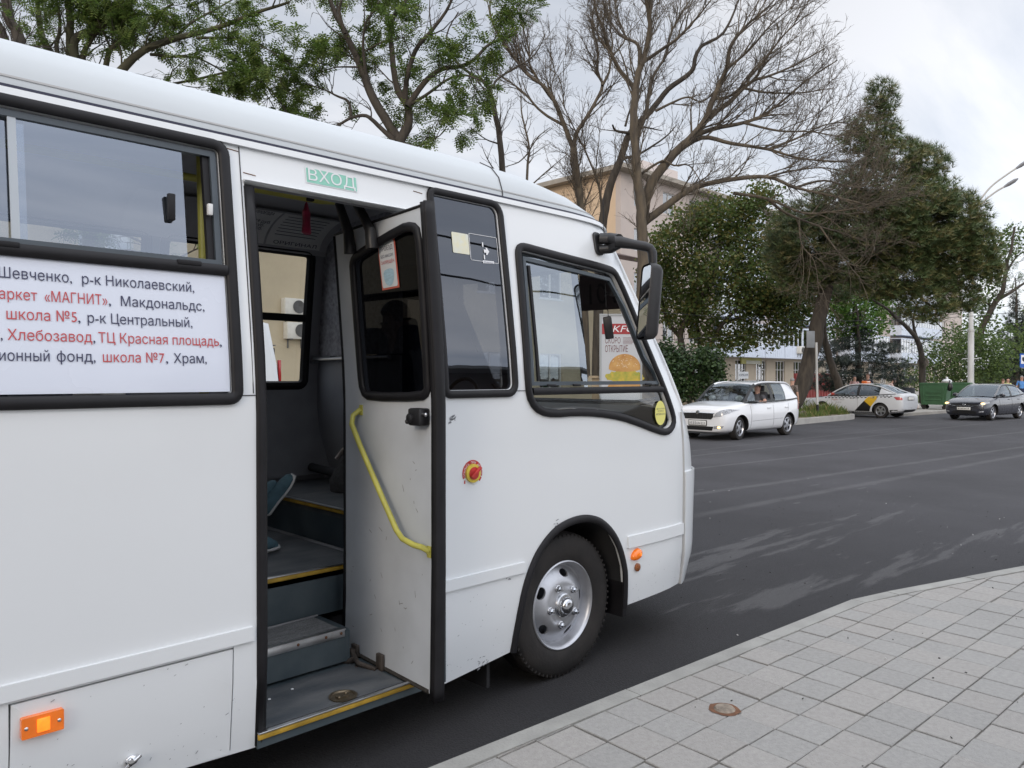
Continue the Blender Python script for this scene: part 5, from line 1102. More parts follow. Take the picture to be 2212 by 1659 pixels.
# kiosk and wires on the near side of the street (they show in the bus glass), and an added shade pavilion
kk = thing('market_kiosk', 'brown market kiosk behind the viewer mirrored in the narrow bus window', 'kiosk', (12, -11, .12))
mb = MB(); mb.box((12, -11, 1.9), (11, 4, 3.6)); mb.build('wall', mat('kiosk_brown', (.10, .065, .05), .8, col2=(.2, .13, .09), vs=3, stretch=(1, 1, 5)), kk, smooth=False)
mb = MB(); mb.box((12, -10.6, 3.8), (11.8, 5.6, .14)); mb.build('roof', mat('kiosk_roof', (.45, .44, .42), .6), kk, smooth=False)
mb = MB()
for k in range(9): mb.box((7.6 + k * 1.1, -8.8, .55 + .25 * (k % 2)), (.8, .6, .9))
mb.build('crate_row', mat('cardboard', (.30, .20, .11), .9, var=.2, vs=4), kk, smooth=False)
k2 = thing('market_kiosk', 'unseen dark pavilion added behind the viewer to dim the left of the bus', 'kiosk', (-7, -5, .12))  # added out of view to cut skylight on the bus's left side
mb = MB(); mb.box((-7.2, -5.2, 2.1), (14, 4, 4.0)); mb.build('wall', MATS['kiosk_brown'], k2, smooth=False)
mb = MB(); mb.box((-7.2, -5., 4.2), (15, 5.2, .16)); mb.build('roof', MATS['kiosk_roof'], k2, smooth=False)
for k, (y, z, sag) in enumerate(((-5.0, 8.2, .5), (-5.6, 7.2, .9), (-6.0, 6.4, .6))):
    mb = MB(); mb.tube([(5.2 + i * 1.6, y + .15 * sin(i), z - sag * (1 - ((i - 14) / 14) ** 2) + (i * .02)) for i in range(29)], .025 if k else .035, 5)
    tagp(mb.build('overhead_cable', mirm), ['thickest and highest sagging black cable mirrored in the minibus glass', 'middle sagging black cable mirrored in the minibus glass', 'lowest sagging black cable mirrored in the minibus glass'][k], 'cable', group='overhead cables mirrored in the bus glass')
mb = MB(); mb.tube([(5.1, -5.5, .1), (5.1, -5.5, 9)], [.14, .1], 10); tagp(mb.build('cable_post', mat('post_wood', (.12, .09, .06), .9, var=.2, vs=4), None), 'wooden cable post on the pavement behind the viewer', 'post')
# ============================================================ TREES
bark = mat('bark_dark', (.035, .029, .024), .95, col2=(.080, .066, .052), vs=3, bump=.5, bs=16, stretch=(3, 3, .6))
bark_g = mat('bark_grey', (.062, .052, .044), .95, col2=(.14, .112, .078), vs=2.5, bump=.5, bs=14, stretch=(3, 3, .6))
bark_m = mat('bark_mossy', (.035, .031, .022), .95, col2=(.075, .072, .038), vs=2.5, bump=.4, bs=14)
def crom(pts, k=4):
    o = []; n = len(pts)
    for i in range(n - 1):
        p0, p1, p2, p3 = pts[max(i - 1, 0)], pts[i], pts[i + 1], pts[min(i + 2, n - 1)]
        for q in range(k):
            t = q / k; o.append(.5 * ((2 * p1) + (p2 - p0) * t + (2 * p0 - 5 * p1 + 4 * p2 - p3) * t * t + (3 * p1 - p0 - 3 * p2 + p3) * t ** 3))
    return o + [pts[-1]]
def sprout(mb, rng, pts, rad, lvl, P, tips):
    """children along a finished branch"""
    if lvl >= len(P): return
    n_per, lr, a0, a1, up, wig, rm = P[lvl]
    L = sum((b - a).length for a, b in zip(pts, pts[1:])); n = n_per * L; n = int(n) + (rng.random() < n - int(n))
    for _ in range(n):
        t = rng.uniform(.12 if lvl else .2, 1.0); i = min(int(t * (len(pts) - 1)), len(pts) - 2); f = t * (len(pts) - 1) - i
        p = pts[i].lerp(pts[i + 1], f); tg = (pts[i + 1] - pts[i]).normalized(); r = rad[i] * (1 - f) + rad[i + 1] * f
        ax = tg.orthogonal().normalized(); ax = Matrix.Rotation(rng.uniform(0, 2 * pi), 3, tg) @ ax
        d = Matrix.Rotation(radians(rng.uniform(a0, a1)), 3, ax) @ tg; d = (d + V((0, 0, up * .5))).normalized()
        l_ = lr * rng.uniform(.55, 1.25) * (1.15 - .45 * t); rr = max(rm, min(r * .62, l_ * .02))
        k = 5 if lvl == 0 else (4 if lvl == 1 else 3); q = [p]; ra = [rr]
        for s_ in range(k):
            d = (d + V((rng.gauss(0, wig), rng.gauss(0, wig), rng.gauss(0, wig) + up * .16))).normalized(); q.append(q[-1] + d * (l_ / k)); ra.append(max(rr * (1 - .8 * (s_ + 1) / k), rm * .55))
        mb.tube(q, ra, 5 if lvl == 0 else (4 if rr > .015 else 3), caps=False)
        if lvl == len(P) - 1: tips.append((q[-1], d)); tips.append((q[len(q) // 2], d))
        sprout(mb, rng, q, ra, lvl + 1, P, tips)
def limbs3(limbs, D, rng, dsp=1.2):
    out_ = []
    for pts, r0, r1 in limbs:
        o1 = rng.uniform(-dsp, dsp); n = len(pts)
        out_.append((crom([atD(x, y, D + (o1 * (i / max(1, n - 1)) if len(p) < 3 else 0) + (p[2] if len(p) > 2 else 0)) for i, p in enumerate(pts) for x, y in [p[:2]]]), r0, r1))
    return out_
def build_tree(name, label, D, bpx, limbs, P, seed, bk, leaf=None, gz=.12, group=None, cat='tree', dsp=1.2, crown=None, cmats=None, tl=None, sub0=True):
    rng = random.Random(seed); b = atD(bpx, 815, D); t = thing(name, label, cat, (b.x, b.y, gz), 0, group)
    mb = MB(); tips = []
    for pts, r0, r1 in limbs3(limbs, D, rng, dsp):
        m = len(pts); rad = [r0 + (r1 - r0) * (i / (m - 1)) ** .8 for i in range(m)]
        q = [p + V((rng.gauss(0, r0 * .05), rng.gauss(0, r0 * .05), 0)) for p in pts]
        mb.tube(q, rad, 9 if r0 > .06 else 6, caps=False)
        if sub0: sprout(mb, rng, q, rad, 0, P, tips)
    mb.build('trunk', bk, t, ang=180)
    cm = MB()
    if leaf: leaf(cm, rng, tips)
    if crown: crown(cm, rng)
    if cm.f: cm.build('crown', cmats, t, smooth=False)
    return t
def pinnate(mb, rng, p, d, L, mi=0, n=5):
    d = (d + V((0, 0, -.5 * rng.random()))).normalized(); sd_ = d.cross(V((rng.gauss(0, .3), rng.gauss(0, .3), 1))); sd_ = sd_.normalized() if sd_.length > .01 else V((1, 0, 0)); up_ = sd_.cross(d)
    for k in range(n):
        a = p + d * (L * (k + .4) / n) - up_ * (L * .25 * (k / n) ** 2)
        for s_ in (-1, 1):
            e = (sd_ * s_ + d * .45 - up_ * .25).normalized() * L * .30; wd_ = d * L * .075
            mb.add([a, a + e * .5 - wd_, a + e, a + e * .5 + wd_], [(0, 1, 2, 3)], mi, False)
def pinnate_leaves(per, L, keep=lambda p: True):
    def f(mb, rng, tips):
        for p, d in tips:
            if not keep(p): continue
            if noise.noise(p * .6) < -.24: continue
            for _ in range(per):
                dd = (d + V((rng.gauss(0, .7), rng.gauss(0, .7), rng.gauss(0, .5)))).normalized()
                pinnate(mb, rng, p + V((rng.gauss(0, .05), rng.gauss(0, .05), rng.gauss(0, .05))), dd, L * rng.uniform(.7, 1.2), 0 if rng.random() < .7 else 1)
    return f
def blob_points(rng, blobs, D, n, thick=1., gap=-.2):
    ar = [b[2] * b[3] for b in blobs]; tot = sum(ar)
    for b, a in zip(blobs, ar):
        dd = rng.uniform(-.5, .5) * thick; sc = D / FPX
        for _ in range(int(n * a / tot)):
            v_ = V((rng.gauss(0, 1), rng.gauss(0, 1), rng.gauss(0, 1))).normalized() * rng.uniform(.25, 1) ** .55
            if noise.noise(V((b[0] * .02 + v_.x * 1.9, b[1] * .02 + v_.y * 1.9, v_.z * 1.9))) < gap: continue
            yield atD(b[0] + v_.x * b[2], b[1] + v_.y * b[3], D + dd + v_.z * b[2] * sc * thick), v_
def leaf_crown(blobs, D, n, size, thick=1., mix=.35, gap=-.2, jit=1.):
    def f(mb, rng):
        for p, v_ in blob_points(rng, blobs, D, n, thick, gap):
            p = p + V((rng.gauss(0, .22), rng.gauss(0, .22), rng.gauss(0, .22))) * (jit - 1); c = 0 if rng.random() > mix else 1
            for _ in range(3):
                q = p + V((rng.gauss(0, size), rng.gauss(0, size), rng.gauss(0, size)))
                a = V((rng.gauss(0, 1), rng.gauss(0, 1), rng.gauss(0, .6))).normalized(); b_ = a.orthogonal(); b_ = (Matrix.Rotation(rng.uniform(0, 6.28), 3, a) @ b_).normalized(); s_ = size * rng.uniform(.6, 1.25)
                mb.add([q, q + a * s_ * .55 + b_ * s_ * .42, q + a * s_ * 1.15, q + a * s_ * .55 - b_ * s_ * .42], [(0, 1, 2, 3)], c, False)
    return f
def needle_crown(blobs, D, n, size, thick=1., up=.7, k=11):
    def f(mb, rng):
        for p, v_ in blob_points(rng, blobs, D, n, thick):
            c = 0 if rng.random() < .62 else (1 if rng.random() < .75 else 2)
            ax = (V((rng.gauss(0, .5), rng.gauss(0, .5), up)) + V((v_.x * sin(AZ), -v_.x * cos(AZ), -v_.y)) * .6).normalized(); o1 = ax.orthogonal().normalized()
            for _ in range(k):
                d = (ax * rng.uniform(.25, 1) + (Matrix.Rotation(rng.uniform(0, 6.28), 3, ax) @ o1) * rng.uniform(.3, .9)).normalized(); s_ = size * rng.uniform(.7, 1.2); w_ = d.orthogonal().normalized() * size * .055
                mb.add([p - w_, p + w_, p + d * s_], [(0, 1, 2)], c, False)
    return f
lf = [mat('locust_leaf', (.088, .14, .030), .6, trans=.5, island=.45), mat('locust_leaf_pale', (.17, .22, .055), .6, trans=.5, island=.4)]
# ---- two leafy locusts over the bus
def px1(*p): return [(x / 4, y / 4) for x, y in p]
def px2(*p): return [(553 + x / 4, y / 4) for x, y in p]
def px3(*p): return [(1106 + x / 4, y / 4) for x, y in p]
def px8(*p): return [(1659 + x / 4, 414.7 + y / 4) for x, y in p]
P_leaf = [(2.3, 1.25, 25, 65, .4, .16, .012), (3.0, .62, 25, 60, .2, .2, .008), (3.6, .34, 25, 60, .0, .2, .006)]
base = [(205, 815), (203, 600), (200, 420), (198, 300)]
G2 = [(base, .30, .24),
 ([(198, 300), (185, 200)] + px1((620, 480), (610, 200), (590, 0), (560, -300)), .17, .06), ([(198, 300), (150, 190)] + px1((410, 420), (350, 250), (330, 100), (300, -200)), .13, .05),
 ([(190, 270), (150, 180)] + px1((490, 430), (520, 250), (500, 60)), .10, .03), ([(180, 190)] + px1((640, 360), (850, 250), (1000, 100), (1150, 0), (1300, -150)), .13, .05),
 ([(198, 300), (190, 200)] + px1((720, 500), (770, 370), (900, 200), (1050, 40)), .11, .04), ([(198, 300), (225, 210)] + px1((1060, 590), (1250, 430), (1500, 340), (1900, 230), (2212, 110), (2500, 20)), .16, .03),
 (px1((1300, 470), (1500, 490), (1700, 500), (1900, 600), (2100, 730)), .045, .012), ([(205, 280)] + px1((920, 540), (980, 400), (1120, 300), (1300, 160), (1500, 30)), .09, .03),
 (px1((1500, 340), (1650, 200), (1900, 60), (2100, -60)), .05, .015), (px1((1700, 330), (2000, 330), (2300, 420), (2500, 560)), .04, .012),
 ([(225, 210), (330, 190), (430, 170), (530, 150), (610, 170)], .05, .02), ([(530, 150), (590, 200), (625, 250)], .04, .02)]
build_tree('locust_tree', 'leafy locust tree with many splayed trunks rising behind the rear of the minibus roof', 20.5, 205, G2, P_leaf, 11, bark_m, pinnate_leaves(7, .30), cmats=lf, group='trees across the street')
G1 = [([(862, 815), (862, 600), (861, 420), (860, 310)], .22, .19),
 ([(860, 310)] + px2((1220, 1190), (1020, 870), (950, 700), (880, 520), (780, 300), (700, 150), (640, 0), (600, -150)), .15, .05), ([(860, 310)] + px2((1310, 1080), (1310, 920), (1220, 760), (1180, 500), (1165, 200), (1300, 0), (1380, -150)), .14, .04),
 (px2((1290, 860), (1300, 700), (1360, 480), (1420, 370), (1530, 250), (1640, 100), (1720, -60)), .08, .03), (px2((1310, 920), (1450, 720), (1600, 600), (1780, 570), (1900, 500), (2020, 380), (2212, 310)), .085, .03),
 (px2((1200, 1220), (1050, 1080), (950, 1000), (820, 1020), (700, 1090)), .07, .03), (px2((820, 1020), (800, 880), (700, 830), (600, 780), (430, 720)), .05, .012),
 (px2((1340, 900), (1500, 800), (1650, 690), (1800, 650), (1930, 690)), .05, .02), (px2((950, 640), (930, 450), (930, 300), (960, 170), (1060, 60)), .05, .02), (px2((880, 580), (700, 580), (560, 620)), .03, .01), (px2((950, 440), (1100, 360), (1300, 320)), .03, .01),
 (px2((770, 290), (720, 100), (740, 0)), .05, .03), (px2((1260, 1230), (1400, 1260), (1560, 1190), (1640, 1120)), .03, .01)]
build_tree('locust_tree', 'leafy locust tree with a forked dark trunk above the minibus door sign', 20., 862, G1, P_leaf, 23, bark, pinnate_leaves(7, .30), cmats=lf, group='trees across the street')
G3 = [([(-40, 815), (-25, 500), (20, 150)] + px1((160, 350), (80, 150), (40, -100)), .22, .10), ([(20, 150)] + px1((0, 250), (-150, 50)), .16, .08)]
build_tree('locust_tree', 'dark forked locust trunk cut by the left edge above the minibus', 18.5, -40, G3, P_leaf[:2], 5, bark, pinnate_leaves(1, .24), cmats=lf, group='trees across the street')
# ---- bare trees
P_bare = [(3.0, 1.75, 18, 44, .5, .13, .016), (3.9, .95, 20, 46, .3, .17, .0095), (4.2, .52, 20, 50, .15, .2, .007), (3.6, .28, 20, 55, .1, .2, .0058)]
D0 = 26.5
BB = [([(1386, 840), (1385, 700), (1389, 560), (1386, 470), (1378, 390)] + px3((1060, 1200), (1055, 900), (1095, 620), (1150, 480), (1190, 200), (1160, 0), (1140, -250)), .25, .045),
 ([(1388, 470)] + px3((1200, 1600), (1400, 1330), (1560, 1180), (1680, 1020), (1740, 850), (1850, 600), (1890, 400), (2000, 250), (2212, 60)), .20, .028),
 (px3((1680, 1020), (1880, 880), (2000, 760), (2100, 690), (2212, 660), (2450, 560), (2700, 420)), .10, .02), (px3((1560, 1180), (1750, 1110), (2000, 1060), (2212, 970), (2540, 700), (2812, 520)), .10, .02),
 (px3((1400, 1330), (1640, 1190), (1900, 1240), (2212, 1290), (2500, 1370), (2900, 1400)), .10, .02), ([(1392, 480), (1443, 442)] + px3((1500, 1659), (1640, 1600), (1900, 1550), (2212, 1530), (2450, 1620), (2800, 1700), (3100, 1780)), .15, .02),
 (px3((1055, 900), (1050, 760), (940, 620), (850, 440), (800, 280), (730, 100), (700, -60)), .10, .03), (px3((1100, 600), (1090, 390), (960, 320), (860, 200), (780, 20)), .08, .02),
 (px3((1130, 540), (1290, 430), (1420, 340), (1530, 230), (1640, 100), (1720, 0)), .07, .02), (px3((1060, 1200), (1150, 1000), (1190, 780), (1230, 640), (1330, 480), (1370, 300), (1440, 150), (1540, 0)), .09, .02),
 (px3((2000, 760), (2200, 800), (2500, 800), (2780, 760)), .05, .012), (px3((1740, 850), (1900, 820), (2150, 560), (2350, 300), (2560, 120)), .06, .015), (px3((1850, 600), (2050, 430), (2250, 200), (2420, 60)), .06, .015),
 (px3((2212, 1290), (2450, 1200), (2700, 1080), (2950, 1050)), .05, .012), (px3((2000, 1060), (2300, 1130), (2600, 1140), (2900, 1200)), .05, .012), (px3((2212, 1530), (2400, 1480), (2700, 1450), (3000, 1520)), .05, .012),
 (px3((1120, 1500), (1300, 1390), (1400, 1430), (1530, 1430), (1640, 1580)), .05, .015), (px8((-300, 10), (0, 60), (300, 180), (550, 170), (800, 130), (1000, 40)), .06, .012), (px8((0, 60), (150, 180), (450, 300), (620, 350), (800, 440), (950, 560)), .06, .012), (px8((270, 240), (290, 450), (400, 600), (440, 850)), .03, .008), (px8((450, 300), (560, 460), (700, 620), (860, 640)), .035, .01), (px3((2450, 1620), (2700, 1560), (2950, 1620), (3150, 1580)), .05, .012),
 (px3((1240, 960), (1400, 880), (1520, 840), (1640, 880), (1740, 800)), .05, .015)]
build_tree('bare_tree', 'great leafless tree whose fan of branches spreads right above the bus front', D0, 1386, BB, P_bare, 31, bark_g, group='trees across the street', dsp=2.)
BI = [([(1290, 815), (1296, 560), (1304, 470)] + px3((850, 1600), (940, 1370), (1020, 1150), (1200, 960), (1350, 770), (1550, 620), (1590, 480), (1650, 390), (1800, 310), (1890, 170), (1960, 0)), .19, .03),
 (px3((1020, 1150), (900, 1130), (870, 1080)), .06, .03), (px3((980, 1090), (1020, 950), (1080, 870)), .05, .02), (px3((940, 1370), (1100, 1330), (1330, 1180), (1420, 1080)), .06, .015), (px3((1040, 1080), (1150, 1100), (1300, 1130)), .05, .015)]
build_tree('bare_tree', 'black crooked leafless trunk crossing in front of the great bare tree', 27., 1290, BI, [(1.6, 1.1, 20, 55, .4, .16, .012), (2.4, .6, 20, 55, .3, .18, .008), (2.6, .34, 20, 55, .2, .2, .006)], 37, bark, group='trees across the street', dsp=.6)
BT = [([(1265, 815), (1260, 600), (1255, 470)] + px3((580, 1650), (530, 1280)), .17, .12), (px3((530, 1280), (450, 1080), (370, 880), (270, 740), (130, 640), (0, 470), (-150, 240), (-200, 60)), .10, .03),
 (px3((350, 860), (300, 800), (160, 580), (150, 450), (100, 250), (60, 60)), .06, .02), (px3((530, 1280), (560, 1150), (640, 1020), (710, 900), (780, 740), (740, 620), (740, 400), (690, 230), (720, 0)), .09, .025),
 (px3((440, 1080), (260, 970), (130, 830), (0, 720), (-200, 600)), .06, .02), (px3((780, 740), (840, 620), (860, 500), (980, 330), (900, 150)), .06, .02), (px3((370, 860), (340, 750), (370, 620), (330, 480)), .03, .01),
 ([(1300, 520)] + px3((760, 1650), (640, 1320), (570, 1180), (400, 820)), .06, .015)]
build_tree('bare_tree', 'slim leafless tree with a Y fork standing left of the great bare tree', 28., 1265, BT, P_bare, 41, bark_g, group='trees across the street', dsp=1.4)
B4 = [([(1092, 815), (1090, 500)] + px2((2130, 1460), (2090, 1100), (2030, 830), (1980, 720), (1870, 650)), .13, .05), (px2((2050, 760), (2080, 690), (2212, 600), (2400, 480), (2500, 300)), .05, .015),
 (px2((1870, 650), (1700, 500), (1650, 300), (1750, 100)), .05, .015), (px2((2090, 1240), (1980, 1200), (1850, 1100)), .03, .01), (px2((2020, 880), (1930, 900), (1850, 1000)), .03, .01)]
build_tree('bare_tree', 'thin bowed leafless tree over the seam of the minibus roof', 24., 1092, B4, [(2.2, 1.2, 20, 55, .2, .16, .012), (2.8, .62, 20, 55, .1, .18, .008), (3.0, .34, 20, 55, .0, .2, .006)], 43, bark, group='trees across the street', dsp=.8)
B5 = [([(1138, 815), (1138, 400)] + px3((150, 1300), (110, 1100), (80, 950), (80, 830)), .06, .02), (px3((150, 1300), (230, 1180), (330, 1100)), .03, .01), (px3((150, 1310), (60, 1400), (-60, 1440)), .03, .01), (px3((180, 1590), (300, 1480), (480, 1330)), .03, .01)]
build_tree('bare_tree', 'spindly leafless sapling just above the bus roof edge', 25., 1138, B5, [(2.6, .8, 20, 60, .1, .16, .009), (3.2, .45, 20, 55, .0, .2, .006)], 47, bark_g, group='trees across the street', dsp=.5)
# ---- pine
pn = [mat('pine_needles', (.095, .135, .052), .6, island=.3, trans=.25), mat('pine_needles_olive', (.15, .15, .055), .6, island=.3, trans=.25), mat('pine_candles', (.20, .17, .07), .6, island=.25, trans=.2)]
PB = [(1905, 212, 40, 44), (1890, 280, 62, 42), (1850, 310, 45, 30), (1935, 335, 85, 40), (2005, 355, 55, 45), (1990, 430, 105, 62), (2080, 470, 65, 60), (2118, 545, 48, 66), (2050, 560, 95, 72), (1960, 530, 90, 72), (1880, 470, 88, 62), (1800, 445, 78, 44), (1750, 520, 85, 62), (1830, 560, 88, 56), (1700, 565, 55, 50), (1725, 612, 52, 34), (1895, 612, 66, 42), (2000, 650, 70, 52), (2085, 640, 36, 42), (1760, 590, 55, 40), (2148, 590, 24, 30), (1905, 395, 105, 60), (1985, 480, 120, 70), (1860, 505, 120, 62), (2040, 525, 90, 80), (1735, 470, 60, 40), (1700, 520, 50, 50), (1940, 600, 110, 50)]
PL = [(px8((130, 1900), (240, 1800), (330, 1560), (400, 1300), (450, 1050), (490, 900), (520, 700)), .34, .24), ([(1789, 590), (1820, 500), (1860, 380), (1890, 290), (1906, 190)], .22, .02), ([(1789, 590), (1880, 560), (1960, 500), (2050, 470)], .14, .03), ([(1830, 480), (1760, 470), (1720, 520)], .09, .03), ([(1850, 420), (1950, 420), (2010, 370)], .09, .02), ([(1795, 600), (1720, 600), (1690, 580)], .07, .03), ([(1880, 560), (1960, 620), (2010, 660)], .08, .03), ([(1875, 330), (1920, 320), (1960, 320)], .05, .02), ([(1960, 500), (2070, 540), (2130, 580)], .08, .02)]
build_tree('pine_tree', 'big dark pine with a leaning trunk growing from the kerbed grass island', 29.5, 1716, PL, [(1.8, .8, 30, 70, .3, .12, .012)], 53, bark, gz=.2, group='trees across the street', crown=needle_crown(PB, 29.5, 27000, .27, 1.05, .8, 11), cmats=pn, dsp=.6)
# ---- others across the road
ol = [mat('olive_leaf', (.085, .125, .032), .65, trans=.45, island=.4), mat('bronze_leaf', (.16, .15, .04), .65, trans=.45, island=.35)]
OB = [(1450, 525, 55, 45), (1540, 492, 75, 42), (1620, 520, 75, 52), (1560, 582, 105, 52), (1480, 605, 70, 50), (1640, 612, 78, 52), (1702, 640, 55, 42), (1560, 662, 110, 42), (1468, 672, 55, 40), (1690, 698, 45, 30), (1620, 448, 48, 34), (1690, 560, 45, 45), (1520, 712, 40, 22), (1700, 490, 46, 36), (1600, 720, 60, 26), (1420, 590, 36, 60), (1660, 660, 60, 40), (1735, 660, 40, 40), (1560, 455, 66, 34), (1500, 478, 56, 36), (1650, 425, 44, 26), (1745, 600, 40, 50), (1530, 742, 40, 16), (1600, 738, 44, 18), (1665, 728, 40, 16)]
OLm = [([(1478, 815), (1474, 760)] + [(1471, 715), (1500, 660), (1540, 600), (1560, 520)], .22, .06), ([(1471, 730), (1440, 690), (1430, 620), (1450, 540)], .12, .03), ([(1516, 815), (1510, 740), (1505, 690), (1500, 640)], .12, .06), ([(1530, 760), (1560, 700), (1600, 660), (1650, 600)], .13, .04), ([(1560, 700), (1620, 680), (1680, 690), (1720, 730)], .06, .015), ([(1540, 600), (1600, 540), (1640, 480)], .08, .02)]
build_tree('broadleaf_tree', 'spreading bronze green tree in front of the apartment block behind the mirror', 37., 1478, OLm, [(1.4, 1.3, 25, 60, .2, .14, .014), (2.0, .6, 25, 60, .1, .18, .009)], 59, bark, group='trees across the street', crown=leaf_crown(OB, 37., 17000, .15, 1.2, .30, -.17, 1.8), cmats=ol, dsp=1.)
iv = [mat('ivy_leaf', (.026, .055, .018), .5, trans=.15, island=.45), mat('ivy_leaf_light', (.045, .082, .022), .5, trans=.2, island=.3)]
IB = [(1500, 792, 58, 42), (1542, 815, 32, 34), (1458, 815, 40, 50), (1490, 842, 46, 24), (1530, 775, 34, 26), (1440, 790, 40, 60)]
build_tree('ivy_bush', 'dense dark ivy bush hanging over the ochre garden wall beside the bus front', 27., 1490, [([(1490, 890), (1490, 840), (1500, 790)], .09, .04), ([(1480, 850), (1455, 810), (1440, 770)], .05, .02)], [(1., .6, 30, 60, .2, .2, .01)], 61, bark, cat='bush', crown=leaf_crown(IB, 27., 4600, .105, .9, .3), cmats=iv, dsp=.2)
mp_l = [mat('maple_leaf', (.075, .165, .022), .6, trans=.4, island=.3), mat('maple_leaf_light', (.13, .22, .04), .6, trans=.4, island=.3)]
MBL = [(1832, 650, 55, 44), (1872, 700, 48, 34), (1812, 700, 38, 36), (1850, 615, 40, 34), (1800, 640, 30, 40), (1900, 660, 30, 30), (1905, 640, 26, 40)]
build_tree('maple_tree', 'bright green maple between the pine trunk and the lopped tree', 43., 1850, [([(1852, 850), (1852, 740), (1846, 660), (1840, 610)], .16, .04), ([(1850, 720), (1875, 690), (1890, 660)], .06, .02)], [(1., 1., 30, 60, .2, .15, .012)], 67, bark, group='trees across the street', crown=leaf_crown(MBL, 43., 4200, .14, 1., .4, -.1, 2.), cmats=mp_l)
spn = [mat('spruce_needles', (.016, .026, .016), .6, island=.35), mat('spruce_needles_blue', (.028, .043, .03), .6, island=.3), mat('spruce_tips', (.05, .06, .035), .6)]
SB = [(1790, 752, 34, 14), (1840, 742, 50, 14), (1905, 752, 46, 14), (1800, 782, 50, 14), (1860, 776, 60, 14), (1930, 786, 44, 12), (1815, 812, 56, 13), (1890, 806, 66, 13), (1950, 820, 30, 10), (1780, 832, 50, 12), (1850, 838, 74, 13), (1925, 842, 44, 11), (1860, 718, 26, 14), (1852, 690, 14, 16)]
build_tree('spruce_tree', 'low dark spruce with drooping tiers behind the white taxi roof', 42., 1856, [([(1857, 862), (1856, 780), (1853, 690), (1850, 660)], .17, .03)], [(2., 1.2, 70, 100, -.2, .08, .012)], 71, bark, group='trees across the street', crown=needle_crown(SB, 42., 4200, .26, 1.2, -.1, 9), cmats=spn)
B2 = [([(1822, 868), (1812, 830), (1797, 790), (1783, 740), (1779, 690), (1785, 640)], .22, .10)]
build_tree('pine_tree', 'second dark trunk leaning the other way close behind the big pine', 35., 1822, B2, [(1.2, .8, 30, 70, .3, .12, .012)], 73, bark, group='trees across the street', crown=needle_crown([(1790, 610, 50, 34), (1760, 640, 34, 22), (1815, 640, 30, 20)], 35., 900, .24), cmats=pn)
pl_l = [mat('pale_leaf', (.105, .155, .04), .6, trans=.4, island=.3), mat('pale_leaf_deep', (.055, .095, .025), .6, trans=.35, island=.3)]
LT = [(px8((1345, 1900), (1335, 1659), (1330, 1450), (1300, 1300), (1230, 1200), (1100, 1080), (1030, 1010), (900, 930)), .20, .05), (px8((1290, 1290), (1262, 1180), (1255, 1080), (1300, 950)), .10, .03), (px8((1270, 1100), (1340, 1080), (1450, 1120), (1540, 1230)), .07, .02), (px8((1330, 1090), (1420, 1000), (1520, 960)), .05, .015), (px8((1100, 1080), (1130, 980), (1200, 900)), .05, .015)]
tt = build_tree('lopped_tree', 'lopped tree with a round sawn knot on its dark trunk behind the green bins', 39., 1995, LT, [(2.0, 1.1, 25, 65, .3, .2, .012), (2.6, .5, 25, 60, .2, .22, .008)], 79, bark, pinnate_leaves(1, .22), group='trees across the street', cmats=pl_l)
kc = atD(1994, 783, 38.78); bk_ = -ray(1994, 783).normalized()
mb = MB(); mb.lathe([(.27, -.05), (.27, .03), (.21, .05), (.2, .03), (0, .035)], kc, bk_, 20); mb.build('sawn_knot', mat('sawn_wood', (.20, .17, .14), .9, var=.25, vs=10), tt)
SHB = [(2050, 765, 62, 36), (2112, 752, 46, 34), (2030, 812, 54, 30), (2112, 812, 58, 34), (2152, 775, 36, 42), (2075, 735, 36, 24), (1960, 820, 30, 26)]
build_tree('tall_shrub', 'pale green feathery shrub around the foot of the white lamp post', 46., 2070, [([(2060, 870), (2055, 800), (2050, 750)], .05, .02), ([(2080, 870), (2095, 800), (2120, 760)], .05, .02), ([(2050, 870), (2030, 820), (2010, 790)], .04, .02)], [(1.6, .9, 25, 60, .3, .18, .01)], 83, bark, cat='shrub', crown=leaf_crown(SHB, 46., 5200, .13, 1.2, .5, -.15, 2.5), cmats=pl_l)
RT = [(px8((1830, 1400), (1840, 1200), (1960, 960), (2030, 850), (2060, 640), (2100, 500), (2130, 300)), .26, .06), (px8((2000, 920), (2110, 860), (2212, 790), (2400, 700)), .14, .05), (px8((2050, 720), (2150, 560), (2300, 470)), .08, .02), (px8((1940, 990), (1850, 930), (1780, 850)), .06, .02)]
build_tree('broadleaf_tree', 'rough old tree with thin new leaves at the right edge beyond the lamp post', 52., 2120, RT, [(1.6, 1.6, 25, 60, .4, .18, .015), (2.4, .8, 25, 60, .2, .2, .01)], 89, bark, pinnate_leaves(2, .36), group='trees across the street', crown=leaf_crown([(2130, 640, 36, 40), (2115, 700, 40, 40), (2150, 560, 30, 60), (2185, 520, 34, 40), (2180, 730, 50, 40)], 52., 1100, .19, 1., .4), cmats=pl_l)
build_tree('spruce_tree', 'tall dark spruce at the far right edge behind the bus stop sign', 58., 2195, [([(2196, 860), (2196, 700), (2194, 600)], .2, .03)], [(1.5, 1.4, 70, 100, -.2, .08, .015)], 97, bark, group='trees across the street', crown=needle_crown([(2192, 655, 12, 22), (2195, 690, 26, 22), (2190, 725, 36, 22), (2200, 760, 46, 24), (2195, 795, 50, 22), (2230, 740, 40, 60), (2160, 800, 30, 24)], 58., 2600, .34, 1., -.1, 9), cmats=spn)
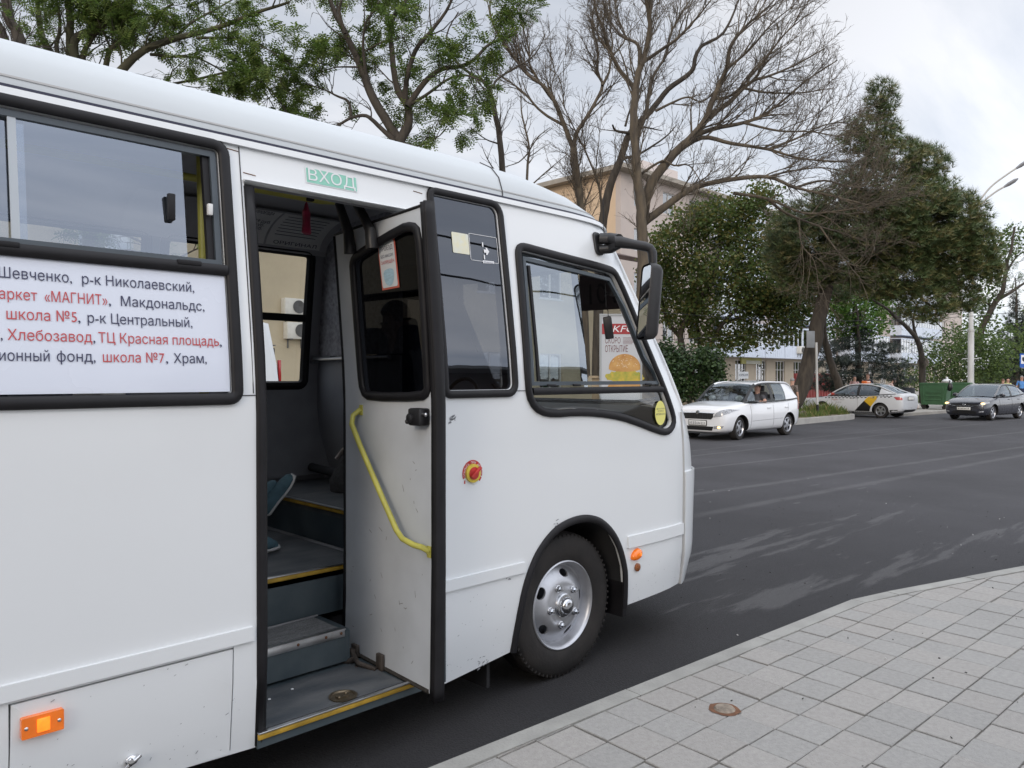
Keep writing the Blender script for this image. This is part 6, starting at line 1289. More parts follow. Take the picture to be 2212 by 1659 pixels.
build_tree('broadleaf_tree', 'dark leafy tree filling the gap beyond the shelter at the right edge', 75., 2260, [([(2260, 850), (2255, 740), (2250, 680)], .2, .05)], [(1., 1., 25, 60, .3, .18, .015)], 101, bark, group='trees across the street', crown=leaf_crown([(2230, 780, 60, 50), (2290, 740, 70, 70), (2150, 800, 60, 30), (2240, 690, 40, 40)], 75., 2600, .3, 1., .3), cmats=ol)
# leafy sprays seen through the bus windows, in front of the beige house
LSP = [([(330, 815), (335, 640), (350, 560)], .10, .05), ([(350, 560), (300, 520), (240, 500)], .04, .015), ([(350, 560), (280, 540), (215, 545)], .03, .01), ([(345, 580), (420, 540), (470, 520)], .03, .01)]
build_tree('young_tree', 'young leafy tree in front of the beige house seen through the passenger window', 17.5, 330, LSP, [(2.2, .8, 25, 65, .2, .18, .01), (3., .4, 25, 60, .1, .2, .007)], 103, bark, pinnate_leaves(3, .24), cmats=lf, group='trees across the street')
# ============================================================ VEHICLES
cg = glass('car_glass', (.42, .46, .46), .12, gcol=(.85, .93, 1)); lens = mat('car_lamp_lens', (.30, .31, .33), .12, var=.6, vs=22, coat=1.)
lit = mat('lamp_lit_warm', (1, .75, .35), .3, emit=2.2, ecol=(1, .62, .22)); redl = mat('tail_lamp', (.36, .012, .012), .2, coat=1., var=.2, vs=20)
chrome = mat('chrome', (.75, .76, .78), .12, 1.); blk = mat('black_trim', (.012, .012, .013), .4, var=.2, vs=9); alloy = mat('alloy', (.52, .53, .56), .3, .9)
plate_m = mat('number_plate', (.68, .68, .66), .4)
def crom2(pts, k):
    return [tuple(p) for p in crom([V(p) for p in pts], k)] if len(pts[0]) <= 4 else [tuple(a[i] if q is None else a[i] for i in range(len(a))) for a in pts for q in [None]]
def lerp_rows(rows, k):
    o = []; n = len(rows)
    for i in range(n - 1):
        p0, p1, p2, p3 = rows[max(i - 1, 0)], rows[i], rows[i + 1], rows[min(i + 2, n - 1)]
        for q in range(k):
            t = q / k; o.append(tuple(.5 * (2 * b + (c - a) * t + (2 * a - 5 * b + 4 * c - d) * t * t + (3 * b - a - 3 * c + d) * t ** 3) for a, b, c, d in zip(p0, p1, p2, p3)))
    return o + [tuple(rows[-1])]
def car(name, label, loc, rz, st, cab, wb, rw, paint, spl, steer=0., trk=.74, pil=None, group='cars on the far side of the road', apil=None, open_left=None, sc=1.):
    t = thing(name, label, 'car', loc, rz, group, sc); Wm = WM[t.name]
    def fin(mb, nm, m, par=None, **k):
        mb.v = [Wm @ p for p in mb.v]; return mb.build(nm, m, par or t, **k)
    # lower body
    half = lambda zl, zt, w: [(0, zl), (.72 * w, zl), (.92 * w, zl + .035), (.975 * w, zl + .14), (1.0 * w, zl + .42 * (zt - zl)), (w * .995, zl + .68 * (zt - zl)), (w * .965, zt - .055), (w * .90, zt), (w * .55, zt + .025), (0, zt + .035)]
    rows = []
    for x, zl, zt, w in lerp_rows(st, 3):
        h = half(zl, zt, w); ring_ = h + [(-y, z) for y, z in h[-2:0:-1]]; rows.append([V((x, y, z)) for y, z in ring_])
    mb = MB(); n = len(rows[0]); fs = []
    for i in range(len(rows) - 1):
        for k in range(n): fs.append((i * n + k, i * n + (k + 1) % n, (i + 1) * n + (k + 1) % n, (i + 1) * n + k))
    mb.add([p for r in rows for p in r], fs + [tuple(range(n))[::-1], tuple((len(rows) - 1) * n + k for k in range(n))])
    body = fin(mb, 'body', [paint, blk], fixn=True, ang=180)
    body.modifiers.new('s', 'SUBSURF').render_levels = 1; body.modifiers['s'].levels = 1
    cm = MB(); cs_ = []
    for sx in (wb / 2, -wb / 2):
        for sy in (-1, 1):
            c = MB(); c.lathe([(0, 0), (rw + .055, 0), (rw + .055, .36), (0, .36)], (sx, sy * (trk + .25), rw), (0, -sy, 0), 40); c.v = [Wm @ p for p in c.v]; co = c.build('cutter', [blk, blk], t, fixn=True); cs_.append(co)
    for co in cs_:
        b = body.modifiers.new('b', 'BOOLEAN'); b.object = co; b.operation = 'DIFFERENCE'; b.solver = 'EXACT'; b.material_mode = 'TRANSFER'
    bpy.context.view_layer.update(); me = eval_mesh(body); me.set_sharp_from_angle(angle=radians(40))
    for co in cs_: bpy.data.objects.remove(co)
    tree_ = BVHTree.FromPolygons([v_.co[:] for v_ in me.vertices], [p.vertices[:] for p in me.polygons])
    def PS(x, z, off=.004, sy=1):
        h = tree_.ray_cast(V((x, sy * 3, z)), V((0, -sy, 0)))
        return V((x, sy * .8, z)) if h[0] is None else h[0] + V((0, sy * off, 0))
    def PF(y, z, off=.004, sx=1):
        h = tree_.ray_cast(V((sx * 5, y, z)), V((-sx, 0, 0)))
        return V((sx * 2, y, z)) if h[0] is None else h[0] + h[1].normalized() * off if h[1].x * sx > 0 else h[0] + V((sx * off, 0, 0))
    def dec(nm, poly, fn, m, par=None, st_=.09, ob=None):
        mb = MB(); sheet(mb, poly, [], lambda u, v, d: fn(u, v), st_); return fin(mb, nm, m, par or body)
    # cabin
    cr_ = lerp_rows(cab, 4); nseg = len(cr_); kx = lambda k: k * 4
    A, B_ = spl   # index of windscreen top row and of rear roof row
    edge = lambda r: V((r[0], r[4], r[3]))
    def side_pt(r, q, sy): return V((r[0], sy * (r[2] + (r[4] - r[2]) * q + .035 * sin(pi * q)), r[1] + (r[3] - .012 - r[1]) * q))
    def strip(i0, i1, fn, nn):
        mb = MB(); rs = [[fn(cr_[i], q / nn) for q in range(nn + 1)] for i in range(i0, i1 + 1)]; return loft(mb, rs)
    top = lambda r, q: V((r[0] + (.10 if False else 0), r[4] * (1 - 2 * q), r[3] + .035 * (1 - (1 - 2 * q) ** 2)))
    ws = fin(strip(0, kx(A), top, 8), 'windscreen', cg, ang=180)
    fin(strip(kx(A), kx(B_), top, 8), 'roof', paint, ang=180)
    fin(strip(kx(B_), nseg - 1, top, 8), 'rear_window', cg, ang=180)
    for sy in (1, -1):
        runs = [(2, nseg - 3)]
        if open_left and sy == 1:
            ia = max(i for i, r in enumerate(cr_) if r[0] > open_left[0]); ib = min(i for i, r in enumerate(cr_) if r[0] < open_left[1]); runs = [(2, ia), (ib, nseg - 3)]
        for ra_, rb2 in runs: fin(strip(ra_, rb2, lambda r, q: side_pt(r, q, sy), 5), 'side_window', cg, ang=180)
        mb = MB(); mb.tube([V((r[0], sy * r[4], r[3] - .004)) for r in cr_], [.026] * nseg, 8)
        fin(mb, 'roof_rail', paint)
        mb = MB(); mb.tube([V((r[0], sy * r[4], r[3] - .004)) for r in cr_[:kx(A) + 1]], .036, 8); fin(mb, 'windscreen_pillar', apil or paint)
        mb = MB(); mb.tube([side_pt(r, .0, sy) for r in cr_], .016, 6); mb.tube([side_pt(r, .93, sy) for r in cr_[3:-2]], .014, 6); fin(mb, 'window_trim', blk)
        for xa, xb, pm in pil:
            mb = MB(); rs = []
            for i, r in enumerate(cr_):
                if xb <= r[0] <= xa: rs.append(r)
            lo = [tuple(v_ for v_ in r) for r in rs]
            # exact ends
            def at(x):
                for a, b in zip(cr_, cr_[1:]):
                    if b[0] <= x <= a[0]:
                        f = (a[0] - x) / (a[0] - b[0] + 1e-9); return tuple(p + (q - p) * f for p, q in zip(a, b))
                return cr_[-1] if x < cr_[-1][0] else cr_[0]
            lo = [at(xa)] + [r for r in lo if xb < r[0] < xa] + [at(xb)]
            loft(mb, [[side_pt(r, q / 5, sy) + V((0, sy * .006, 0)) for q in range(6)] for r in lo]); fin(mb, 'door_pillar', pm, ang=180)
    # wheels
    for i, sx in enumerate((wb / 2, -wb / 2)):
        for sy in (1, -1):
            ro = Matrix.Rotation(steer if i == 0 else 0, 3, 'Z'); c = V((sx, sy * trk, rw)); ax = ro @ V((0, sy, 0)); fwd_ = ro @ V((1, 0, 0))
            mb = MB(); mb.lathe([(rw * .66, -.17), (rw * .9, -.18), (rw, -.15), (rw, .0), (rw * .95, .02), (rw * .8, .03), (rw * .68, .018)], c, ax, 40); wl_ = fin(mb, 'wheel', tyre_m)
            mb = MB(); hs = []
            for k in range(5):
                a = 2 * pi * k / 5 + .2; da = .43
                hs.append([(rr_ * rw * cos(a + q), rr_ * rw * sin(a + q)) for rr_, q in ((.27, -da * .55), (.56, -da), (.585, 0), (.56, da), (.27, da * .55), (.24, 0))])
            sheet(mb, [(.63 * rw * cos(2 * pi * k / 40), .63 * rw * sin(2 * pi * k / 40)) for k in range(40)], hs, lambda u, v, d: c + fwd_ * u + V((0, 0, v)) + ax * (.012 - .02 * (math.hypot(u, v) / rw) - d), .05, .02)
            mb.lathe([(.62 * rw, -.01), (.66 * rw, .022), (.69 * rw, .02), (.68 * rw, -.03)], c, ax, 40); fin(mb, 'rim', alloy, wl_)
            mb = MB(); mb.lathe([(.66 * rw, -.06), (0, -.06)], c, ax, 24); fin(mb, 'brake_disc', mat('brake_dark', (.05, .05, .055), .6), wl_)
    # interior
    zb = cab[1][1]
    for sy in (.36, -.36):
        mb = MB(); mb.box((-.38, sy, zb + .06), (.12, .46, .44), Matrix.Rotation(radians(-14), 3, 'Y'), bev=.05); mb.box((-.44, sy, zb + .36), (.09, .25, .16), bev=.035); fin(mb, 'front_seat', dkint)
    mb = MB(); mb.box((-1.2, 0, zb + .04), (.14, 1.2, .3), Matrix.Rotation(radians(-14), 3, 'Y'), bev=.05); fin(mb, 'rear_seat', dkint)
    mb = MB(); mb.tube([(.42 + .05 * sin(2 * pi * k / 20), .36 + .17 * cos(2 * pi * k / 20), zb + .02 + .16 * sin(2 * pi * k / 20)) for k in range(20)], .014, 6, closed=True); fin(mb, 'steering_wheel', blk)
    mb = MB(); rs_ = [r for r in cr_ if r[0] > .3]
    loft(mb, [[V((r[0] - .02, (r[2] - .06) * (1 - 2 * q / 6), cab[0][1] + .015)) for q in range(7)] for r in rs_]); fin(mb, 'dash_top', dkint)
    return t, body, PS, PF, dec, fin
def seam(fin, PS, pts, body, m=None, r=.005):
    mb = MB(); mb.tube([PS(x, z, .0) for x, z in resample(pts, .08, False)], (r, r), 4); fin(mb, 'panel_seam', m or mat('seam_grey', (.14, .14, .15), .7), body)
def plate(fin, dec, PF, body, y, z, w_, h_, txt, sx=1, tl=0.):
    p = PF(y, z, .02, sx); ro = Matrix.Rotation(0, 3, 'Z'); mb = MB(); mb.box(p, (.015, w_, h_), bev=.004); pl = fin(mb, 'number_plate', plate_m, body)
    mb = MB(); mb.box(p - V((sx * .004, 0, 0)), (.015, w_ + .03, h_ + .03)); fin(mb, 'plate_frame', blk, body)
    if txt:
        mb = MB()
        for s_, u0, wd, hh in txt: text(mb, s_, lambda u, v: p + V((sx * .010, sx * (-w_ / 2 + u0 * w_ + u), -h_ * .32 + v)), width=wd * w_, height=hh * h_, off=.01)
        mb.add([p + V((sx * .010, sx * (w_ * .225 + u), v)) for u, v in ((0, -h_ * .45), (.005, -h_ * .45), (.005, h_ * .45), (0, h_ * .45))], [(0, 1, 2, 3)], 0, False)
        fin(mb, 'printed_text', navy, pl, smooth=False)
# --- white hatchback
wp = mat('car_white', (.74, .75, .77), .22, var=.012, vs=2, coat=.8)
st = [(2.00, .34, .62, .52), (1.985, .24, .72, .66), (1.93, .20, .795, .745), (1.78, .18, .855, .795), (1.45, .18, .905, .815), (1.15, .18, .945, .82), (.85, .18, .965, .822), (.3, .18, .955, .825), (-.4, .18, .965, .825), (-1.0, .18, .99, .825), (-1.45, .19, 1.02, .815), (-1.74, .22, 1.045, .79), (-1.89, .28, 1.03, .74), (-1.94, .40, .92, .66)]
cab = [(.98, .945, .735, .96, .715), (.68, .95, .76, 1.20, .67), (.34, .955, .78, 1.42, .62), (-.15, .965, .785, 1.485, .605), (-.85, .985, .785, 1.485, .60), (-1.46, 1.015, .775, 1.455, .58), (-1.70, 1.03, .75, 1.25, .61), (-1.85, 1.04, .71, 1.07, .64)]
mid = V((19.36, 10.86, 0)); rzw = pi - .037
wc, body, PS, PF, dec, fin = car('white_hatchback', 'white hatchback with its driver at the open window, stopped beside the bus front', tuple(mid), rzw, st, cab, 2.46, .30, wp, (2, 5), pil=[(-.26, -.40, blk), (-1.06, -1.85, wp)], apil=blk, trk=.735, steer=.12, open_left=(.50, -.32))
dec('grille', [(-.40, .545), (.40, .545), (.47, .61), (.45, .70), (-.45, .70), (-.47, .61)], lambda u, v: PF(u, v, .008), blk)
mb = MB(); mb.tube([PF(y, .71 - .02 * abs(y), .012) for y in [-.5 + .1 * i for i in range(11)]], (.012, .018), 8); fin(mb, 'grille_chrome', chrome, body)
mb = MB()
for k in range(17): mb.tube([PF(-.40 + k * .05, .555, .012), PF(-.40 + k * .05, .69, .012)], .006, 4)
fin(mb, 'grille_slats', blk, body)
mb = MB(); mb.lathe([(0, .02), (.05, .016), (.055, .0)], PF(0, .71, .01), (1, 0, .2), 20); fin(mb, 'badge', mat('badge_dark', (.25, .26, .27), .25, .9), body)
for sy in (1, -1):
    dec('headlight', [(sy * y, z) for y, z in ((.47, .595), (.53, .70), (.64, .775), (.755, .81), (.80, .78), (.78, .70), (.68, .63))][::sy], lambda u, v: PF(u, v, .008), lens, st_=.04)
    dec('fog_lamp', [(sy * y, z) for y, z in ((.47, .30), (.70, .33), (.73, .385), (.48, .375))][::sy], lambda u, v: PF(u, v, .008), lens, st_=.05)
    mb = MB(); mb.ball(PF(sy * .62, .345, .012), (.012, .05, .025), 12, 8); fin(mb, 'lit_bulb', lit, body)
    mb = MB(); mb.ball(PS(.72, .99, .0, sy) + V((0, sy * .12, .075)), (.07, .11, .075), 14, 10); fin(mb, 'wing_mirror', wp, body)
    mb = MB(); mb.ball(PS(.72, .93, .0, sy) + V((0, sy * .10, .04)), (.068, .105, .04), 12, 8); fin(mb, 'mirror_base', blk, body)
    dec('tail_light', [(x, z) for x, z in ((-1.74, .72), (-1.87, .74), (-1.9, .95), (-1.80, 1.0))], lambda u, v: PS(u, v, .008, sy), redl, st_=.05)
    for x in (-.12, -1.06):
        mb = MB(); p = PS(x, .80, .012, sy); mb.box(p, (.17, .03, .028), bev=.01); fin(mb, 'door_handle', wp, body)
dec('lower_grille', [(-.42, .26), (.42, .26), (.47, .36), (-.47, .36)], lambda u, v: PF(u, v, .008), blk)
dec('chin', [(-.55, .17), (.55, .17), (.60, .215), (-.60, .215)], lambda u, v: PF(u, v, .008), blk)
plate(fin, dec, PF, body, .0, .445, .52, .115, [('У', .03, .1, .52), ('155', .15, .28, .66), ('ОМ', .45, .22, .52), ('123', .74, .20, .56)])
seam(fin, PS, [(.78, .25), (.76, .6), (.80, .93)], body); seam(fin, PS, [(-.36, .25), (-.36, .95)], body); seam(fin, PS, [(-.95, .45), (-1.12, .62), (-1.2, .98)], body); seam(fin, PS, [(.72, .47), (-.85, .50)], body, r=.004)
mb = MB(); mb.tube([(.9, -.55, .99), (.9, 0, 1.02), (.83, .55, .99)], .012, 5); mb.tube([(.97, -.1, .98), (.9, .3, 1.02), (.85, .62, .98)], .012, 5); fin(mb, 'wipers', blk, body)
# --- white taxi saloon
tp_ = mat('taxi_white', (.60, .62, .65), .3, var=.03, vs=2, coat=.5)
st = [(2.27, .36, .56, .50), (2.25, .24, .66, .64), (2.16, .20, .72, .74), (1.95, .18, .78, .81), (1.6, .18, .84, .84), (1.2, .18, .90, .845), (.9, .18, .935, .845), (.3, .18, .95, .85), (-.5, .18, .97, .85), (-1.1, .18, .99, .85), (-1.6, .19, 1.03, .845), (-1.95, .22, 1.06, .82), (-2.18, .28, 1.05, .77), (-2.28, .40, .98, .70)]
cab = [(1.12, .925, .74, .94, .72), (.68, .94, .78, 1.20, .66), (.22, .95, .80, 1.41, .60), (-.25, .965, .805, 1.475, .585), (-.80, .985, .80, 1.455, .58), (-1.25, 1.01, .79, 1.36, .575), (-1.62, 1.035, .765, 1.20, .60), (-1.98, 1.06, .72, 1.075, .64)]
rearw = V((31.83, 11.7, 0)); dr = V((.11, .994, 0)).normalized(); rzt = math.atan2(dr.y, dr.x); left = V((-dr.y, dr.x, 0)); mid = rearw + (dr * 1.35 - left * .77) * .91
tx_, body, PS, PF, dec, fin = car('taxi', 'white taxi with checker stripe and yellow and black patch, nosed in beyond the island', tuple(mid), rzt, st, cab, 2.70, .315, tp_, (2, 4), pil=[(-.28, -.40, blk), (-1.30, -1.98, tp_)], trk=.76, sc=.91)
PSm = lambda u, v, o=.004: PS(-u, v, o)
mb = MB()
for k in range(42):
    for r in range(2):
        if (k + r) % 2: continue
        x = 1.75 - k * .086; z = .815 + r * .045 + (.055 if x < -.9 else .03 * max(0, (1 - (x + .9) / 2.65)))
        z += .03 * (x < 0) * min(1, -x)
        mb.add([PS(x + u, z + v, .004) for u, v in ((0, 0), (-.086, 0), (-.086, .045), (0, .045))], [(0, 1, 2, 3)], 0, False)
fin(mb, 'checker_stripe', blk, body, smooth=False)
dec('yellow_patch', [(.64, .735), (.95, .49), (1.215, .84), (1.20, .94), (1.1, .955), (.82, .925)], lambda u, v: PSm(u, v, .005), mat('taxi_yellow', (.62, .38, .02), .4))
dec('black_patch', [(.20, .28), (.87, .28), (.95, .49), (.64, .735)], lambda u, v: PSm(u, v, .005), blk)
mb = MB(); text(mb, 'Такси', lambda u, v: PSm(-.54 + u, .74 + v, .004), width=.25, height=.075, off=.0); text(mb, '3 33 33', lambda u, v: PSm(-.66 + u, .62 + v, .004), width=.24, height=.055); text(mb, '704', lambda u, v: PSm(.24 + u, .80 + v, .004), width=.12, height=.075)
fin(mb, 'printed_text', mat('print_grey', (.20, .21, .22), .6), body, smooth=False)
mb = MB(); text(mb, 'Яндекс', lambda u, v: PSm(-.88 + u, .74 + v, .004), width=.31, height=.075, off=.008); fin(mb, 'printed_text', mat('print_red2', (.36, .13, .10), .6), body, smooth=False)
for sy in (1, -1):
    dec('tail_light', [(x, z) for x, z in ((-1.93, .93), (-2.05, .80), (-2.26, .80), (-2.27, .90), (-2.15, .93))], lambda u, v: PS(u, v, .008, sy), redl, st_=.05)
    dec('headlight', [(sy * y, z) for y, z in ((.45, .60), (.62, .70), (.74, .73), (.76, .66), (.66, .60))][::sy], lambda u, v: PF(u, v, .008), lens, st_=.05)
    mb = MB(); mb.ball(PS(.80, .99, .0, sy) + V((0, sy * .10, .03)), (.07, .11, .07), 14, 10); fin(mb, 'wing_mirror', mat('mirror_red', (.40, .05, .03), .4), body)
    for x in (-.08, -1.02):
        mb = MB(); mb.box(PS(x, .83 + (.05 if x < -1 else 0), .012, sy), (.20, .03, .026), bev=.01); fin(mb, 'door_handle', chrome, body)
    dec('sill', [(-.98, .18), (.98, .18), (.98, .255), (-.98, .255)], lambda u, v: PS(u, v, .006, sy), blk)
    dec('bumper_skirt', [(-2.08, .25), (-1.76, .22), (-1.76, .36), (-2.08, .38)], lambda u, v: PS(u, v, .006, sy), blk)
dec('bumper_skirt', [(-.5, .27), (.5, .27), (.5, .38), (-.5, .38)], lambda u, v: PF(u, v, .006, -1), blk)
dec('front_grille', [(-.4, .3), (.4, .3), (.45, .42), (-.45, .42)], lambda u, v: PF(u, v, .006), blk)
plate(fin, dec, PF, body, .0, .86, .52, .115, None, -1)
seam(fin, PS, [(.90, .27), (.88, .6), (.92, .93)], body); seam(fin, PS, [(-.34, .27), (-.34, .96)], body); seam(fin, PS, [(-1.0, .45), (-1.15, .66), (-1.25, .98)], body)
mb = MB(); mb.box((-.30, .0, 1.555), (.22, .42, .13), bev=.03); rl = fin(mb, 'roof_sign', mat('taxi_orange', (.62, .14, .03), .4), None)
mb = MB(); mb.box((-.30, .0, 1.575), (.225, .3, .05), bev=.01); fin(mb, 'sign_stripe', mat('sign_pale2', (.6, .5, .4), .4), rl)
# --- dark hatchback
dp_ = mat('car_graphite', (.022, .024, .034), .28, var=.1, vs=3, coat=1.)
st = [(2.10, .34, .58, .52), (2.08, .24, .66, .66), (2.00, .20, .73, .76), (1.82, .18, .80, .82), (1.5, .18, .87, .855), (1.15, .18, .925, .86), (.85, .18, .95, .86), (.3, .18, .955, .865), (-.5, .18, .975, .865), (-1.1, .18, 1.01, .865), (-1.55, .19, 1.05, .85), (-1.85, .22, 1.07, .82), (-2.02, .28, 1.05, .76), (-2.08, .40, .95, .68)]
cab = [(1.10, .94, .76, .95, .74), (.68, .955, .79, 1.19, .68), (.22, .96, .81, 1.40, .61), (-.25, .975, .815, 1.46, .595), (-.85, .995, .81, 1.445, .59), (-1.40, 1.03, .80, 1.37, .57), (-1.72, 1.055, .775, 1.21, .61), (-1.95, 1.065, .73, 1.08, .65)]
fw_ = V((32.98, 8.09, 0)); dr = V((-.991, .134, 0)).normalized(); left = V((-dr.y, dr.x, 0)); rzd = math.atan2(dr.y, dr.x); mid = fw_ - (dr * 1.325 + left * .77) * .92
dk_, body, PS, PF, dec, fin = car('dark_hatchback', 'dark graphite hatchback with lit headlamps driving past the green bins', tuple(mid), rzd, st, cab, 2.65, .315, dp_, (2, 5), pil=[(-.28, -.40, blk), (-1.30, -1.72, dp_)], trk=.765, sc=.92)
dec('grille', [(-.46, .60), (.46, .60), (.54, .68), (-.54, .68)], lambda u, v: PF(u, v, .008), blk)
mb = MB(); mb.tube([PF(y, .592 + .25 * max(0, abs(y) - .38), .012) for y in [-.56 + .08 * i for i in range(15)]], (.01, .014), 6); fin(mb, 'grille_chrome', chrome, body)
mb = MB(); mb.ball(PF(0, .645, .015), (.01, .07, .025), 12, 8); fin(mb, 'badge', chrome, body)
for sy in (1, -1):
    dec('headlight', [(sy * y, z) for y, z in ((.56, .62), (.60, .68), (.72, .755), (.80, .765), (.81, .71), (.72, .64))][::sy], lambda u, v: PF(u, v, .008), lens, st_=.05)
    mb = MB(); mb.ball(PF(sy * .68, .685, .014), (.02, .085, .042), 12, 8); fin(mb, 'lit_bulb', lit, body)
    dec('fog_lamp', [(sy * y, z) for y, z in ((.56, .34), (.72, .35), (.72, .40), (.56, .385))][::sy], lambda u, v: PF(u, v, .008), lens, st_=.05)
    mb = MB(); mb.ball(PS(.78, 1.0, .0, sy) + V((0, sy * .11, .03)), (.075, .12, .07), 14, 10); fin(mb, 'wing_mirror', dp_, body)
    for x in (-.08, -1.02):
        mb = MB(); mb.box(PS(x, .84, .012, sy), (.19, .03, .026), bev=.01); fin(mb, 'door_handle', dp_, body)
    mb = MB(); mb.tube([PS(x, .955 + .02 * (x < -.5), .012, sy) for x in (.9, .4, -.1, -.6, -1.1, -1.5)], (.005, .012), 6); fin(mb, 'belt_chrome', chrome, body)
    dec('tail_light', [(x, z) for x, z in ((-1.85, .75), (-2.02, .78), (-2.04, .95), (-1.9, .98))], lambda u, v: PS(u, v, .008, sy), redl, st_=.05)
dec('lower_grille', [(-.5, .27), (.5, .27), (.42, .40), (-.42, .40)], lambda u, v: PF(u, v, .008), blk)
plate(fin, dec, PF, body, .0, .485, .52, .115, None)
p = PF(.0, .485, .0305); mb = MB(); q = random.Random(2)
for k in range(8): mb.box(p + V((0, -.2 + k * .055, 0)), (.003, .02 + .02 * q.random(), .05 * q.uniform(.6, 1)))
fin(mb, 'muddy_marks', mat('mud', (.22, .21, .19), .8), body, smooth=False)
seam(fin, PS, [(.86, .27), (.84, .6), (.88, .94)], body, blk); seam(fin, PS, [(-.34, .27), (-.34, .97)], body, blk)
# --- white van seen through the bus door window
vn = thing('van', 'tall white van parked across the road, seen through the minibus door window', 'van', (4.6, 15.0, 0), pi)
prof = [(2.7, .35), (2.75, .9), (2.45, 1.25), (1.85, 1.4), (1.25, 2.3), (.9, 2.6), (-2.3, 2.72), (-2.52, 2.68), (-2.66, 1.9), (-2.72, 1.2), (-2.74, .4)]
mb = MB(); prof_s = prof; Wm = WM[vn.name]
rs = []
for y, s_ in ((-1.0, .955), (-.985, .985), (-.9, 1.), (.9, 1.), (.985, .985), (1.0, .955)):
    cx_, cz_ = 0, 1.4; rs.append([Wm @ V((cx_ + (u - cx_) * s_, y + .10 * (1 if y < 0 else -1) * max(0, (v - 1.3)) / 1.4, cz_ + (v - cz_) * s_)) for u, v in prof])
loft(mb, [r + [r[0]] for r in rs]); mb.add(rs[0], [list(range(len(prof)))[::-1]]); mb.add(rs[-1], [list(range(len(prof)))]); vb = mb.build('body', mat('van_white', (.70, .72, .75), .35, var=.02, vs=2, coat=.4), vn, ang=40)
def vbox(nm, c, d, m, par=vb): mb = MB(); mb.box(Wm @ V(c), d, bev=.01); return mb.build(nm, m, par)
for sy in (1, -1): vbox('tail_light', (-2.70, sy * .90, 1.75), (.05, .09, .42), redl)
vbox('rear_window', (-2.675, .42, 1.9), (.03, .66, .6), blk); vbox('rear_window', (-2.675, -.42, 1.9), (.03, .66, .6), blk); vbox('roof_trim', (-2.62, 0, 2.25), (.03, 1.8, .02), mat('seam_grey', (.14, .14, .15), .7)); vbox('rear_bumper', (-2.76, 0, .5), (.12, 1.9, .22), blk)
for sx in (1.75, -1.6):
    for sy in (1, -1):
        mb = MB(); mb.lathe([(0, -.1), (.22, -.1), (.34, -.16), (.35, .0), (.3, .03), (.22, .02), (.2, -.02), (0, -.02)], Wm @ V((sx, sy * .88, .35)), Wm.to_3x3() @ V((0, sy, 0)), 32); mb.build('wheel', tyre_m, vn)
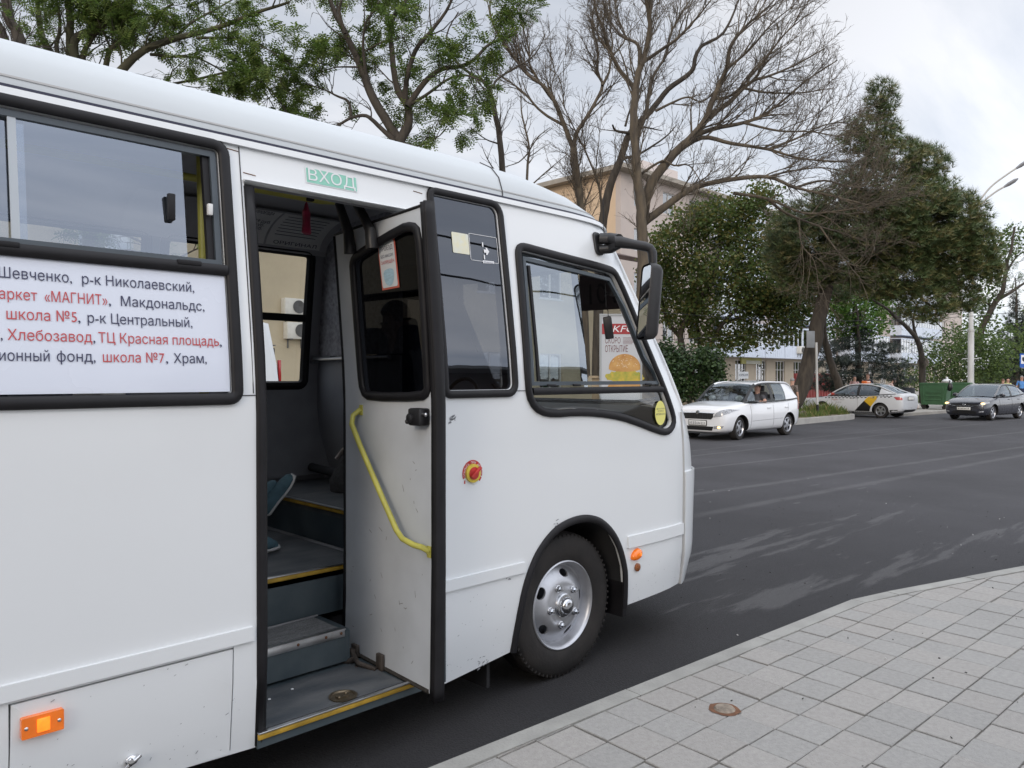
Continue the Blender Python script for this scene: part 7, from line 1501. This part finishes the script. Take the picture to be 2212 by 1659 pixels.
# ============================================================ PEOPLE
skin_m = mat('skin', (.46, .27, .20), .55, var=.08, vs=12)
def figure(label, loc, rz, h, top, bottom, hair, pose='stand', group=None, shoes=(.03, .03, .03), sleeve=.5, hairlen=0., skin=skin_m, bald=False, facing=None, shoe_m=None, cat='person'):
    t = thing('person', label, cat, loc, rz, group); Wm = WM[t.name]; k = h / 1.75
    J = dict(pel=(0, 0, .95), wai=(0, 0, 1.08), che=(0, 0, 1.30), nec=(.01, 0, 1.46), hb=(.02, 0, 1.56), hm=(.03, 0, 1.64), ht=(.02, 0, 1.71))
    for s_, n in ((1, 'L'), (-1, 'R')):
        J['sh' + n] = (0, s_ * .19, 1.41); J['el' + n] = (-.02, s_ * .25, 1.13); J['wr' + n] = (.05, s_ * .25, .89); J['ha' + n] = (.07, s_ * .245, .81)
        J['hi' + n] = (0, s_ * .095, .92); J['kn' + n] = (.015, s_ * .10, .50); J['an' + n] = (-.02, s_ * .105, .09); J['to' + n] = (.15, s_ * .12, .035)
    if pose == 'walk': J['knL'] = (.12, .1, .52); J['anL'] = (.10, .1, .10); J['toL'] = (.26, .11, .06); J['anR'] = (-.22, -.1, .13); J['toR'] = (-.07, -.11, .03); J['elL'] = (-.1, .25, 1.14); J['wrL'] = (-.02, .25, .92); J['haL'] = (.02, .24, .85)
    if pose == 'drive':
        for q in ('pel', 'wai', 'che', 'nec', 'hb', 'hm', 'ht'): J[q] = (J[q][0] - (J[q][2] - .95) * .18, J[q][1], J[q][2])
        for s_, n in ((1, 'L'), (-1, 'R')):
            J['sh' + n] = (-.08, s_ * .19, 1.41); J['hi' + n] = (.03, s_ * .095, .93); J['kn' + n] = (.44, s_ * .13, 1.02); J['an' + n] = (.62, s_ * .12, .66); J['to' + n] = (.77, s_ * .12, .70)
        J['elL'] = (.10, .36, 1.20); J['wrL'] = (.28, .40, 1.25); J['haL'] = (.35, .38, 1.25); J['elR'] = (.1, -.24, 1.16); J['wrR'] = (.32, -.14, 1.26); J['haR'] = (.38, -.1, 1.29)
    if pose == 'sit':
        for s_, n in ((1, 'L'), (-1, 'R')):
            J['hi' + n] = (.03, s_ * .095, .93); J['kn' + n] = (.44, s_ * .12, .98); J['wr' + n] = (.25, s_ * .15, 1.04); J['ha' + n] = (.33, s_ * .10, 1.04); J['el' + n] = (.03, s_ * .24, 1.14)
        J['knR'] = (.42, -.20, .97); J['anL'] = (.90, .11, .70); J['toL'] = (1.02, .09, .77); J['anR'] = (.66, -.33, .54); J['toR'] = (.78, -.33, .49)
    if pose == 'bend':
        for q, dx in (('wai', .05), ('che', .17), ('nec', .27), ('hb', .34), ('hm', .38), ('ht', .41)): J[q] = (dx, 0, J[q][2] - dx * .35)
        for s_, n in ((1, 'L'), (-1, 'R')): J['sh' + n] = (.2, s_ * .19, 1.32); J['el' + n] = (.33, s_ * .24, 1.08); J['wr' + n] = (.5, s_ * .16, 1.0); J['ha' + n] = (.57, s_ * .12, 1.0)
    rad = dict(pel=(.15, .115), wai=(.135, .10), che=(.165, .115), nec=(.062, .06), hb=(.078, .082), hm=(.092, .104), ht=(.070, .078))
    for n in 'LR': rad.update({'sh' + n: (.07, .065), 'el' + n: (.043, .043), 'wr' + n: (.029, .032), 'ha' + n: (.042, .022), 'hi' + n: (.098, .098), 'kn' + n: (.06, .06), 'an' + n: (.042, .045), 'to' + n: (.04, .032)})
    E = [('pel', 'wai'), ('wai', 'che'), ('che', 'nec'), ('nec', 'hb'), ('hb', 'hm'), ('hm', 'ht')] + [e for n in 'LR' for e in (('che', 'sh' + n), ('sh' + n, 'el' + n), ('el' + n, 'wr' + n), ('wr' + n, 'ha' + n), ('pel', 'hi' + n), ('hi' + n, 'kn' + n), ('kn' + n, 'an' + n), ('an' + n, 'to' + n))]
    ks = list(J); ix = {a: i for i, a in enumerate(ks)}
    me = bpy.data.meshes.new('person_body'); me.from_pydata([tuple(c * k for c in J[a]) for a in ks], [(ix[a], ix[b]) for a, b in E], [])
    o = bpy.data.objects.new('person_body', me); COL.objects.link(o)
    sm_ = o.modifiers.new('skin', 'SKIN'); sm_.use_smooth_shade = True; sm_.branch_smoothing = .4
    for a in ks:
        sv = me.skin_vertices[0].data[ix[a]]; sv.radius = tuple(r * k for r in rad[a]); sv.use_root = (a == 'pel')
    ss = o.modifiers.new('sub', 'SUBSURF'); ss.levels = 2; ss.render_levels = 2
    bpy.context.view_layer.update(); me2 = eval_mesh(o)
    P_ = {a: V(J[a]) * k for a in ks}
    segs = [(a, b, {'pel': 1, 'wai': 0, 'che': 0, 'nec': 3, 'hb': 3, 'hm': 3}.get(a, None), a, b) for a, b in E]
    mats_ = [top, bottom, shoe_m or mat('shoe_%d' % int(shoes[0] * 1000), shoes, .6), skin]
    for m_ in mats_: me2.materials.append(m_)
    def region(c):
        best = (9, 0)
        for a, b in E:
            A_, B__ = P_[a], P_[b]; d = B__ - A_; t_ = max(0, min(1, (c - A_).dot(d) / d.length_squared)); dist = (c - (A_ + d * t_)).length - (rad[a][0] * (1 - t_) + rad[b][0] * t_) * k
            if dist < best[0]:
                if a in ('nec', 'hb', 'hm'): m_ = 3
                elif a == 'pel' and b == 'wai': m_ = 1 if t_ < .5 else 0
                elif a in ('wai', 'che'): m_ = 0 if b != 'nec' or t_ < .75 else 3
                elif a[:2] == 'sh': m_ = 0 if t_ < sleeve * 1.6 else 3
                elif a[:2] in ('el', 'wr'): m_ = 0 if sleeve > .9 and a[:2] == 'el' else 3
                elif a[:2] == 'an': m_ = 2
                elif a[:2] == 'kn': m_ = 1 if t_ < (.55 if pose == 'sit' else .95) else 3
                else: m_ = 1
                best = (dist, m_)
        return best[1]
    for f in me2.polygons: f.material_index = region(f.center)
    mb = MB(); hm = P_['hm']; hr = k
    mb.v = [v_.co.copy() for v_ in me2.vertices]; mb.f = [list(p.vertices) for p in me2.polygons]; mb.mi = [p.material_index for p in me2.polygons]; mb.sm = [True] * len(mb.f)
    eye = 4; fx = (P_['hm'] - P_['hb']); up_ = fx.normalized(); fo_ = V((1, 0, 0)); fo_ = (fo_ - up_ * fo_.dot(up_)).normalized()
    for s_ in (1, -1):
        mb.ball(hm + fo_ * .088 * hr + V((0, s_ * .032 * hr, 0)) + up_ * .005, (.008 * hr, .012 * hr, .008 * hr), 8, 6, 4); mb.ball(hm + V((-.005, s_ * .078 * hr, 0)), (.02 * hr, .01 * hr, .032 * hr), 8, 6, 3)
    mb.ball(hm + fo_ * .098 * hr - up_ * .025 * hr, (.018 * hr, .014 * hr, .024 * hr), 8, 6, 3); mb.ball(hm + fo_ * .086 * hr - up_ * .058 * hr, (.01 * hr, .024 * hr, .006 * hr), 8, 6, 5)
    for n in 'LR':   # fingers rooted inside the palm, thumb from its side
        w_, h_ = P_['wr' + n], P_['ha' + n]; d = (h_ - w_).normalized(); sd_ = d.cross(V((0, 1, 0))); sd_ = sd_.normalized() if sd_.length > .2 else V((0, 0, 1)); cu = d.cross(sd_)
        for q, (o_, L) in enumerate(((-.028, .062), (-.010, .074), (.009, .07), (.027, .055))):
            b = h_ + sd_ * o_ * k + d * .01; mb.tube([b, b + d * L * .55 * k + cu * .006, b + d * L * .9 * k + cu * .02 * k], [.0095 * k, .0085 * k, .006 * k], 6, mi=3)
        b = w_ + (h_ - w_) * .6 - sd_ * .03 * k; mb.tube([b, b - sd_ * .022 * k + d * .028 * k, b - sd_ * .026 * k + d * .055 * k], [.012 * k, .01 * k, .007 * k], 6, mi=3)
    bpy.data.objects.remove(o)
    mb.v = [Wm @ p for p in mb.v]; bo = mb.build('body', mats_ + [mat('eye_dark', (.02, .015, .012), .3), mat('lip', (.36, .14, .12), .5)], t, ang=180)
    if not bald:
        mb = MB(); q = []
        hc = hm + up_ * .03 * hr - fo_ * .012 * hr
        N_ = 18
        vs = []; fs = []
        for i in range(9):
            th = pi * .62 * i / 8
            for j in range(N_):
                a = 2 * pi * j / N_; p = V((.098 * sin(th) * cos(a), .088 * sin(th) * sin(a), .092 * cos(th))) * hr
                if p.x > .055 * hr: p.z = max(p.z, .035 * hr)
                if hairlen and p.x < .03 * hr and i > 5: p.z -= hairlen * (i - 5) / 3
                vs.append(Wm @ (hc + p * (1 + .04 * ((j * 7 + i * 3) % 3))))
        for i in range(8):
            for j in range(N_): fs.append((i * N_ + j, i * N_ + (j + 1) % N_, (i + 1) * N_ + (j + 1) % N_, (i + 1) * N_ + j))
        mb.add(vs, fs); mb.build('hair', hair, t, ang=180)
    return t
cl = lambda n, c: mat('cloth_' + n, c, .9, var=.15, vs=14, bump=.2, bs=60)
hair_d = mat('hair_dark', (.018, .014, .012), .5, var=.3, vs=40); hair_b = mat('hair_brown', (.10, .05, .025), .5, var=.3, vs=40); hair_g = mat('hair_grey', (.22, .21, .2), .6, var=.3, vs=40)
def gp(px, D): p = atD(px, 815, D); return (p.x, p.y, .13)
tocam = lambda px, D: math.atan2(-atD(px, 815, D).y, -atD(px, 815, D).x)
figure('woman with dark hair in a pale pink top behind the taxi roof sign', gp(1846, 37.5), tocam(1846, 44) + .2, 1.56, cl('pink', (.50, .33, .32)), cl('jeans', (.04, .05, .09)), hair_d, hairlen=.12)
figure('man with brown hair in a navy tee shirt behind the taxi roof', gp(1875, 37.8), tocam(1875, 44) - .3, 1.66, cl('navy', (.022, .026, .045)), cl('jeans', (.04, .05, .09)), hair_b)
figure('dark haired woman in a pale pink top stooping behind the taxi rear window', gp(1915, 36), tocam(1915, 43) + 1.8, 1.55, cl('rose', (.55, .40, .36)), cl('jeans', (.04, .05, .09)), hair_d, pose='bend', hairlen=.2)
figure('grey haired person in a dark patterned shirt standing behind the white hatchback', gp(1711, 26), tocam(1711, 26) + 2.6, 1.46, mat('camo', (.05, .04, .035), .9, col2=(.2, .16, .14), vs=22), cl('dark', (.03, .03, .03)), hair_g)
figure('man in a pale yellow tee shirt behind the dark hatchback', gp(2177, 40), tocam(2177, 44) + .6, 1.44, cl('yellow', (.58, .58, .25)), cl('dark', (.03, .03, .03)), hair_g, bald=True)
figure('person in a tan top half hidden beside the man in yellow', gp(2166, 42), tocam(2166, 47) + 2., 1.40, cl('tan', (.34, .24, .18)), cl('dark', (.03, .03, .03)), hair_b)
figure('man in a bright blue tee shirt and navy trousers walking at the right edge', gp(2207, 41), tocam(2207, 41) + .2, 1.56, cl('blue', (.10, .27, .60)), cl('navyt', (.022, .028, .06)), hair_g, pose='walk')
# driver of the white hatchback: in car space
Wc = WM[wc.name]; p = Wc @ V((-.22, .36, .0))
figure('man driving the white hatchback with his elbow on the open window', (p.x, p.y, -.255), rzw, 1.70, cl('grey', (.08, .08, .09)), cl('dark', (.03, .03, .03)), hair_b, pose='drive', sleeve=.35)
# seated passenger in the bus: foot propped on the step up
shoe_t = mat('teal_canvas', (.085, .16, .20), .85, var=.15, vs=30, bump=.2, bs=90)
ps_ = (1.50, 4.00, .67 - .45 + .02)
pt = figure('seated passenger whose blue slip on shoes show at the bus steps', (1.20, 4.22, .22), 0, 1.75, cl('white', (.5, .5, .5)), cl('shorts', (.10, .10, .12)), hair_d, pose='sit', shoe_m=shoe_t)
def shoe(hl, tp_, upv, label):
    hl, tp_ = V(hl), V(tp_); d = (tp_ - hl); L = d.length; d.normalize(); up_ = V(upv); up_ = (up_ - d * up_.dot(d)).normalized(); sd_ = d.cross(up_)
    mb = MB(); rs = []
    sc = [(-.02, .028, .05), (.03, .036, .075), (.35, .036, .07), (.55, .043, .052), (.8, .045, .04), (.95, .034, .03), (1.02, .012, .015)]
    for t_, w_, h_ in sc: rs.append([hl + d * (L * t_) + sd_ * (w_ * cos(a)) + up_ * (.018 + h_ * max(0, sin(a)) + (-.006 if sin(a) < 0 else 0)) for a in [2 * pi * q / 14 for q in range(14)]])
    loft(mb, [r + [r[0]] for r in rs]); mb.add(rs[-1], [list(range(14))]); s_ = mb.build('shoe', shoe_t, pt, ang=60)
    mb = MB(); rs = [[hl + d * (L * t_) + sd_ * ((w_ + .006) * cos(a)) + up_ * (.006 + .016 * sin(a)) for a in [2 * pi * q / 14 for q in range(14)]] for t_, w_, h_ in [(-.045, .012, 0)] + sc[:-1] + [(1.05, .014, 0)]]
    loft(mb, [r + [r[0]] for r in rs]); mb.build('sole', mat('sole_white', (.62, .62, .62), .7), s_)
h0 = atD(578, 1108, 4.62); h1 = atD(634, 1030, 4.66); shoe(h0 + V((-.0, 0, .0)), h1, (-.6, -.25, .75), '')
h0 = atZ(568, 1196, .682); h1 = atZ(597, 1184, .682); shoe(V((h1.x - .25, h1.y - .03, .682)), h1, (0, 0, 1), '')
# ============================================================ STREET THINGS
galv = mat('whitewashed_pole', (.50, .50, .49), .75, var=.22, vs=3, bump=.15, bs=20, stretch=(1, 1, .25))
Dl = 40.; b = atD(2097, 815, Dl); lp = thing('lamp_post', 'tall whitewashed lamp post with two curved arms beyond the green bins', 'lamp post', (b.x, b.y, .13))
zp = lambda y: 1.62 + (815 - y) / FPX * Dl
mb = MB(); mb.tube([(b.x, b.y, .13), (b.x, b.y, zp(832)), (b.x, b.y, zp(830)), (b.x, b.y, zp(715)), (b.x, b.y, zp(712)), (b.x, b.y, zp(480))], [.17, .17, .15, .145, .115, .085], 14); mb.build('pole', galv, lp, ang=60)
mb = MB(); mb.lathe([(.15, -.04), (.19, -.04), (.19, .04), (.15, .04)], (b.x, b.y, zp(829)), (0, 0, 1), 16); mb.lathe([(.12, -.1), (.16, -.1), (.16, .02), (.12, .02)], (b.x, b.y, zp(712)), (0, 0, 1), 16); mb.build('collar', galv, lp)
for pts in (((2101, 500), (2103, 470), (2113, 440), (2140, 404), (2178, 375), (2198, 362)), ((2102, 500), (2108, 466), (2125, 436), (2150, 415), (2172, 402))):
    q = [atD(x, y, Dl) for x, y in pts]; mb = MB(); mb.tube(crom(q, 5), .045, 8); ar_ = mb.build('arm', mat('arm_grey', (.40, .38, .35), .6), lp)
    d = (q[-1] - q[-2]).normalized(); mb = MB(); mb.tube([q[-1] - d * .1, q[-1] + d * .2, q[-1] + d * .55, q[-1] + d * .75], [(.05, .05), (.09, .12), (.085, .13), (.03, .05)], 10); mb.build('lamp_head', mat('lamp_head', (.20, .20, .21), .5), ar_)
q = atD(2097, 775, Dl); mb = MB(); mb.tube([q + V((-.30, .3, 0)), q + V((.30, -.3, 0))], .02, 6); mb.build('cable_clamp', galv, lp)
# bins
bin_g = mat('bin_green', (.035, .105, .045), .55, var=.15, vs=4, bump=.05, bs=12)
def bin_(px, D, rz, label):
    p = atD(px, 815, D); t = thing('waste_bin', label, 'waste bin', (p.x, p.y, .13), rz, 'green waste bins beyond the road'); Wm = WM[t.name]
    mb = MB(); a = [(-.50, -.48), (.50, -.48), (.50, .48), (-.50, .48)]; c = [(-.58, -.55), (.58, -.55), (.58, .55), (-.58, .55)]
    lo = [[V((x, y, .22)) for x, y in a], [V((x, y, 1.15)) for x, y in c], [V((x * 1.03, y * 1.03, 1.15)) for x, y in c], [V((x * 1.03, y * 1.03, 1.23)) for x, y in c], [V((x * .97, y * .97, 1.23)) for x, y in c], [V((x * .9, y * .9, .4)) for x, y in a]]
    loft(mb, [r + [r[0]] for r in lo]); mb.add(lo[0], [(3, 2, 1, 0)]); mb.add(lo[-1], [(0, 1, 2, 3)])
    for z in (.45, .62, .8): mb.box((0, -.50 - .06 * z, z), (.62, .03, .05))
    mb.box((-.40, -.545, .68), (.05, .03, .75)); mb.box((.40, -.545, .68), (.05, .03, .75))
    mb.v = [Wm @ q for q in mb.v]; mb.build('container', bin_g, t, smooth=False, bevel=.012)
    for x in (-.42, .42):
        for y in (-.36, .36):
            mb = MB(); mb.lathe([(0, -.03), (.085, -.03), (.095, 0), (.085, .03), (0, .03)], Wm @ V((x, y, .095)), Wm.to_3x3() @ V((0, 1, 0)), 16); mb.box(Wm @ V((x, y, .19)), (.06, .08, .06)); mb.build('wheel', tyre_m, t)
    mb = MB(); lid = [(-.58, 0), (.58, 0), (.58, .62), (-.58, .62)]
    mb.prism(lid, lambda u, v, d: Wm @ V((u, .57 + .10 * v / .62 + d, 1.22 - v * .95)), 0, .03); mb.build('lid', bin_g, t, smooth=False)
    return t, Wm
rb_ = tocam(2022, 36.) + pi / 2 - .18
t1, W1 = bin_(2021, 36., rb_, 'nearer green wheeled waste bin with a white bag on its rim'); t2, W2 = bin_(2068, 38.0, rb_ + .05, 'farther green wheeled waste bin partly behind the dark hatchback')
def bag(nm, label, c, r, m, seed):
    q = random.Random(seed); mb = MB(); mb.ball(c, r, 14, 9)
    for v_ in mb.v:
        d = v_ - V(c); v_ += d * (.22 * noise.noise(d * 9 + V((seed, 0, 0))))
    mb.tube([V(c) + V((0, 0, r[2] * .9)), V(c) + V((.02, 0, r[2] * 1.15)), V(c) + V((.05, .02, r[2] * 1.25))], [.03, .02, .06], 8); tagp(mb.build(nm, m, None), label, 'rubbish bag')
wbg = mat('white_plastic_bag', (.62, .63, .64), .5, var=.15, vs=9); pbg = mat('pale_bag', (.50, .47, .45), .55, col2=(.62, .5, .48), vs=5)
bag('rubbish_bag', 'white rubbish bag lying on the rim of the nearer green bin', tuple(W1 @ V((.5, -.15, 1.29))), (.24, .2, .13), wbg, 1)
bag('rubbish_bag', 'black rubbish bag hanging over the right rim of the nearer bin', tuple(W1 @ V((.63, -.35, 1.06))), (.10, .14, .2), blk, 2)
for i, (px, D, r, lb) in enumerate(((1971, 35.6, .28, 'pinkish tied rubbish bag on the pavement left of the green bins'), (1981, 36.2, .20, 'small white rubbish bag between the pinkish bag and the bin'), (1962, 36.8, .18, 'flattened grey rubbish bag nearest the taxi boot'))):
    p = atD(px, 815, D); bag('rubbish_bag', lb, (p.x, p.y, .13 + r * .7), (r, r * .9, r * .8), [pbg, wbg, mat('grey_bag', (.34, .34, .35), .6)][i], 5 + i)
# litter bin post behind taxi
p = atD(1963, 815, 40); mb = MB(); mb.lathe([(.0, 0), (.26, 0), (.3, .9), (.27, .95), (.0, .9)], (p.x, p.y, .13), (0, 0, 1), 18); tagp(mb.build('litter_urn', dkint, None), 'dark litter urn just behind the taxi boot', 'litter bin')
# sign post on the island
p = atD(1766, 815, 28.3); sp_ = thing('road_sign', 'white sign post with black foot and a grey sign seen from behind on the island', 'road sign', (p.x, p.y, .2))
mb = MB(); mb.tube([(p.x, p.y, .62), (p.x - .05, p.y + .03, 2.9)], .042, 10); mb.build('post', galv, sp_); mb = MB(); mb.tube([(p.x + .012, p.y - .01, .2), (p.x, p.y, .62)], .044, 10); mb.build('black_foot', blk, sp_)
c = atD(1751, 733, 28.5); mb = MB(); mb.box(c, (.36, .03, .62), Matrix.Rotation(AZ - pi / 2 + .3, 3, 'Z'), bev=.01); mb.build('sign_panel', mat('grey_sign_back', (.22, .23, .24), .5, var=.1, vs=6), sp_)
p = atD(1734, 815, 27.6); mb = MB(); q = random.Random(3); mb.ball((p.x, p.y, .28), (.2, .16, .13), 10, 7)
for v_ in mb.v: v_ += V((q.gauss(0, .02), q.gauss(0, .02), q.gauss(0, .02)))
tagp(mb.build('stone', mat('stone', (.14, .12, .10), .9, var=.4, vs=6, bump=.4, bs=14), None, smooth=False), 'brown stone on the island kerb at the foot of the leaning pine', 'stone')
# bus stop sign and shelter at the right edge
Ds = 44.; c = atD(2216, 779, Ds); bs_ = thing('bus_stop_sign', 'blue and white bus stop sign cut by the right edge', 'bus stop sign', (c.x, c.y, .13))
rt = V((sin(AZ), -cos(AZ), 0)); fr_ = V((-cos(AZ), -sin(AZ), 0))
BQ = lambda u, v, d: c + rt * u + V((0, 0, v)) + fr_ * d
mb = MB(); mb.prism(rrect(-.34, -.40, .34, .40, .04), BQ, -.02, .01); mb.build('panel', mat('sign_blue', (.02, .10, .42), .4), bs_, smooth=False)
mb = MB(); mb.prism([(-.28, -.18), (.28, -.18), (.28, .32), (-.28, .32)], BQ, .01, .016); mb.build('white_field', sw, bs_, smooth=False)
mb = MB(); mb.prism(rrect(-.22, -.02, .20, .20, .05), BQ, .016, .02); mb.prism([(-.15, -.07), (-.05, -.07), (-.05, -.0), (-.15, -.0)], BQ, .016, .02); mb.prism([(.05, -.07), (.15, -.07), (.15, -.0), (.05, -.0)], BQ, .016, .02); mb.build('bus_symbol', blk, bs_, smooth=False)
mb = MB(); q = BQ(.42, 0, -.05); mb.tube([(q.x, q.y, .13), (q.x, q.y, c.z + .5)], .04, 8); mb.tube([q + V((0, 0, .2)), BQ(.3, .2, -.03)], .025, 6); mb.build('post', galv, bs_)
Dh = 60.; sh_ = thing('bus_shelter', 'bus shelter with a pale arched roof behind the people at the right edge', 'bus shelter', (*atD(2200, 815, Dh).to_tuple()[:2], .13))
c0 = atD(2125, 815, Dh); c0.z = .13; dk2 = V((cos(AZ), sin(AZ), 0)); zr = 1.62 + (815 - 797) / FPX * Dh
HP = lambda u, d, z: c0 + rt * u + dk2 * d + V((0, 0, z - .13))
mb = MB(); rs = []
for k in range(13):
    a = pi * k / 12; u = 3.2 - 3.3 * cos(a); z = zr + .62 * sin(a) ** .8
    rs.append([HP(u, -1.3, z), HP(u, 1.3, z), HP(u, 1.3, z - .06), HP(u, -1.3, z - .06)])
loft(mb, [r + [r[0]] for r in rs]); mb.build('roof', mat('shelter_roof', (.42, .42, .41), .5, var=.15, vs=1.5), sh_, ang=50)
mb = MB(); mb.box(HP(3.2, 1.25, (zr) / 2 + .1), (6.4, .06, zr - .1), Matrix.Rotation(AZ - pi / 2, 3, 'Z')); mb.build('back_wall', mat('shelter_dark', (.06, .05, .045), .7, var=.3, vs=2), sh_)
for u in (.1, 3.2, 6.3):
    mb = MB(); mb.tube([HP(u, -1.2, .13), HP(u, -1.2, zr)], .05, 8); mb.build('post', galv, sh_)
mb = MB(); mb.box(HP(3.2, .8, .55), (5., .4, .06), Matrix.Rotation(AZ - pi / 2, 3, 'Z')); mb.build('bench', mat('bench_wood', (.16, .10, .06), .7), sh_)
# overhead wires across the trees
for k, (a, b, sg, lb) in enumerate((((1400, 735), (2212, 655), .3, 'upper thin cable sagging in front of the bronze green tree'), ((1400, 672), (2250, 668), .5, 'lower thin cable strung across the trunks behind the cars'))):
    A_, B_ = atD(*a, 34.), atD(*b, 38.); mb = MB(); mb.tube([A_.lerp(B_, t / 20) - V((0, 0, sg * 4 * (t / 20) * (1 - t / 20))) for t in range(21)], .012, 5); tagp(mb.build('wire', mirm), lb, 'cable', 'thin cables across the street')
